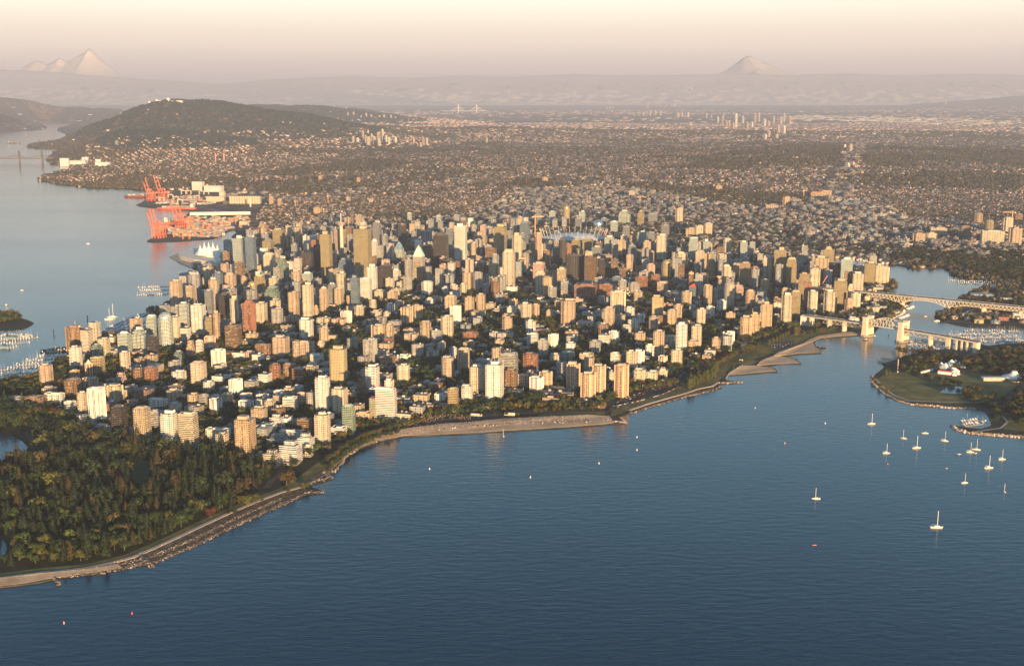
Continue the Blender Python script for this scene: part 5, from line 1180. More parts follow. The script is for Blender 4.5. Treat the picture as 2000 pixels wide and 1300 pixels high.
sheds('southern_commercial_buildings', Gp([(1560,445),(1700,450),(1890,470),(2050,480),(2050,497),(1880,505),(1700,480),(1560,470)]), 34, (16,30), (9,22), 47, 'blocks of flats along the southern creek shore', prob=.8)
strip('road', Gp([(1620,400),(1628,370),(1640,335),(1652,305),(1668,283),(1672,275)]), 26, LAND_Z+1.2, ASPH) if False else None

# distant tower clusters: (column, top, foot, width)
FAR_T = {'far cluster of cream towers on the central ridge':"""1402 228 240 5;1410 228 243 5;1418 236 247 6;1424 235 249 5;1431 240 251 6;1437 222 250 7;1450 226 242 6;1458 238 251 8;1468 238 250 6;1473 221 240 7;1481 220 238 6;1492 232 247 8;1500 236 247 8;1510 226 243 6;1525 228 243 7;1531 221 238 6;1541 227 243 7;
  1520 245 262 8;1530 245 262 8;1500 255 271 9;1517 262 272 8;1461 264 271 7;1473 265 271 7;1494 262 273 7;1412 222 233 4;1443 224 236 5;1388 223 231 5;1379 222 231 5""",
 'far cluster of pink towers in the middle suburbs':"""690 266 279 7;699 269 281 7;697 258 268 6;709 255 275 7;714 264 280 6;720 267 287 9;730 267 283 9;740 271 287 8;739 258 280 8;747 252 275 7;719 255 265 5;726 261 275 5;760 268 283 7;772 267 282 7;754 264 278 5;808 271 287 6;813 278 288 7;821 278 289 7;827 268 285 6;833 269 285 6;950 269 280 6""",
 'far hillside tower at the foot of the blue ridge':"""676 210 214 4;679 219 228 5;690 218 227 5;705 225 231 4;715 221 230 5;725 224 230 5;741 225 231 6;750 224 231 6;763 224 231 5;772 228 232 4;808 225 229 5;552 238 242 5;567 238 241 5""",
 'far row of pink towers on the eastern skyline':"""1185 208 213 4;1191 207 213 4;1197 208 213 4;1264 204 211 7;1280 203 209 4;1290 202 209 4;1298 201 209 6;1309 201 209 5;1317 202 209 7;1325 206 209 3;1257 219 226 4;1263 221 226 3;1269 217 226 5;1279 216 225 6;1289 217 226 6;1239 223 227 4;1247 223 227 3;1323 220 229 8;1332 219 229 5;1344 219 229 5;1380 221 229 4;1155 219 223 3;1168 204 206 5;1128 201 204 3;1120 201 205 3""",
 'bright block beside the long straight avenue':"""1661 281 297 8;1650 282 291 6;1655 318 330 9;1665 316 328 8;1672 322 329 18;1645 295 303 9;1634 266 272 7;1606 266 274 8""",
 'lonely tower on the flat southern skyline':"""1847 197 205 5;1937 233 238 4;1552 256 264 4"""}
for lb, dat in FAR_T.items():
    for it in dat.replace('\n', '').split(';'):
        a = [float(v) for v in it.split()]
        if len(a) != 4: continue
        x_, t_, b2, w_ = a; gx, gy, z0 = hit(x_, b2); dep = gy*cp; W = w_*dep/FPX*.9; h = max(12, ztop(gx, gy, t_) - z0); m_ = MB(); c = jit(C_[rb.choice(('cream','pink','cream','white','tan'))], .1)
        n8 = rb.random() < .4
        if n8: m_.prism(ngon(0,0,W/2,8), -3, h*.9, col=c, win=(.6,.5,4)); m_.prism(ngon(0,0,W*.3,8), h*.9, h, col=c)
        else: m_.box(0,0,W,W*.7,-3,h*.92,col=c,win=(.6,.5,4)); m_.box(0,0,W*.5,W*.4,h*.92,h,col=c)
        o = m_.build('distant_tower', [FAC, ROOF], None, (gx, gy, z0), AE); tag(o, lb, 'tower', lb.replace('far cluster of ', '').replace('far row of ', '') + ' group')
# ------------------------------------------------------------------ landmarks
def at(px, py, z=LAND_Z): return G(px, py, z)
STEEL = (.55,.50,.40); CONC = (.62,.54,.42)
def line_pt(a, b_, t): return (a[0]+(b_[0]-a[0])*t, a[1]+(b_[1]-a[1])*t)
def deck_frame(a, b_):
    L = math.hypot(b_[0]-a[0], b_[1]-a[1]); return ((b_[0]-a[0])/L, (b_[1]-a[1])/L), L
# arched truss bridge with two big stone gate piers
p1_, p2_ = at(1694,655,0), at(1763,666,0); dirn, span = deck_frame(p1_, p2_); nrm = (-dirn[1], dirn[0]); ZD = 27.0
def BP(s, o, z): return (p1_[0]+dirn[0]*s+nrm[0]*o, p1_[1]+dirn[1]*s+nrm[1]*o, z)
arch = empty('arched_truss_bridge', (0,0,0)); tag(arch, 'stone-piered road bridge with a curved steel truss arch over the creek mouth', 'bridge')
S0, S1 = -175.0, span + 180.0
zdk = lambda s: ZD + 1.5 - (abs(s-span/2)/400)**2*11
mb = MB(); ss = np.linspace(S0, S1, 40)
for a, b_ in zip(ss[:-1], ss[1:]):
    mb.face([BP(a,-11,zdk(a)),BP(b_,-11,zdk(b_)),BP(b_,11,zdk(b_)),BP(a,11,zdk(a))], 0, None, (.06,.06,.065))
    for o in (-11, 11): mb.beam(BP(a,o,zdk(a)-.7), BP(b_,o,zdk(b_)-.7), .8, 2.6, col=CONC)
mb.build('bridge_deck', [PAINT], arch)
mb = MB()
for o in (-8, 8):
    for (sa, sb) in ((S0+60, -10), (span+10, span+106)):
        n = max(6, int((sb-sa)/12)); st = np.linspace(sa, sb, n+1)
        for i in range(n):
            a, b_ = st[i], st[i+1]; za, zb = zdk(a)-2, zdk(b_)-2; la, lb = za-9, zb-9
            mb.beam(BP(a,o,la), BP(b_,o,lb), .9, 1.0, col=STEEL); m_ = (a+b_)/2
            mb.beam(BP(a,o,la), BP(m_,o,za), .7, .7, col=STEEL); mb.beam(BP(m_,o,za), BP(b_,o,lb), .7, .7, col=STEEL)
mb.build('deck_truss', [PAINT], arch)
for o in (-10.5, 10.5):
    mb = MB(); n = 12
    for i in range(n):
        a, b_ = span*i/n, span*(i+1)/n; f = lambda s: ZD + 3 + 16*math.sin(math.pi*s/span)**.8 if 0 < s < span else ZD + 3
        mb.beam(BP(a,o,f(a)), BP(b_,o,f(b_)), 1.4, 1.6, col=(.66,.60,.50)); mb.beam(BP(b_,o,ZD+1), BP(b_,o,f(b_)), .7, .7, col=(.66,.60,.50))
        if i % 2: mb.beam(BP(a,o,f(a)), BP(b_,o,ZD+1), .7, .7, col=(.66,.60,.50))
        else: mb.beam(BP(a,o,ZD+1), BP(b_,o,f(b_)), .7, .7, col=(.66,.60,.50))
    mb.build('truss_arch', [PAINT], arch)
for s in (0, span):
    pr = MB(); c = BP(s, 0, 0); rz = math.atan2(dirn[1], dirn[0])
    pr.prism(ngon(c[0],c[1],19,12,rz,.8,1.25), -2, 3, col=(.30,.26,.22)); pier = pr.build('bridge_pier', [STONE, STONE], arch)
    for o in (-12.5, 12.5):
        q = MB(); c = BP(s, o, 0); q.prism(rect(c[0],c[1],13,10,rz), 3, ZD-2, taper=rect(c[0],c[1],11,8.5,rz), col=(.70,.60,.44)); q.prism(rect(c[0],c[1],10.5,8.2,rz), ZD-2, ZD+17, col=(.72,.62,.46), win=(.3,.4,5), gls=(.2,.17,.12))
        q.prism(rect(c[0],c[1],11.5,9.2,rz), ZD+17, ZD+19, col=(.72,.62,.46)); q.build('pier_tower', [STONE, STONE], pier)
    q = MB(); q.beam(BP(s,-9,ZD+14), BP(s,9,ZD+14), 9, 6, col=(.72,.62,.46)); q.beam(BP(s,-9,10), BP(s,9,10), 9, 16, col=(.70,.60,.44)); q.build('gate_lintel', [STONE], pier)
for s, w_ in ((157,4),(200,9),(220,3),(232,3),(244,3),(262,9),(-60,4),(-100,4),(-150,4)):
    q = MB(); c = BP(s,0,0); q.prism(rect(c[0],c[1],w_,18,rz), -1, zdk(s)-2, col=CONC); q.build('concrete_pier', [STONE, STONE], arch)
# high cantilever truss bridge behind it
g1, g2 = at(1762,598,0), at(1851,607,0); gd, gspan = deck_frame(g1, g2); gn = (-gd[1], gd[0]); ZG = 30.0
def GP(s, o, z): return (g1[0]+gd[0]*s+gn[0]*o, g1[1]+gd[1]*s+gn[1]*o, z)
cant = empty('cantilever_truss_bridge', (0,0,0)); tag(cant, 'long pale steel deck-truss bridge with curved lower chords crossing high over the creek', 'bridge')
ss = np.linspace(-260, gspan+520, 50); zg = lambda s: ZG - (abs(s-gspan/2)/600)**2*7; mb = MB()
for a, b_ in zip(ss[:-1], ss[1:]):
    mb.face([GP(a,-14,zg(a)),GP(b_,-14,zg(b_)),GP(b_,14,zg(b_)),GP(a,14,zg(a))], 0, None, (.055,.055,.06))
    for o in (-14, 14): mb.beam(GP(a,o,zg(a)-.5), GP(b_,o,zg(b_)-.5), .7, 2.2, col=(.58,.52,.44))
mb.build('bridge_deck', [PAINT], cant)
def low(s):
    d = min(abs(s), abs(s-gspan)); base_ = 8.5 if (s < -15 or s > gspan+15) else 5.5
    return zg(s) - 2 - base_ - 13*max(0, 1-d/(gspan*.42))**1.8
for o in (-10, 10):
    mb = MB(); st = np.arange(-95, gspan+500, gspan/12)
    for i in range(len(st)-1):
        a, b_ = st[i], st[i+1]; m_ = (a+b_)/2; c = (.66,.60,.48)
        mb.beam(GP(a,o,low(a)), GP(m_,o,low(m_)), 1.2, 1.3, col=c); mb.beam(GP(m_,o,low(m_)), GP(b_,o,low(b_)), 1.2, 1.3, col=c)
        mb.beam(GP(a,o,low(a)), GP(m_,o,zg(m_)-1.8), .8, .9, col=c); mb.beam(GP(m_,o,zg(m_)-1.8), GP(b_,o,low(b_)), .8, .9, col=c); mb.beam(GP(a,o,zg(a)-1.8), GP(b_,o,zg(b_)-1.8), 1.0, 1.2, col=c)
    mb.build('side_truss', [PAINT], cant)
for s in [0, gspan] + [gspan+90*k for k in range(1, 6)] + [-95, -150, -205]:
    q = MB(); c = GP(s,0,0); q.prism(rect(c[0],c[1],6,24,math.atan2(gd[1],gd[0])), -2, low(s) if -100 < s else zg(s)-2, col=CONC); q.build('concrete_pier', [STONE, STONE], cant)
# cars on the bridges
CAR = {}
def car_mesh(c):
    if c not in CAR:
        m_ = MB(); m_.prism(rect(0,0,4.4,1.8), .35, .95, col=c, top=True); m_.prism(rect(-.2,0,2.6,1.65), .95, 1.5, taper=rect(-.25,0,1.9,1.4), col=(.05,.06,.07), rcol=c)
        for x_ in (-1.4,1.4):
            for y_ in (-.85,.85): m_.prism(ngon(x_,y_,.36,6), 0.02, .4, col=(.02,.02,.02))
        CAR[c] = m_.mesh('parked_car', [HULL, HULL])
    return CAR[c]
CARC = {'white':(.75,.75,.75),'silver':(.45,.46,.48),'black':(.03,.03,.035),'red':(.45,.04,.03),'blue':(.06,.12,.28)}
def put_car(x, y, z, rz, where):
    c = rb.choice(('white','white','silver','black','red','blue','silver')); o = link('parked_car' if 'bridge' not in where else 'moving_car', car_mesh(CARC[c]), None, (x, y, z), rz); tag(o, f"{c} car {where}", 'car', f"{c} cars {where}")
for k in range(16):
    s = -120 + k*38 + rb.uniform(-9,9); p = GP(s, rb.choice((-9,-3.5,3.5,9)), zg(s)+.02); put_car(*p, math.atan2(gd[1],gd[0]), 'driving over the cantilever bridge deck')
for k in range(14):
    s = -150 + k*29 + rb.uniform(-9,9)
    if -12 < s < 12 or span-12 < s < span+12: continue
    p = BP(s, rb.choice((-6,-2.5,2.5,6)), zdk(s)+.02); put_car(*p, math.atan2(dirn[1],dirn[0]), 'driving over the arched bridge deck')
def car_line(pts, spc, where, prob, off=0.0):
    W_ = offs(Gp(pts, LAND_Z), off)
    for i in range(len(W_)-1):
        a, b_ = W_[i], W_[i+1]; L = math.hypot(b_[0]-a[0], b_[1]-a[1])
        for j in range(int(L/spc)):
            if rb.random() < prob: t = (j+.5)*spc/L; put_car(a[0]+(b_[0]-a[0])*t, a[1]+(b_[1]-a[1])*t, LAND_Z+.38, math.atan2(b_[1]-a[1], b_[0]-a[0]), where)
AV = [(1200,797),(1215,783),(1250,770),(1290,757),(1320,740),(1345,715)]
car_line(AV, 8, 'along the curving beach avenue', .62, 4.5); car_line(AV, 9, 'along the curving beach avenue', .5, -4.5)
car_line([(1196,793),(1240,784),(1290,770),(1330,752)], 6, 'parked in the strip above the sea wall lawn', .7, 4)
for (x0, y0, x1, y1, n, w_) in ((1800,700,1915,694,5,'in the marina car park on the point'),(1505,677,1548,670,3,'in the small beach car park')):
    for r_ in range(n):
        for k in range(16 if n == 5 else 8):
            if rb.random() < .72: x_ = x0+(x1-x0)*(k+.5)/(16 if n == 5 else 8); yy = y0+(y1-y0)*k/16 + r_*2.4 - 3; p = at(x_, yy, LAND_Z); put_car(p[0], p[1], LAND_Z+.3, R(80), w_)

# ---- domed stadium with a ring of masts
sx_, sy_ = at(1120, 476, LAND_Z); st = empty('domed_stadium', (sx_, sy_, LAND_Z)); tag(st, 'wide oval stadium with a pale fabric roof hung from leaning white masts', 'stadium')
mb = MB(); rx, ry = 116, 92
def oval(r, n=48, kx=1.0): return ngon(0,0,r,n,0,kx,kx*ry/rx)
mb.prism(oval(rx), -1, 24, col=(.50,.47,.44), win=(.85,.5,8), gls=(.10,.11,.12), top=False); mb.build('bowl', [FAC, ROOF], st)
mb = MB(); prev = oval(rx*1.03); z = 24
for r, z1 in ((.86,29),(.66,34),(.44,37),(.2,38.5)):
    mb.prism(prev, z, z1, taper=oval(rx*r), col=(.66,.67,.68), top=(r == .2), rmat=0); prev = oval(rx*r); z = z1
mb.build('fabric_roof', [FABRIC], st)
for k in range(36):
    a = 2*math.pi*(k+.5)/36; m_ = MB(); ca, sa = math.cos(a), math.sin(a)
    m_.beam((ca*rx*1.0, sa*ry*1.0, 20), (ca*rx*1.12, sa*ry*1.12, 56), 1.0, 1.0, col=(.56,.55,.55)); m_.beam((ca*rx*1.12, sa*ry*1.12, 59), (ca*rx*.72, sa*ry*.72, 33), .18, .18, col=(.6,.6,.6)); m_.build('mast', [PAINT], st)
# ---- geodesic sphere
gx_, gy_ = at(1168, 451, 0); ds = empty('geodesic_sphere', (gx_, gy_, LAND_Z)); tag(ds, 'silvery geodesic sphere standing behind the stadium masts', 'dome')
mb = MB(); mb.prism(ngon(0,0,26,16), -1, 9, col=(.5,.5,.5), win=(.8,.6,5)); mb.build('base_hall', [FAC, ROOF], ds)
mb = MB(); Rr = 20; nl, na = 12, 22
for i in range(nl):
    for j in range(na):
        t0, t1 = math.pi*i/nl, math.pi*(i+1)/nl; a0, a1 = 2*math.pi*(j+.5*(i%2))/na, 2*math.pi*(j+1+.5*(i%2))/na
        P = lambda t, a: (Rr*math.sin(t)*math.cos(a), Rr*math.sin(t)*math.sin(a), 26+Rr*math.cos(t)); c = .45+.3*rb.random()
        f = [P(t1,a0), P(t1,a1), P(t0,a1), P(t0,a0)]
        if i == 0: f = [P(t1,a0), P(t1,a1), P(0,0)]
        if i == nl-1: f = [P(math.pi,0), P(t0,a1), P(t0,a0)]
        mb.face(f, 0, None, (c*.9,c,c*1.05))
CHROME = col_mat('mirror_panels', .25, .8, nscale=.3, namp=.2); mb.build('sphere_shell', [CHROME], ds)

# ---- harbour lookout tower with a saucer, copper-roofed hotel
lx_, ly_ = at(668, 504, 1); zt = ztop(lx_, ly_, 417); lk = empty('lookout_tower', (lx_, ly_, LAND_Z), GRID); tag(lk, 'concrete lookout tower topped by a round saucer and a thin spire', 'tower')
zs = ztop(lx_, ly_, 438); mb = MB(); mb.prism(ngon(0,0,5.5,10), 0, zs-4, col=CONC); mb.build('shaft', [STONE, STONE], lk)
mb = MB(); mb.prism(ngon(0,0,8,20), zs-6, zs, taper=ngon(0,0,16,20), col=CONC, top=False); mb.prism(ngon(0,0,16,20), zs, zs+4, col=(.5,.4,.3), win=(.8,.7,3), gls=(.35,.27,.18)); mb.prism(ngon(0,0,13,20), zs+4, zs+7, taper=ngon(0,0,6,20), col=(.66,.54,.42)); mb.build('saucer', [FAC, ROOF], lk)
mb = MB(); mb.beam((0,0,zs+7), (0,0,zt), 2.0, 2.0, col=(.7,.68,.66)); mb.build('spire', [PAINT], lk)
hx_, hy_ = at(818, 548, 1); ht = empty('copper_roofed_hotel', (hx_, hy_+14, LAND_Z), GRID); tag(ht, 'grand grey stone hotel under a steep pale green copper roof', 'hotel')
zw, ze, zr = ztop(hx_,hy_,512), ztop(hx_,hy_,502), ztop(hx_,hy_,480)
mb = MB(); HC = (.34,.32,.30)
mb.box(0,0,30,26,-1,ze,col=HC,win=(.45,.5,3.2),gls=(.07,.07,.07)); mb.box(-25,4,22,20,-1,zw-8,col=HC,win=(.45,.5,3.2)); mb.box(25,4,22,20,-1,zw-16,col=HC,win=(.45,.5,3.2)); mb.box(-14,-14,14,12,-1,zw-26,col=HC,win=(.45,.5,3.2)); mb.box(36,-12,12,16,-1,zw-30,col=(.52,.42,.33),win=(.45,.5,3.2)); mb.build('wall', [FAC, ROOF], ht)
mb = MB(); mb.prism(rect(0,0,31,27), ze, zr-6, taper=rect(0,0,8,5), col=(.38,.62,.55)); mb.prism(rect(0,0,5,4), zr-6, zr, taper=rect(0,0,1,1), col=(.65,.5,.35))
for sx2 in (-10,-3.5,3.5,10): mb.box(sx2,-12.6,3,3,ze-1,ze+6,col=(.42,.66,.60))
mb.build('copper_roof', [STONE, STONE], ht)

# ---- sail-roofed convention pier
cpier = [(331,502),(346,497),(380,489),(412,494),(432,493),(437,530),(410,525),(372,522),(350,512)]; W_ = Gp(cpier, LAND_Z)
cx_ = sum(p[0] for p in W_)/len(W_); cy_ = sum(p[1] for p in W_)/len(W_); cv = empty('sail_roofed_pier', (cx_, cy_, LAND_Z)); tag(cv, 'long white cruise pier carrying five pointed fabric sails', 'pier')
loc = lambda pts: [(p[0]-cx_, p[1]-cy_) for p in pts]
def ccw(p): return p if sum(p[i][0]*p[(i+1)%len(p)][1]-p[(i+1)%len(p)][0]*p[i][1] for i in range(len(p))) > 0 else p[::-1]
mb = MB(); mb.prism(ccw(loc(Gp([(345,500),(380,492),(412,496),(430,496),(432,522),(408,518),(378,514),(352,507)], LAND_Z))), -.5, 14, col=(.74,.68,.60), win=(1.1,.35,6), gls=(.2,.17,.13), rcol=(.74,.68,.60)); mb.prism(ccw(loc(Gp([(385,497),(412,499),(428,500),(429,512),(405,510),(386,506)], LAND_Z))), 14, 20, col=(.76,.72,.66), rcol=(.78,.74,.68)); mb.build('pier_hall', [FAC, ROOF], cv)
for k in range(5):
    bx, by = at(392+k*8.4, 508, LAND_Z); bx -= cx_; by -= cy_; m_ = MB(); rr_ = 15; hs = 64 if k in (1,2,3) else 54; seg = 12
    ring = [(bx+math.cos(2*math.pi*i/seg)*rr_*(1.25 if i % 3 == 0 else .85), by+math.sin(2*math.pi*i/seg)*rr_*1.6*(1.1 if i % 3 == 0 else .9), 19) for i in range(seg)]; prev = ring
    for t in (.35, .7, 1.0):
        cur = [(bx+(p[0]-bx)*(1-t)**1.7+ (0), by+(p[1]-by)*(1-t)**1.7, 19+(hs-19)*t) for p in ring]
        for i in range(seg): j = (i+1) % seg; m_.face([prev[i], prev[j], cur[j], cur[i]], 0, None, (.82,.80,.78))
        prev = cur
    m_.build('fabric_sail', [FABRIC], cv)
sheet('pier_deck', Gp(cpier, LAND_Z), LAND_Z+.5, PATHM, skirt=True, thick=3)
sheet('green_roof_lawn', Gp([(376,524),(400,525),(425,528),(428,514),(400,511),(380,514)], LAND_Z), LAND_Z+1, LAWN, skirt=False)
# ---- container port: quay cranes, yard gantries, stacks, ships
ORG = (.62,.17,.08)
def quay_crane(px, py, top, lb, facing=1, grp='orange quay cranes'):
    x, y = at(px, py, LAND_Z); Ht = max(60, ztop(x, y, top)); root = empty('quay_crane', (x, y, LAND_Z+.3), R(-8)); tag(root, lb, 'crane', grp); g = 42
    mb = MB()
    for a in (-12,12):
        for b_ in (-9,9): mb.beam((a,b_,0),(a,b_,g),2.2,2.2,col=ORG)
    for b_ in (-9,9): mb.beam((-12,b_,14),(12,b_,14),1.6,2.2,col=ORG); mb.beam((-12,b_,g),(12,b_,g),1.8,2.4,col=ORG); mb.beam((-12,b_,14),(12,b_,g),1.2,1.2,col=ORG)
    for a in (-12,12): mb.beam((a,-9,g),(a,9,g),1.8,2.4,col=ORG); mb.beam((a,-9,14),(a,9,14),1.4,1.6,col=ORG)
    for b_ in (-4,4): mb.beam((-12,b_,g),(-9,b_,g+24),1.6,1.6,col=ORG); mb.beam((12,b_,g),(-9,b_,g+24),1.2,1.2,col=ORG); mb.beam((-14,b_,g+1),(40,b_,g+1),1.8,2.4,col=ORG)
    mb.build('crane_frame', [PAINT], root)
    mb = MB(); L = max(20, Ht-g)
    for b_ in (-3,3): mb.beam((-14,b_,g+1),(-14-L*.28,b_,g+L),2.0,2.2,col=ORG)
    for k in range(1,7): t = k/7; mb.beam((-14-L*.28*t,-3,g+L*t),(-14-L*.28*t,3,g+L*t),1.0,1.0,col=ORG)
    mb.build('raised_boom', [PAINT], root); mb = MB(); mb.box(22,0,12,8,g+2,g+8,col=(.62,.2,.12)); mb.build('machinery_house', [PAINT, PAINT], root)
CR = [(293,393,357,'orange quay crane standing first at the tip of the far wharf'),(299,393,348,'tall orange quay crane second along the far wharf'),(316,392,343,'tallest orange quay crane on the far wharf'),(322,391,349,'orange quay crane at the landward end of the far wharf row'),
      (305,466,417,'orange quay crane at the outer corner of the near wharf'),(311,465,409,'orange quay crane with raised boom second on the near wharf'),(317,464,410,'orange quay crane third on the near wharf'),
      (350,450,400,'tallest raised-boom orange crane in the inner row of the near wharf'),(357,449,402,'middle orange crane in the inner row of the near wharf'),(364,447,400,'last orange crane in the inner row of the near wharf')]
for c in CR: quay_crane(c[0], c[1], c[2], c[3])
def gantry(px, py, c, lb, grp, root_name='yard_gantry_crane'):
    x, y = at(px, py, LAND_Z); m_ = MB(); h = 21; w_ = 26
    for a in (-w_/2, w_/2):
        for b_ in (-6,6): m_.beam((a,b_,0),(a,b_,h),1.7,1.7,col=c)
        m_.beam((a,-6,1),(a,6,1),1.6,1.6,col=c); m_.beam((a,-6,h),(a,6,h),1.6,1.6,col=c)
    for b_ in (-4,4): m_.beam((-w_/2-2,b_,h+.6),(w_/2+2,b_,h+.6),2.0,2.4,col=c)
    m_.box(rb.uniform(-6,6),0,4,5,h+1,h+4,col=c); o = m_.build(root_name, [PAINT, PAINT], None, (x, y, LAND_Z+.3), R(rb.uniform(-8,0))); tag(o, lb, 'crane', grp)
for (a, b_) in ((346,463),(387,462),(372,451),(411,453),(403,448),(425,444),(437,443),(455,437),(364,467),(392,441)): gantry(a, b_, (.66,.24,.10), 'orange gantry crane straddling container stacks on the near wharf', 'orange gantry cranes on the near wharf')
for (a, b_) in ((325,384),(333,388),(344,392),(359,380),(369,380),(385,390),(394,381),(403,381),(316,395),(352,398)): gantry(a, b_, (.70,.62,.48), 'cream gantry crane straddling container stacks on the far wharf', 'cream gantry cranes on the far wharf')
STC = [(.38,.16,.11),(.30,.30,.31),(.45,.42,.38),(.12,.20,.34),(.55,.52,.48),(.50,.28,.14),(.16,.26,.22),(.28,.10,.08),(.22,.22,.24)]
def stacks(line_pts, n, lb, grp):
    r_ = random.Random(len(lb))
    for k in range(n):
        x_ = r_.uniform(line_pts[0], line_pts[2]); y_ = r_.uniform(line_pts[1], line_pts[3]); x, y = at(x_, y_, LAND_Z)
        if not inside(np.array([x]), np.array([y]), COAST)[0]: continue
        m_ = MB()
        for a in range(r_.randint(2,4)):
            for b_ in range(r_.randint(1,3)):
                for z_ in range(r_.randint(1,4)): m_.box(a*12.6-12, b_*2.7-2.7, 12.1, 2.4, z_*2.6, z_*2.6+2.55, col=r_.choice(STC))
        o = m_.build('container_stack', [PAINT, PAINT], None, (x, y, LAND_Z+.31), R(-6)); tag(o, lb, 'containers', grp)
stacks((335,447,440,463), 95, 'stack of red and blue shipping containers on the near wharf', 'container stacks on the near wharf')
stacks((370,425,490,447), 75, 'stack of mixed shipping containers at the back of the near wharf', 'container stacks behind the near wharf')
stacks((310,384,420,400), 70, 'stack of faded shipping containers on the far wharf', 'container stacks on the far wharf')
def box_building(name, px, py, top, wpx, ratio, col, lb, cat='building', win=(0,0,3), rcol=None, rz=GRID, extra=None):
    x, y = at(px, py, LAND_Z); z0 = LAND_Z
    if y > 4800: x, y, z0 = hit(px, py)
    W = wpx*(y*cp)/FPX; h = ztop(x, y, top)-z0; m_ = MB(); m_.box(0, W*ratio/2, W, W*ratio, -1, h, col=col, win=win, rcol=rcol)
    if extra: extra(m_, W, h, W*ratio)
    o = m_.build(name, [FAC, ROOF], None, (x, y, z0), rz); tag(o, lb, cat); return o
def silo(m_, W, h, D):
    for k in range(12): m_.prism(ngon(-W/2+W*(k+.5)/12, -1, W/26, 8), 0, h+3, col=(.55,.46,.36))
box_building('grain_silos', 478, 398, 384, 62, .16, (.55,.46,.36), 'long row of tan grain silos on the waterfront behind the port', 'silos', extra=silo, rz=R(-3))
box_building('port_shed', 420, 394, 384, 36, .3, (.55,.44,.34), 'tan port shed between the gantries and the silos', 'shed', rz=R(-3)); box_building('port_tower_block', 433, 392, 374, 10, .8, (.60,.46,.36), 'square tan elevator tower above the port shed', 'tower')
box_building('refinery_building', 385, 372, 355, 22, .5, (.68,.62,.54), 'large white stepped refinery building near the port', 'building', (.3,.4,4)); box_building('port_shed', 415, 375, 363, 36, .4, (.60,.58,.56), 'pale flat warehouse beside the white refinery', 'shed')
box_building('port_office', 475, 442, 432, 17, .6, (.66,.56,.36), 'small yellow office block at the root of the near wharf', 'building', (.5,.5,4)); box_building('chimney', 489, 404, 387, 2.2, 1.0, (.74,.68,.58), 'slim pale chimney in front of the silos', 'chimney')
box_building('covered_conveyor', 430, 420, 414, 118, .05, (.72,.68,.64), 'long white covered conveyor behind the near wharf cranes', 'conveyor', rz=R(6)); box_building('market_shed', 505, 452, 447, 48, .35, (.50,.10,.09), 'long low red-roofed shed beside the rail line', 'shed', rcol=(.45,.08,.07), rz=R(3))
for k, (a, b_, t_, w_, lb) in enumerate(((126,325,309,17,'white block of grain elevators at the inlet narrows'),(150,324,314,34,'long white grain shed beside the narrows'),(166,316,307,12,'small white elevator house above the grain shed'),(192,322,311,10,'grey elevator tower at the end of the grain terminal'),(200,326,317,28,'low white warehouse at the end of the grain terminal'))):
    box_building('grain_terminal_building', a, b_, t_, w_, .4, (.62,.62,.62), lb, rz=R(4))
box_building('chimney', 421, 318, 299, 1.6, 1, (.70,.40,.34), 'slim pink chimney on the shaded hillside', 'chimney'); box_building('chimney', 437.5, 318, 300, 1.8, 1, (.72,.40,.34), 'slightly thicker pink chimney on the shaded hillside', 'chimney')
def ship(px, py, L, c, lb, rz, name='cargo_ship'):
    x, y = at(px, py, 0); m_ = MB(); w_ = L*.15; hull = [(-L/2,-w_/2),(L*.36,-w_/2),(L/2,0),(L*.36,w_/2),(-L/2,w_/2)]; root = empty(name, (x, y, 0), rz); tag(root, lb, 'ship')
    m_.prism([(p[0]*.97,p[1]*.85) for p in hull], -1.5, L*.05, taper=hull, col=c, rcol=(.3,.16,.12)); m_.build('hull', [HULL, HULL], root)
    m_ = MB(); m_.box(-L*.4,0,L*.09,w_*.8,L*.05,L*.13,col=(.8,.78,.72),win=(.8,.4,2.5)); m_.box(-L*.41,0,L*.05,w_*.95,L*.13,L*.15,col=(.8,.78,.72)); m_.build('deckhouse', [FAC, ROOF], root)
    if L > 120:
        m_ = MB()
        for k in range(6):
            for j in range(3): m_.box(-L*.28+k*L*.115, (j-1)*w_*.3, L*.10, w_*.27, L*.05, L*.05+rb.randint(1,4)*2.6, col=rb.choice(STC))
        m_.build('deck_cargo', [PAINT, PAINT], root)
ship(273, 385, 180, (.20,.07,.05), 'dark red cargo ship with white bridge moored at the far wharf', R(174)); ship(345, 409, 200, (.55,.12,.08), 'long red-hulled ship lying along the far wharf basin', R(176)); ship(360, 437, 190, (.50,.14,.10), 'container ship under the inner row of cranes', R(5))
ship(27, 280, 150, (.05,.05,.06), 'dark barge anchored in the distant inlet', R(2), 'barge'); ship(13, 596, 34, (.10,.11,.12), 'boxy dark ferry heading past the small island', R(110), 'ferry')

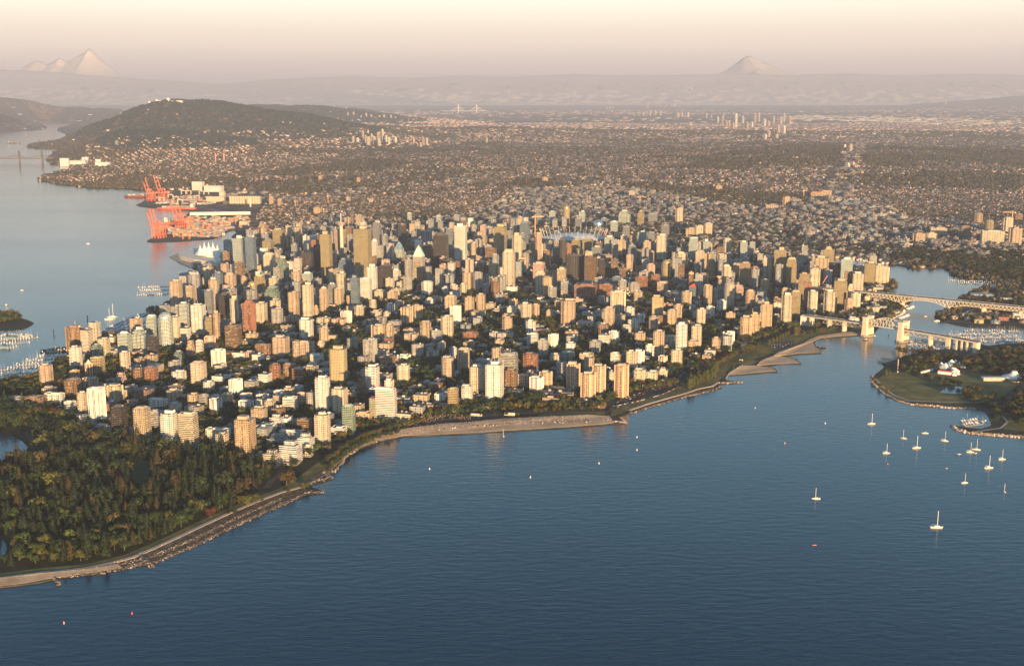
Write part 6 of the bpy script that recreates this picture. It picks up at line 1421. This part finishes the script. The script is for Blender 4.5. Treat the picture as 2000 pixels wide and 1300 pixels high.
# ---- sails and boats
def hull_pts(L, w): return [(-L/2,-w*.38),(-L*.1,-w/2),(L*.22,-w*.42),(L/2,0),(L*.22,w*.42),(-L*.1,w/2),(-L/2,w*.38)]
def sailboat(px, py, L, lb, rz, hullc=(.80,.76,.68), mast=True, grp='sailing boats moored in the bay', name='sailboat'):
    x, y = at(px, py, 0); root = empty(name, (x, y, 0), rz); tag(root, lb, 'boat', grp); w = L*.3; m_ = MB(); hp_ = hull_pts(L, w)
    m_.prism([(a*.88,b_*.7) for a, b_ in hp_], -.4, L*.11, taper=hp_, col=hullc, rcol=(.66,.56,.44)); m_.build('hull', [HULL, HULL], root)
    m_ = MB(); m_.prism([(a*.42+L*.03,b_*.55) for a, b_ in hp_], L*.11, L*.17, taper=[(a*.36+L*.03,b_*.42) for a, b_ in hp_], col=(.80,.78,.74)); m_.build('cabin', [HULL, HULL], root)
    if mast:
        m_ = MB(); m_.beam((L*.06,0,L*.1),(L*.06,0,L*1.35),max(.30,L*.028),max(.30,L*.028),col=(.75,.70,.64)); m_.beam((L*.06,0,L*.9),(L*.06,w*.3,L*.9),.12,.12,col=(.7,.66,.6)); m_.build('mast', [PAINT], root)
        m_ = MB(); m_.beam((L*.05,0,L*.26),(-L*.40,0,L*.25),.42,.50,col=rb.choice(((.12,.16,.30),(.6,.56,.5),(.15,.15,.16)))); m_.build('boom_with_furled_sail', [FABRIC], root)
SB = [(1594,974,12,175,'sailboat lying alone farthest toward the open bay'),(1702,828,14,3,'white sailboat moored alone nearest the bridge'),(1765,856,11,150,'small sailboat behind the blue-covered ketch'),(1790,875,15,5,'reddish-hulled sailboat with an awning at its stern'),(1845,861,12,-30,'sailboat angled toward the breakwater point'),
      (1731,885,12,2,'white sailboat directly above the red buoy'),(1895,883,12,-12,'sailboat of the close pair, the one beside a dinghy'),(1907,878,13,-25,'sailboat of the close pair, the one nearer the breakwater'),(1957,897,12,4,'sailboat moored close under the breakwater'),(1931,914,15,6,'larger white sailboat with a red sail cover below the breakwater'),
      (1884,943,11,8,'short sailboat lying below the cluster'),(1962,960,9,80,'tiny sailboat seen end-on at the picture edge'),(1829,1030,17,-4,'biggest and lowest sailboat, with dark canvas over its cockpit'),(983,851,9,100,'small dark sailing catamaran pulled near the beach'),(1735,655,9,90,'little sailboat motoring between the bridge piers')]
for a, b_, L, r_, lb in SB: sailboat(a, b_, L, lb, R(r_))
for a, b_, L, lb in ((1807,846,11,'open white motor boat without a mast at the top of the moorings'),(1873,888,10,'dark-topped motor boat in the middle of the moorings'),(1906,885,4.5,'tiny white dinghy beside the close pair of sailboats'),(1849,915,6,'small dark and white skiff below the moorings'),(1691,664,15,'dark tug-like boat before the first bridge pier'),(1709,656,6,'tiny white launch under the bridge arch'),(1830,627,16,'white ferry boat at the corner of the island market'),(1808,618,8,'small boat leaving a wake up the creek'),
                    (43,567,9,'small boat drawing a wake on the harbour'),(172,476,14,'red and white boat leading a long wake across the harbour'),(281,478,12,'tug off the corner of the near wharf'),(213,624,22,'tall-masted white yacht at the end of the marina'),(220,620,26,'tallest-masted white yacht beside the marina')):
    sailboat(a, b_, L, lb, R(rb.uniform(-15,15)), (.10,.09,.10) if 'dark' in lb or 'tug' in lb else (.8,.78,.74), mast='masted' in lb, grp='lone boats on the water', name='motor_boat' if 'masted' not in lb else 'sailboat')
BU = [(1734,907,'red mooring buoy under the white sailboat',(.6,.05,.04)),(839,916,'small pale buoy off the narrow beach end',(.8,.7,.6)),(1036,932,'small pale buoy off the wide beach',(.8,.7,.6)),(1244,854,'pale buoy nearest the rocky groyne',(.8,.7,.6)),(1244,879,'pale buoy second out from the rocky groyne',(.8,.7,.6)),(1170,905,'white buoy off the middle of the bay',(.8,.76,.7)),
      (1268,932,'dark navigation buoy in the middle of the bay',(.05,.05,.05)),(1612,827,'white buoy in the upper bay',(.8,.76,.7)),(1533,866,'orange buoy in the upper bay',(.7,.3,.2)),(1475,797,'pink float off the sea wall',(.7,.4,.35)),(1591,1064,'orange kayak paddling alone on the open bay',(.7,.2,.1)),(125,1217,'small orange float off the park shore',(.7,.3,.2)),(258,1198,'small red float off the park shore',(.6,.06,.05)),
      (105,652,'dark marker pile in the harbour channel',(.04,.04,.045)),(171,624,'dark marker pile near the marina entrance',(.04,.04,.045))]
for a, b_, lb, c in BU:
    x, y = at(a, b_, 0); m_ = MB(); k = 1.0
    if 'kayak' in lb: m_.prism(hull_pts(5.5, 1.2), -.1, .5, col=c)
    elif 'pile' in lb: m_.prism(ngon(0,0,1.2,8), -2, 9, col=c); m_.prism(ngon(0,0,1.8,8), 9, 11, taper=ngon(0,0,.4,8), col=c)
    else: m_.prism(ngon(0,0,1.1,10), -.4, .9, taper=ngon(0,0,.9,10), col=c); m_.prism(ngon(0,0,.5,8), .9, 2.8, taper=ngon(0,0,.2,8), col=c)
    o = m_.build('kayak' if 'kayak' in lb else 'marker_pile' if 'pile' in lb else 'buoy', [HULL, HULL], None, (x, y, 0), 0); tag(o, lb, 'kayak' if 'kayak' in lb else 'buoy')
# marinas: floating docks with boats on both sides
BM = []
for k in range(6):
    r_ = random.Random(k); L, w = r_.uniform(9,13), r_.uniform(3,3.8); m_ = MB(); hp_ = hull_pts(L, w); m_.prism([(a*.9,b_*.75) for a, b_ in hp_], -.3, 1.3, taper=hp_, col=r_.choice(((.8,.8,.8),(.75,.74,.72),(.12,.16,.25),(.8,.78,.76))), rcol=(.6,.55,.48))
    m_.prism([(a*.5,b_*.6) for a, b_ in hp_], 1.3, 2.4, taper=[(a*.42,b_*.5) for a, b_ in hp_], col=(.78,.78,.78), win=(.7,.4,1.2))
    if k % 2 == 0: m_.beam((.5,0,1.3),(.5,0,L*1.05),.17,.17,col=(.7,.68,.64)); m_.beam((.3,0,2.6),(-L*.4,0,2.6),.4,.4,col=(.14,.2,.4))
    else: m_.box(.2,0,L*.22,w*.5,2.4,3.6,col=(.76,.76,.76),win=(.8,.5,1))
    BM.append(m_.mesh('moored_boat', [HULL, HULL]))
MAR = [([(268,562),(330,560)],1,'harbour pontoons'),([(272,568),(330,566)],2,'harbour pontoons'),([(266,577),(330,574)],2,'harbour pontoons'),
 ([(216,642),(262,620),(290,612)],2,'basin by the teal towers'),([(228,648),(280,628),(305,624)],2,'basin by the teal towers'),([(250,650),(300,634)],2,'basin by the teal towers'),([(300,645),(330,636)],2,'basin by the teal towers'),
 ([(82,690),(130,684)],2,'lagoon-side marina'),([(70,697),(128,692)],2,'lagoon-side marina'),([(50,705),(126,700)],2,'lagoon-side marina'),([(30,713),(108,708)],2,'lagoon-side marina'),([(0,722),(85,716)],2,'lagoon-side marina'),([(0,732),(62,727)],2,'lagoon-side marina'),([(0,741),(35,738)],2,'lagoon-side marina'),
 ([(0,655),(60,656)],2,'island rowing docks'),([(0,664),(76,659)],2,'island rowing docks'),([(0,672),(60,668)],2,'island rowing docks'),([(0,681),(35,678)],2,'island rowing docks'),
 ([(1772,668),(1850,662)],2,'marina under the bridges'),([(1775,676),(1860,669)],2,'marina under the bridges'),([(1780,684),(1850,678)],2,'marina under the bridges'),([(1850,655),(1960,652)],2,'marina under the bridges'),([(1865,662),(1990,658)],2,'marina under the bridges'),([(1880,669),(2000,665)],2,'marina under the bridges'),([(1880,646),(1990,648)],2,'marina under the bridges'),
 ([(1850,548),(1940,552)],2,'marina by the far creek wood'),([(1870,553),(1950,556)],2,'marina by the far creek wood'),([(1765,604),(1778,598)],2,'yard beneath the cantilever bridge'),([(1750,622),(1770,614)],2,'yard beneath the cantilever bridge'),([(1756,614),(1772,606)],1,'yard beneath the cantilever bridge'),
 ([(1882,826),(1925,820)],2,'heritage harbour behind the breakwater'),([(1884,832),(1920,828)],1,'heritage harbour behind the breakwater'),([(1660,505),(1710,512)],2,'creek docks behind the bridge-head towers')]
nbt = 0
MAR.sort(key=lambda q: -q[0][0][1])
EXB = []
for k, (pts, sides, where) in enumerate(MAR):
    W_ = Gp(pts, 0); m_ = MB(); kk_ = 0
    for i in range(len(W_)-1): m_.beam((*W_[i],.35), (*W_[i+1],.35), 2.6, .7, col=(.34,.31,.27))
    o = m_.build('floating_dock', [STONE]); tag(o, f"narrow floating dock in the {where}", 'dock', f"floating docks in the {where}")
    for i in range(len(W_)-1):
        a, b_ = W_[i], W_[i+1]; L = math.hypot(b_[0]-a[0], b_[1]-a[1]); ang = math.atan2(b_[1]-a[1], b_[0]-a[0]); n = int(L/5.6)
        for j in range(n):
            for sd_ in (1, -1)[:sides]:
                if rb.random() < .22: continue
                t = (j+.5)/n; x = a[0]+(b_[0]-a[0])*t - math.sin(ang)*sd_*8; y = a[1]+(b_[1]-a[1])*t + math.cos(ang)*sd_*8; nbt += 1
                if nbt > 296: EXB.append((rb.randrange(6), x, y, ang + sd_*math.pi/2 + rb.uniform(-.06,.06))); continue
                o = link('moored_boat', BM[rb.randrange(6)], None, (x, y, 0), ang + sd_*math.pi/2 + rb.uniform(-.06,.06)); tag(o, f"small boat berthed in the {where}", 'boat', f"boats berthed in the {where}")
if EXB:
    Vs, Fs, Cs, off = [], [], [], 0
    for k in range(6):
        me = BM[k]; vv = np.array([v.co[:] for v in me.vertices]); tri = []; cl = []; at_ = me.attributes['col'].data
        for p_ in me.polygons:
            vs2 = list(p_.vertices)
            for i in range(1, len(vs2)-1): tri.append((vs2[0], vs2[i], vs2[i+1])); cl.append(at_[p_.index].color[:3])
        sel = [e_ for e_ in EXB if e_[0] == k]
        if not sel: continue
        V_, F_ = stamp(vv, np.array(tri), np.array([(e_[1], e_[2], 0) for e_ in sel], float), np.ones((len(sel),3)), np.array([e_[3] for e_ in sel])); Vs.append(V_); Fs.append(F_+off); off += len(V_); Cs.append(np.tile(np.array(cl), (len(sel),1)))
    o = link('berthed_boats', np_mesh('berthed_boats', np.concatenate(Vs), np.concatenate(Fs), HULL, cols=np.concatenate(Cs))); tag(o, 'the many further small boats packed along the marina docks', 'boats', kind='stuff')
for a, b_, w_, lb in ((20,662,24,'blue-roofed boat shed among the rowing docks'),(8,680,20,'second blue boat shed by the rowing docks'),(96,686,14,'dark boathouse on piles at the marina')): box_building('boat_shed', a, b_, b_-4, w_, .35, (.16,.25,.33), lb, 'shed', rcol=(.12,.22,.32))

# ---- the point: tents, museum, huts, island market
def tent(px, py, s, c, lb, grp, n=4):
    x, y = at(px, py, LAND_Z); m_ = MB(); q = ngon(0,0,s,n,.4); m_.prism(q, 0, s*.35, col=c, top=False); pr = q; z = s*.35
    for t in (.5, .8, 1.0): cu = [(a*(1-t)**1.3+.02, b_*(1-t)**1.3) for a, b_ in q]; m_.prism(pr, z, s*.35+s*.8*t, taper=cu, col=c, top=False); pr = cu; z = s*.35+s*.8*t
    o = m_.build('pointed_tent', [FABRIC], None, (x, y, LAND_Z+.2), rb.uniform(0,1)); tag(o, lb, 'tent', grp)
for a, b_, s in ((1838,716,9),(1846,720,11),(1853,718,9),(1858,714,12),(1866,713,11),(1874,716,10),(1862,723,8),(1867,727,8),(1864,733,6),(1870,731,5),(1880,717,7)): tent(a, b_, s, (.82,.80,.78), 'white peaked festival tent in the big cluster on the point', 'white festival tents')
for k in range(8): tent(1798+k*3.2, 729-k*.9, 3.6, (.80,.78,.76), 'little white tent in the row beside the festival road', 'little white tents')
rx_, ry_ = at(1846, 730, LAND_Z); rt_ = empty('red_marquee', (rx_, ry_, LAND_Z+.2), R(-32)); tag(rt_, 'long red and white curved marquee among the white tents', 'tent'); m_ = MB(); seg = 8
for i in range(seg):
    a0, a1 = math.pi*i/seg, math.pi*(i+1)/seg; m_.face([(-13,-math.cos(a0)*8,math.sin(a0)*7+.5),(13,-math.cos(a0)*8,math.sin(a0)*7+.5),(13,-math.cos(a1)*8,math.sin(a1)*7+.5),(-13,-math.cos(a1)*8,math.sin(a1)*7+.5)], 0, None, (.60,.06,.07) if i > 1 else (.8,.78,.75))
m_.build('vaulted_cover', [FABRIC], rt_); m_ = MB()
for x_ in (-13,13): m_.face([(x_,-8,.5),(x_,8,.5),(x_,5,5),(x_,0,7.5),(x_,-5,5)], 0, None, (.75,.72,.70))
m_.build('end_panel', [FABRIC], rt_)
mx_, my_ = at(1984, 744, LAND_Z); mu = empty('round_museum', (mx_, my_+10, LAND_Z)); tag(mu, 'round museum under a wide white conical roof', 'museum'); m_ = MB(); m_.prism(ngon(0,0,19,28), -1, 6, col=(.50,.44,.38), win=(.6,.5,3)); m_.build('drum', [FAC, ROOF], mu)
m_ = MB(); m_.prism(ngon(0,0,23,28), 6, 13.5, taper=ngon(0,0,7,28), col=(.80,.78,.74), top=False); m_.prism(ngon(0,0,7,28), 13.5, 18, taper=ngon(0,0,4.6,28), col=(.80,.78,.74)); m_.build('conical_roof', [STONE, STONE], mu)
m_ = MB(); m_.box(-42,-2,42,14,-1,6,col=(.72,.66,.58),win=(1.1,.4,4),gls=(.1,.1,.1)); m_.box(18,-14,50,12,-1,5,col=(.6,.55,.5),win=(1.1,.4,4)); m_.build('low_wing', [FAC, ROOF], mu)
for a, b_, t_, w_, ra, c, rc, lb in ((1912,631,624,18,.35,(.50,.46,.12),(.48,.44,.12),'yellow-roofed market building on the island'),(1918,583,575,42,.5,(.36,.42,.48),(.30,.40,.48),'large blue-grey roofed shed by the cantilever bridge'),(1895,620,613,34,.3,(.5,.46,.42),(.40,.38,.36),'long grey island workshop'),(1960,626,619,20,.5,(.34,.14,.10),(.24,.09,.07),'dark red-roofed island building'),
        (1990,622,612,24,.5,(.55,.6,.62),(.45,.52,.56),'pale blue-roofed island building'),(1965,590,582,22,.4,(.68,.62,.54),(.5,.45,.42),'white gabled building beside the bridge ramp'),(1720,608,598,24,.4,(.45,.44,.40),(.3,.3,.3),'low waterfront block under the bridge-head towers'),(1716,590,583,22,.4,(.5,.48,.44),(.32,.30,.30),'terraced block beneath the cantilever bridge'),(1705,610,600,26,.5,(.66,.56,.44),(.45,.4,.36),'cream waterfront flats between the two bridges'),
        (1740,613,607,20,.4,(.42,.22,.14),(.40,.12,.08),'red-roofed boat works between the bridges'),(1715,571,562,20,.6,(.66,.58,.48),(.5,.46,.4),'small pale building on the tree-ringed point'),(1736,577,571,8,.8,(.7,.64,.56),(.5,.48,.46),'tiny pale kiosk beside the cantilever bridge'),(1611,634,627,17,.5,(.42,.22,.13),(.40,.20,.12),'brown shingled aquatic roof beside the arched bridge'),
        (930,812,808,24,.2,(.74,.66,.52),(.7,.62,.5),'long cream beach bath house'),(995,811,806,22,.2,(.74,.66,.52),(.7,.62,.5),'cream beach bath house with a flat terrace'),(945,798,792,24,.5,(.70,.62,.54),(.5,.46,.42),'low white pavilion behind the bath house'),(842,785,776,26,.5,(.6,.5,.4),(.4,.36,.32),'low cream shop block by the beach corner'),(1447,706,702,8,.5,(.75,.7,.62),(.75,.7,.62),'white concession stand on the beach lawn'),
        (378,915,908,20,.6,(.25,.24,.23),(.16,.17,.17),'grey-roofed pavilion hidden in park trees'),(488,898,892,16,.5,(.3,.28,.26),(.2,.2,.2),'flat-roofed clubhouse at the park edge')):
    box_building('low_building', a, b_, t_, w_, ra, c, lb, win=(.6,.4,3.5), rcol=rc)
x, y = at(1753, 727, LAND_Z); m_ = MB(); m_.beam((0,0,0),(0,0,27),1.1,1.1,col=(.66,.46,.32)); m_.box(0,0,2.4,2.4,0,3,col=(.6,.5,.4)); o = m_.build('totem_pole', [STONE, STONE], None, (x, y, LAND_Z)); tag(o, 'tall slim pole monument standing at the lawn edge of the point', 'monument')
for a, b_, c_ in (([(1714,704),(1735,707),(1758,710)],1.8,'timber pier reaching out from the point'),([(1714,707),(1738,711)],1.4,'lower timber pier beside the point'),([(1722,699),(1745,702),(1760,704)],3,'dark wooden wharf in front of the fishing boats')):
    W_ = Gp(a, 1); m_ = MB()
    for i in range(len(W_)-1): m_.beam((*W_[i],1.6), (*W_[i+1],1.6), b_*1.6, .5, col=(.26,.22,.19))
    for i in range(12): t = i/11; q = line_pt(W_[0], W_[-1], t); m_.beam((*q,-1), (*q,2.5), .6, .6, col=(.15,.12,.1))
    o = m_.build('timber_pier', [STONE]); tag(o, c_, 'pier')
# ---- construction cranes
def tower_crane(px, py, top, jib, c, lb, rz, luff=False):
    x, y = at(px, py, LAND_Z); h = ztop(x, y, top)-LAND_Z; root = empty('tower_crane', (x, y, LAND_Z), rz); tag(root, lb, 'crane', 'construction cranes'); m_ = MB(); m_.beam((0,0,0),(0,0,h),2.2,2.2,col=c); m_.build('crane_mast', [PAINT], root)
    m_ = MB()
    if luff: m_.beam((0,0,h),(jib*.45,0,h+jib*.8),1.8,1.8,col=c)
    else: m_.beam((-jib*.3,0,h-4),(jib,0,h-4),1.6,2.0,col=c); m_.beam((0,0,h+4),(jib*.8,0,h-3),.5,.5,col=c); m_.beam((0,0,h+4),(-jib*.28,0,h-3),.5,.5,col=c); m_.beam((0,0,h-3),(0,0,h+5),1.6,1.6,col=c)
    m_.build('crane_jib', [PAINT], root); m_ = MB(); m_.box(-jib*.27,0,6,3,h-8,h-4,col=(.5,.48,.46)); m_.build('counterweight', [STONE, STONE], root)
OC = (.72,.42,.22)
for a in ((1382,560,538,48,OC,'orange tower crane with a long jib above the eastern blocks',R(10)),(1232,553,530,22,OC,'short orange tower crane beside the brown office block',R(-20)),(1268,527,511,42,OC,'tower crane swinging over the pink tower',R(3)),(1045,470,421,36,OC,'tower crane rising beside the stadium roof',R(8)),(1250,401,383,30,OC,'far tower crane above the creek flats',R(-15)),(641,401,381,16,OC,'thin tower crane on the eastern flats',R(40)),(577,408,392,12,OC,'short tower crane near the rail line',R(60)),
          (1569,394,371,20,OC,'crane above the southern hospital blocks',R(20)),(1976,438,413,42,OC,'crane at the southern offices near the picture edge',R(170)),(1604,584,555,30,(.5,.12,.10),'red luffing crane beside the bridge-head towers',R(5),True),(1186,500,465,34,(.65,.10,.08),'red crane boom beside the stadium',R(175),True),(1200,500,470,30,(.65,.10,.08),'second red crane boom beyond the stadium',R(170),True)): tower_crane(*a)
# ---- distant bridges and hilltop campus
def far_bridge():
    root = empty('lift_bridge', (0,0,0)); tag(root, 'distant dark truss bridge on piers across the inlet narrows', 'bridge'); A, B = at(-40,318,0), at(104,318,0); m_ = MB(); c = (.10,.10,.11)
    n = 26; P = lambda t, z: (A[0]+(B[0]-A[0])*t, A[1]+(B[1]-A[1])*t, z)
    for i in range(n): a, b_ = i/n, (i+1)/n; f = lambda t: 46+16*math.sin(t*3.1416*3)**2; m_.beam(P(a,34),P(b_,34),9,6,col=c); m_.beam(P(a,f(a)),P(b_,f(b_)),5,5,col=(.16,.09,.08)); m_.beam(P(a,34),P(b_,f(b_)),3,3,col=c)
    m_.build('truss_deck', [PAINT], root)
    for px in (31,76):
        m_ = MB(); q = at(px,319,0); t = (q[0]-A[0])/(B[0]-A[0]); p = P(t,0); m_.box(p[0],p[1],14,14,-2,38,col=(.14,.14,.14)); m_.box(p[0],p[1],12,12,38,100,col=c); m_.build('lift_pylon', [STONE, STONE], root)
far_bridge()
root = empty('cable_stayed_bridge', (0,0,0)); tag(root, 'far-off cable-stayed bridge with two pale pylons and fans of cables', 'bridge'); D = at(905,222,0)[1]; XX = lambda px: (px-1000)/FPX*D*cp
zt_ = ztop(0, D, 203.5); zd_ = max(25, ztop(0, D, 217)); m_ = MB(); m_.beam((XX(862),D,zd_),(XX(955),D,zd_),30,10,col=(.8,.74,.68)); m_.build('bridge_deck', [PAINT], root)
for px in (895, 931):
    pl = MB(); pl.beam((XX(px),D,0),(XX(px),D,zt_),26,26,col=(.8,.74,.68)); po = pl.build('pylon', [STONE], root); cb = MB()
    for k in range(1,9):
        for sg_ in (-1,1): cb.beam((XX(px),D,zt_*(1-.03*k)+8),(XX(px+sg_*k*2.1),D,zd_),3.5,3.5,col=(.8,.74,.68))
    cb.build('stay_cables', [PAINT], po)
for a, t_, b_, w_, lb in ((317,196,200,9,'pale campus building at the crest of the hill'),(350,196.5,199,22,'long low bright campus building on the hilltop'),(334,190.5,196,4.5,'small campus tower on the summit'),(311,190.5,194,2.5,'thin mast-like block on the hill crest'),(297,190.5,194,3.5,'small block at the harbour end of the hilltop')):
    y = 13500.0; x = (a-1000)/FPX*(y*cp+CAM_H*sp_); z0 = float(gz(x, y)); W = w_*y/FPX; zt2 = ztop(x, y, t_); m_ = MB(); hh2 = min(max(zt2-z0, 16), 45); m_.box(0,0,W,W*.4 if w_ > 8 else W,-12,hh2,col=(.78,.70,.60)); o = m_.build('campus_building', [FAC, ROOF], None, (x, y, z0)); tag(o, lb, 'building')
# ---- rocks and logs on the shore, people on the beach
def rock_mass(name, line, n, wid, size, seed, lb, c=(.16,.13,.11)):
    r_ = np.random.RandomState(seed); W_ = Gp(line, 0); seg = [math.hypot(W_[i+1][0]-W_[i][0], W_[i+1][1]-W_[i][1]) for i in range(len(W_)-1)]; cum = np.cumsum([0]+seg); u = r_.rand(n)*cum[-1]; xs = np.interp(u, cum, [p[0] for p in W_]); ys = np.interp(u, cum, [p[1] for p in W_]) + r_.normal(size=n)*wid; xs = xs + r_.normal(size=n)*wid*.4
    T = np.array([(-.5,-.4,-.3),(.45,-.5,-.3),(.5,.42,-.3),(-.42,.5,-.3),(-.3,-.28,.35),(.28,-.3,.45),(.32,.25,.38),(-.25,.33,.3)]); F = np.array([(0,1,5,4),(1,2,6,5),(2,3,7,6),(3,0,4,7),(4,5,6,7)])
    s = size*(.4+r_.rand(n)**3*2.2); zz_ = beach_z(xs, ys)+.25 if 'logs' in name else .6 + np.where(inside(xs, ys, COAST), np.minimum(edge_dist(xs, ys, w_bay)*.05, .75)+.35, 0)
    V_, F_ = stamp(T, F, np.stack([xs,ys,zz_],-1), np.stack([s,s*.8,s*.7],-1), r_.rand(n)*6.28); cols = np.repeat(np.array([c])*(.4+r_.rand(n)**2*2.4)[:,None], 5, 0); o = link(name, np_mesh(name, V_, F_, ROCK, cols=cols)); tag(o, lb, 'rocks', kind='stuff')
rock_mass('shore_rocks', [(130,1124),(200,1118),(275,1102),(300,1098),(350,1078),(400,1056),(450,1031),(500,1008),(550,986),(600,963)], 2400, 2.6, 1.25, 1, 'dark boulders strewn along the tide line below the park sea wall')
rock_mass('shore_rocks', [(140,1120),(250,1100),(300,1088),(350,1066),(400,1044),(450,1019),(500,996),(550,975)], 1300, 3.5, .75, 2, 'small stones scattered on the foreshore below the park path', (.24,.20,.16))
rock_mass('groyne_rocks', [(108,1131),(116,1141)], 120, 1.2, 2, 3, 'short rock groyne at the sandy end of the park shore'); rock_mass('groyne_rocks', [(600,962),(632,962)], 160, 1.5, 1.8, 4, 'thin rock groyne pointing out at the park corner'); rock_mass('groyne_rocks', [(275,1092),(300,1106)], 220, 3, 2, 5, 'rock spit jutting from the park foreshore')
rock_mass('shore_rocks', [(603,944),(648,933),(632,923),(652,922),(668,905),(672,893),(700,877)], 700, 2.5, 1.5, 6, 'boulders on the pebbly corner beside the narrow beach end', (.28,.22,.17)); rock_mass('groyne_rocks', [(1185,822),(1222,826),(1212,816)], 420, 1.8, 2.2, 7, 'pink-lit rock groyne closing the wide beach', (.34,.26,.20))
rock_mass('shore_rocks', [(1228,808),(1262,797),(1300,786),(1340,774),(1385,764),(1408,756)], 900, 1.6, 1.6, 8, 'dark stones at the foot of the avenue sea wall'); rock_mass('groyne_rocks', [(1402,749),(1450,747)], 240, 1.2, 1.8, 9, 'long thin rock groyne at the end of the avenue sea wall', (.30,.22,.17))
for k, ln in enumerate(([(1503,718),(1512,720),(1519,727)],[(1545,699),(1556,703),(1565,711)],[(1601,680),(1604,690)],[(1600,678),(1615,679)])): rock_mass('groyne_rocks', ln, 90, .7, 1.6, 10+k, ['dark rocks curling round the outermost sand spit','dark rocks curling round the middle sand spit','dark rocks ending the innermost sand spit','small rock bar off the innermost sand spit'][k])
rock_mass('shore_rocks', [(1703,735),(1703,748),(1716,761),(1732,772),(1752,782),(1780,790),(1850,796),(1905,798)], 2200, 1.6, 1.8, 20, 'pale riprap edging the lawn of the point', (.40,.31,.23)); rock_mass('breakwater_rocks', [(1858,832),(1868,839),(1890,845),(1925,849),(1960,851),(2005,854)], 1800, 2.0, 2.0, 21, 'pale riprap of the breakwater at the picture edge', (.42,.32,.24))
rock_mass('beach_logs', [(720,868),(800,848),(900,838),(1000,832),(1100,828),(1180,824)], 260, 1.4, 1.4, 22, 'rows of driftwood logs and towels on the wide beach', (.30,.24,.18))
def crowd(name, pts, n, seed, lb, yj):
    r_ = np.random.RandomState(seed); t = r_.rand(n)*(len(pts)-1); X = np.interp(t, range(len(pts)), [p[0] for p in pts]); Y = np.interp(t, range(len(pts)), [p[1] for p in pts]) + r_.normal(size=n)*yj; W_ = np.array([G(a, b_, LAND_Z) for a, b_ in zip(X, Y)])
    seg8 = [(0,.10,.0),(.42,.14,.0),(.85,.20,0),(1.15,.17,0),(1.42,.22,0),(1.5,.07,0),(1.56,.09,0),(1.68,.11,0),(1.78,.02,0)]; T = []; F = []
    for z, r, _ in seg8: T += [(math.cos(a)*r*.7, math.sin(a)*r, z) for a in (0,1.257,2.513,3.77,5.027)]
    for i in range(len(seg8)-1): F += [(i*5+j, i*5+(j+1)%5, i*5+5+(j+1)%5, i*5+5+j) for j in range(5)]
    F = np.array(F); zz_ = beach_z(W_[:,0], W_[:,1]) if 'sand' in lb else np.full(n, LAND_Z+(.9 if 'sea wall' in lb else .15))
    V_, F_ = stamp(np.array(T), F, np.stack([W_[:,0],W_[:,1],zz_],-1), np.repeat(r_.uniform(.95,1.1,n)[:,None],3,1), r_.rand(n)*6.28)
    pal = np.array([(.7,.66,.62),(.5,.1,.08),(.1,.15,.3),(.08,.08,.08),(.6,.45,.35),(.7,.5,.2)])[r_.randint(6,size=n)]; cols = np.repeat(pal[:,None,:], len(F), 1); cols[:,20:] = (.45,.30,.22); o = link(name, np_mesh(name, V_, F_, HOUSE, cols=cols.reshape(-1,3))); tag(o, lb, 'people', kind='stuff')
crowd('beach_crowd', [(720,864),(800,843),(860,836),(940,830),(1040,824),(1150,820)], 520, 1, 'crowd of tiny people spread over the wide sandy beach', 3.5); crowd('beach_crowd', [(760,835),(830,820),(870,812),(920,818)], 320, 2, 'crowd strolling on the promenade at the corner of the beach', 3.0); crowd('path_walkers', [(60,1123),(170,1113),(250,1094),(340,1056),(430,1013),(520,974),(580,955)], 60, 3, 'walkers dotted along the park sea wall path', .6)
crowd('beach_crowd', [(1430,722),(1490,708),(1530,692),(1580,672),(1620,658)], 160, 4, 'people sitting along the curved sand spits', 2.0); crowd('path_walkers', [(1235,798),(1300,779),(1392,753)], 40, 5, 'walkers along the avenue sea wall path', .8)
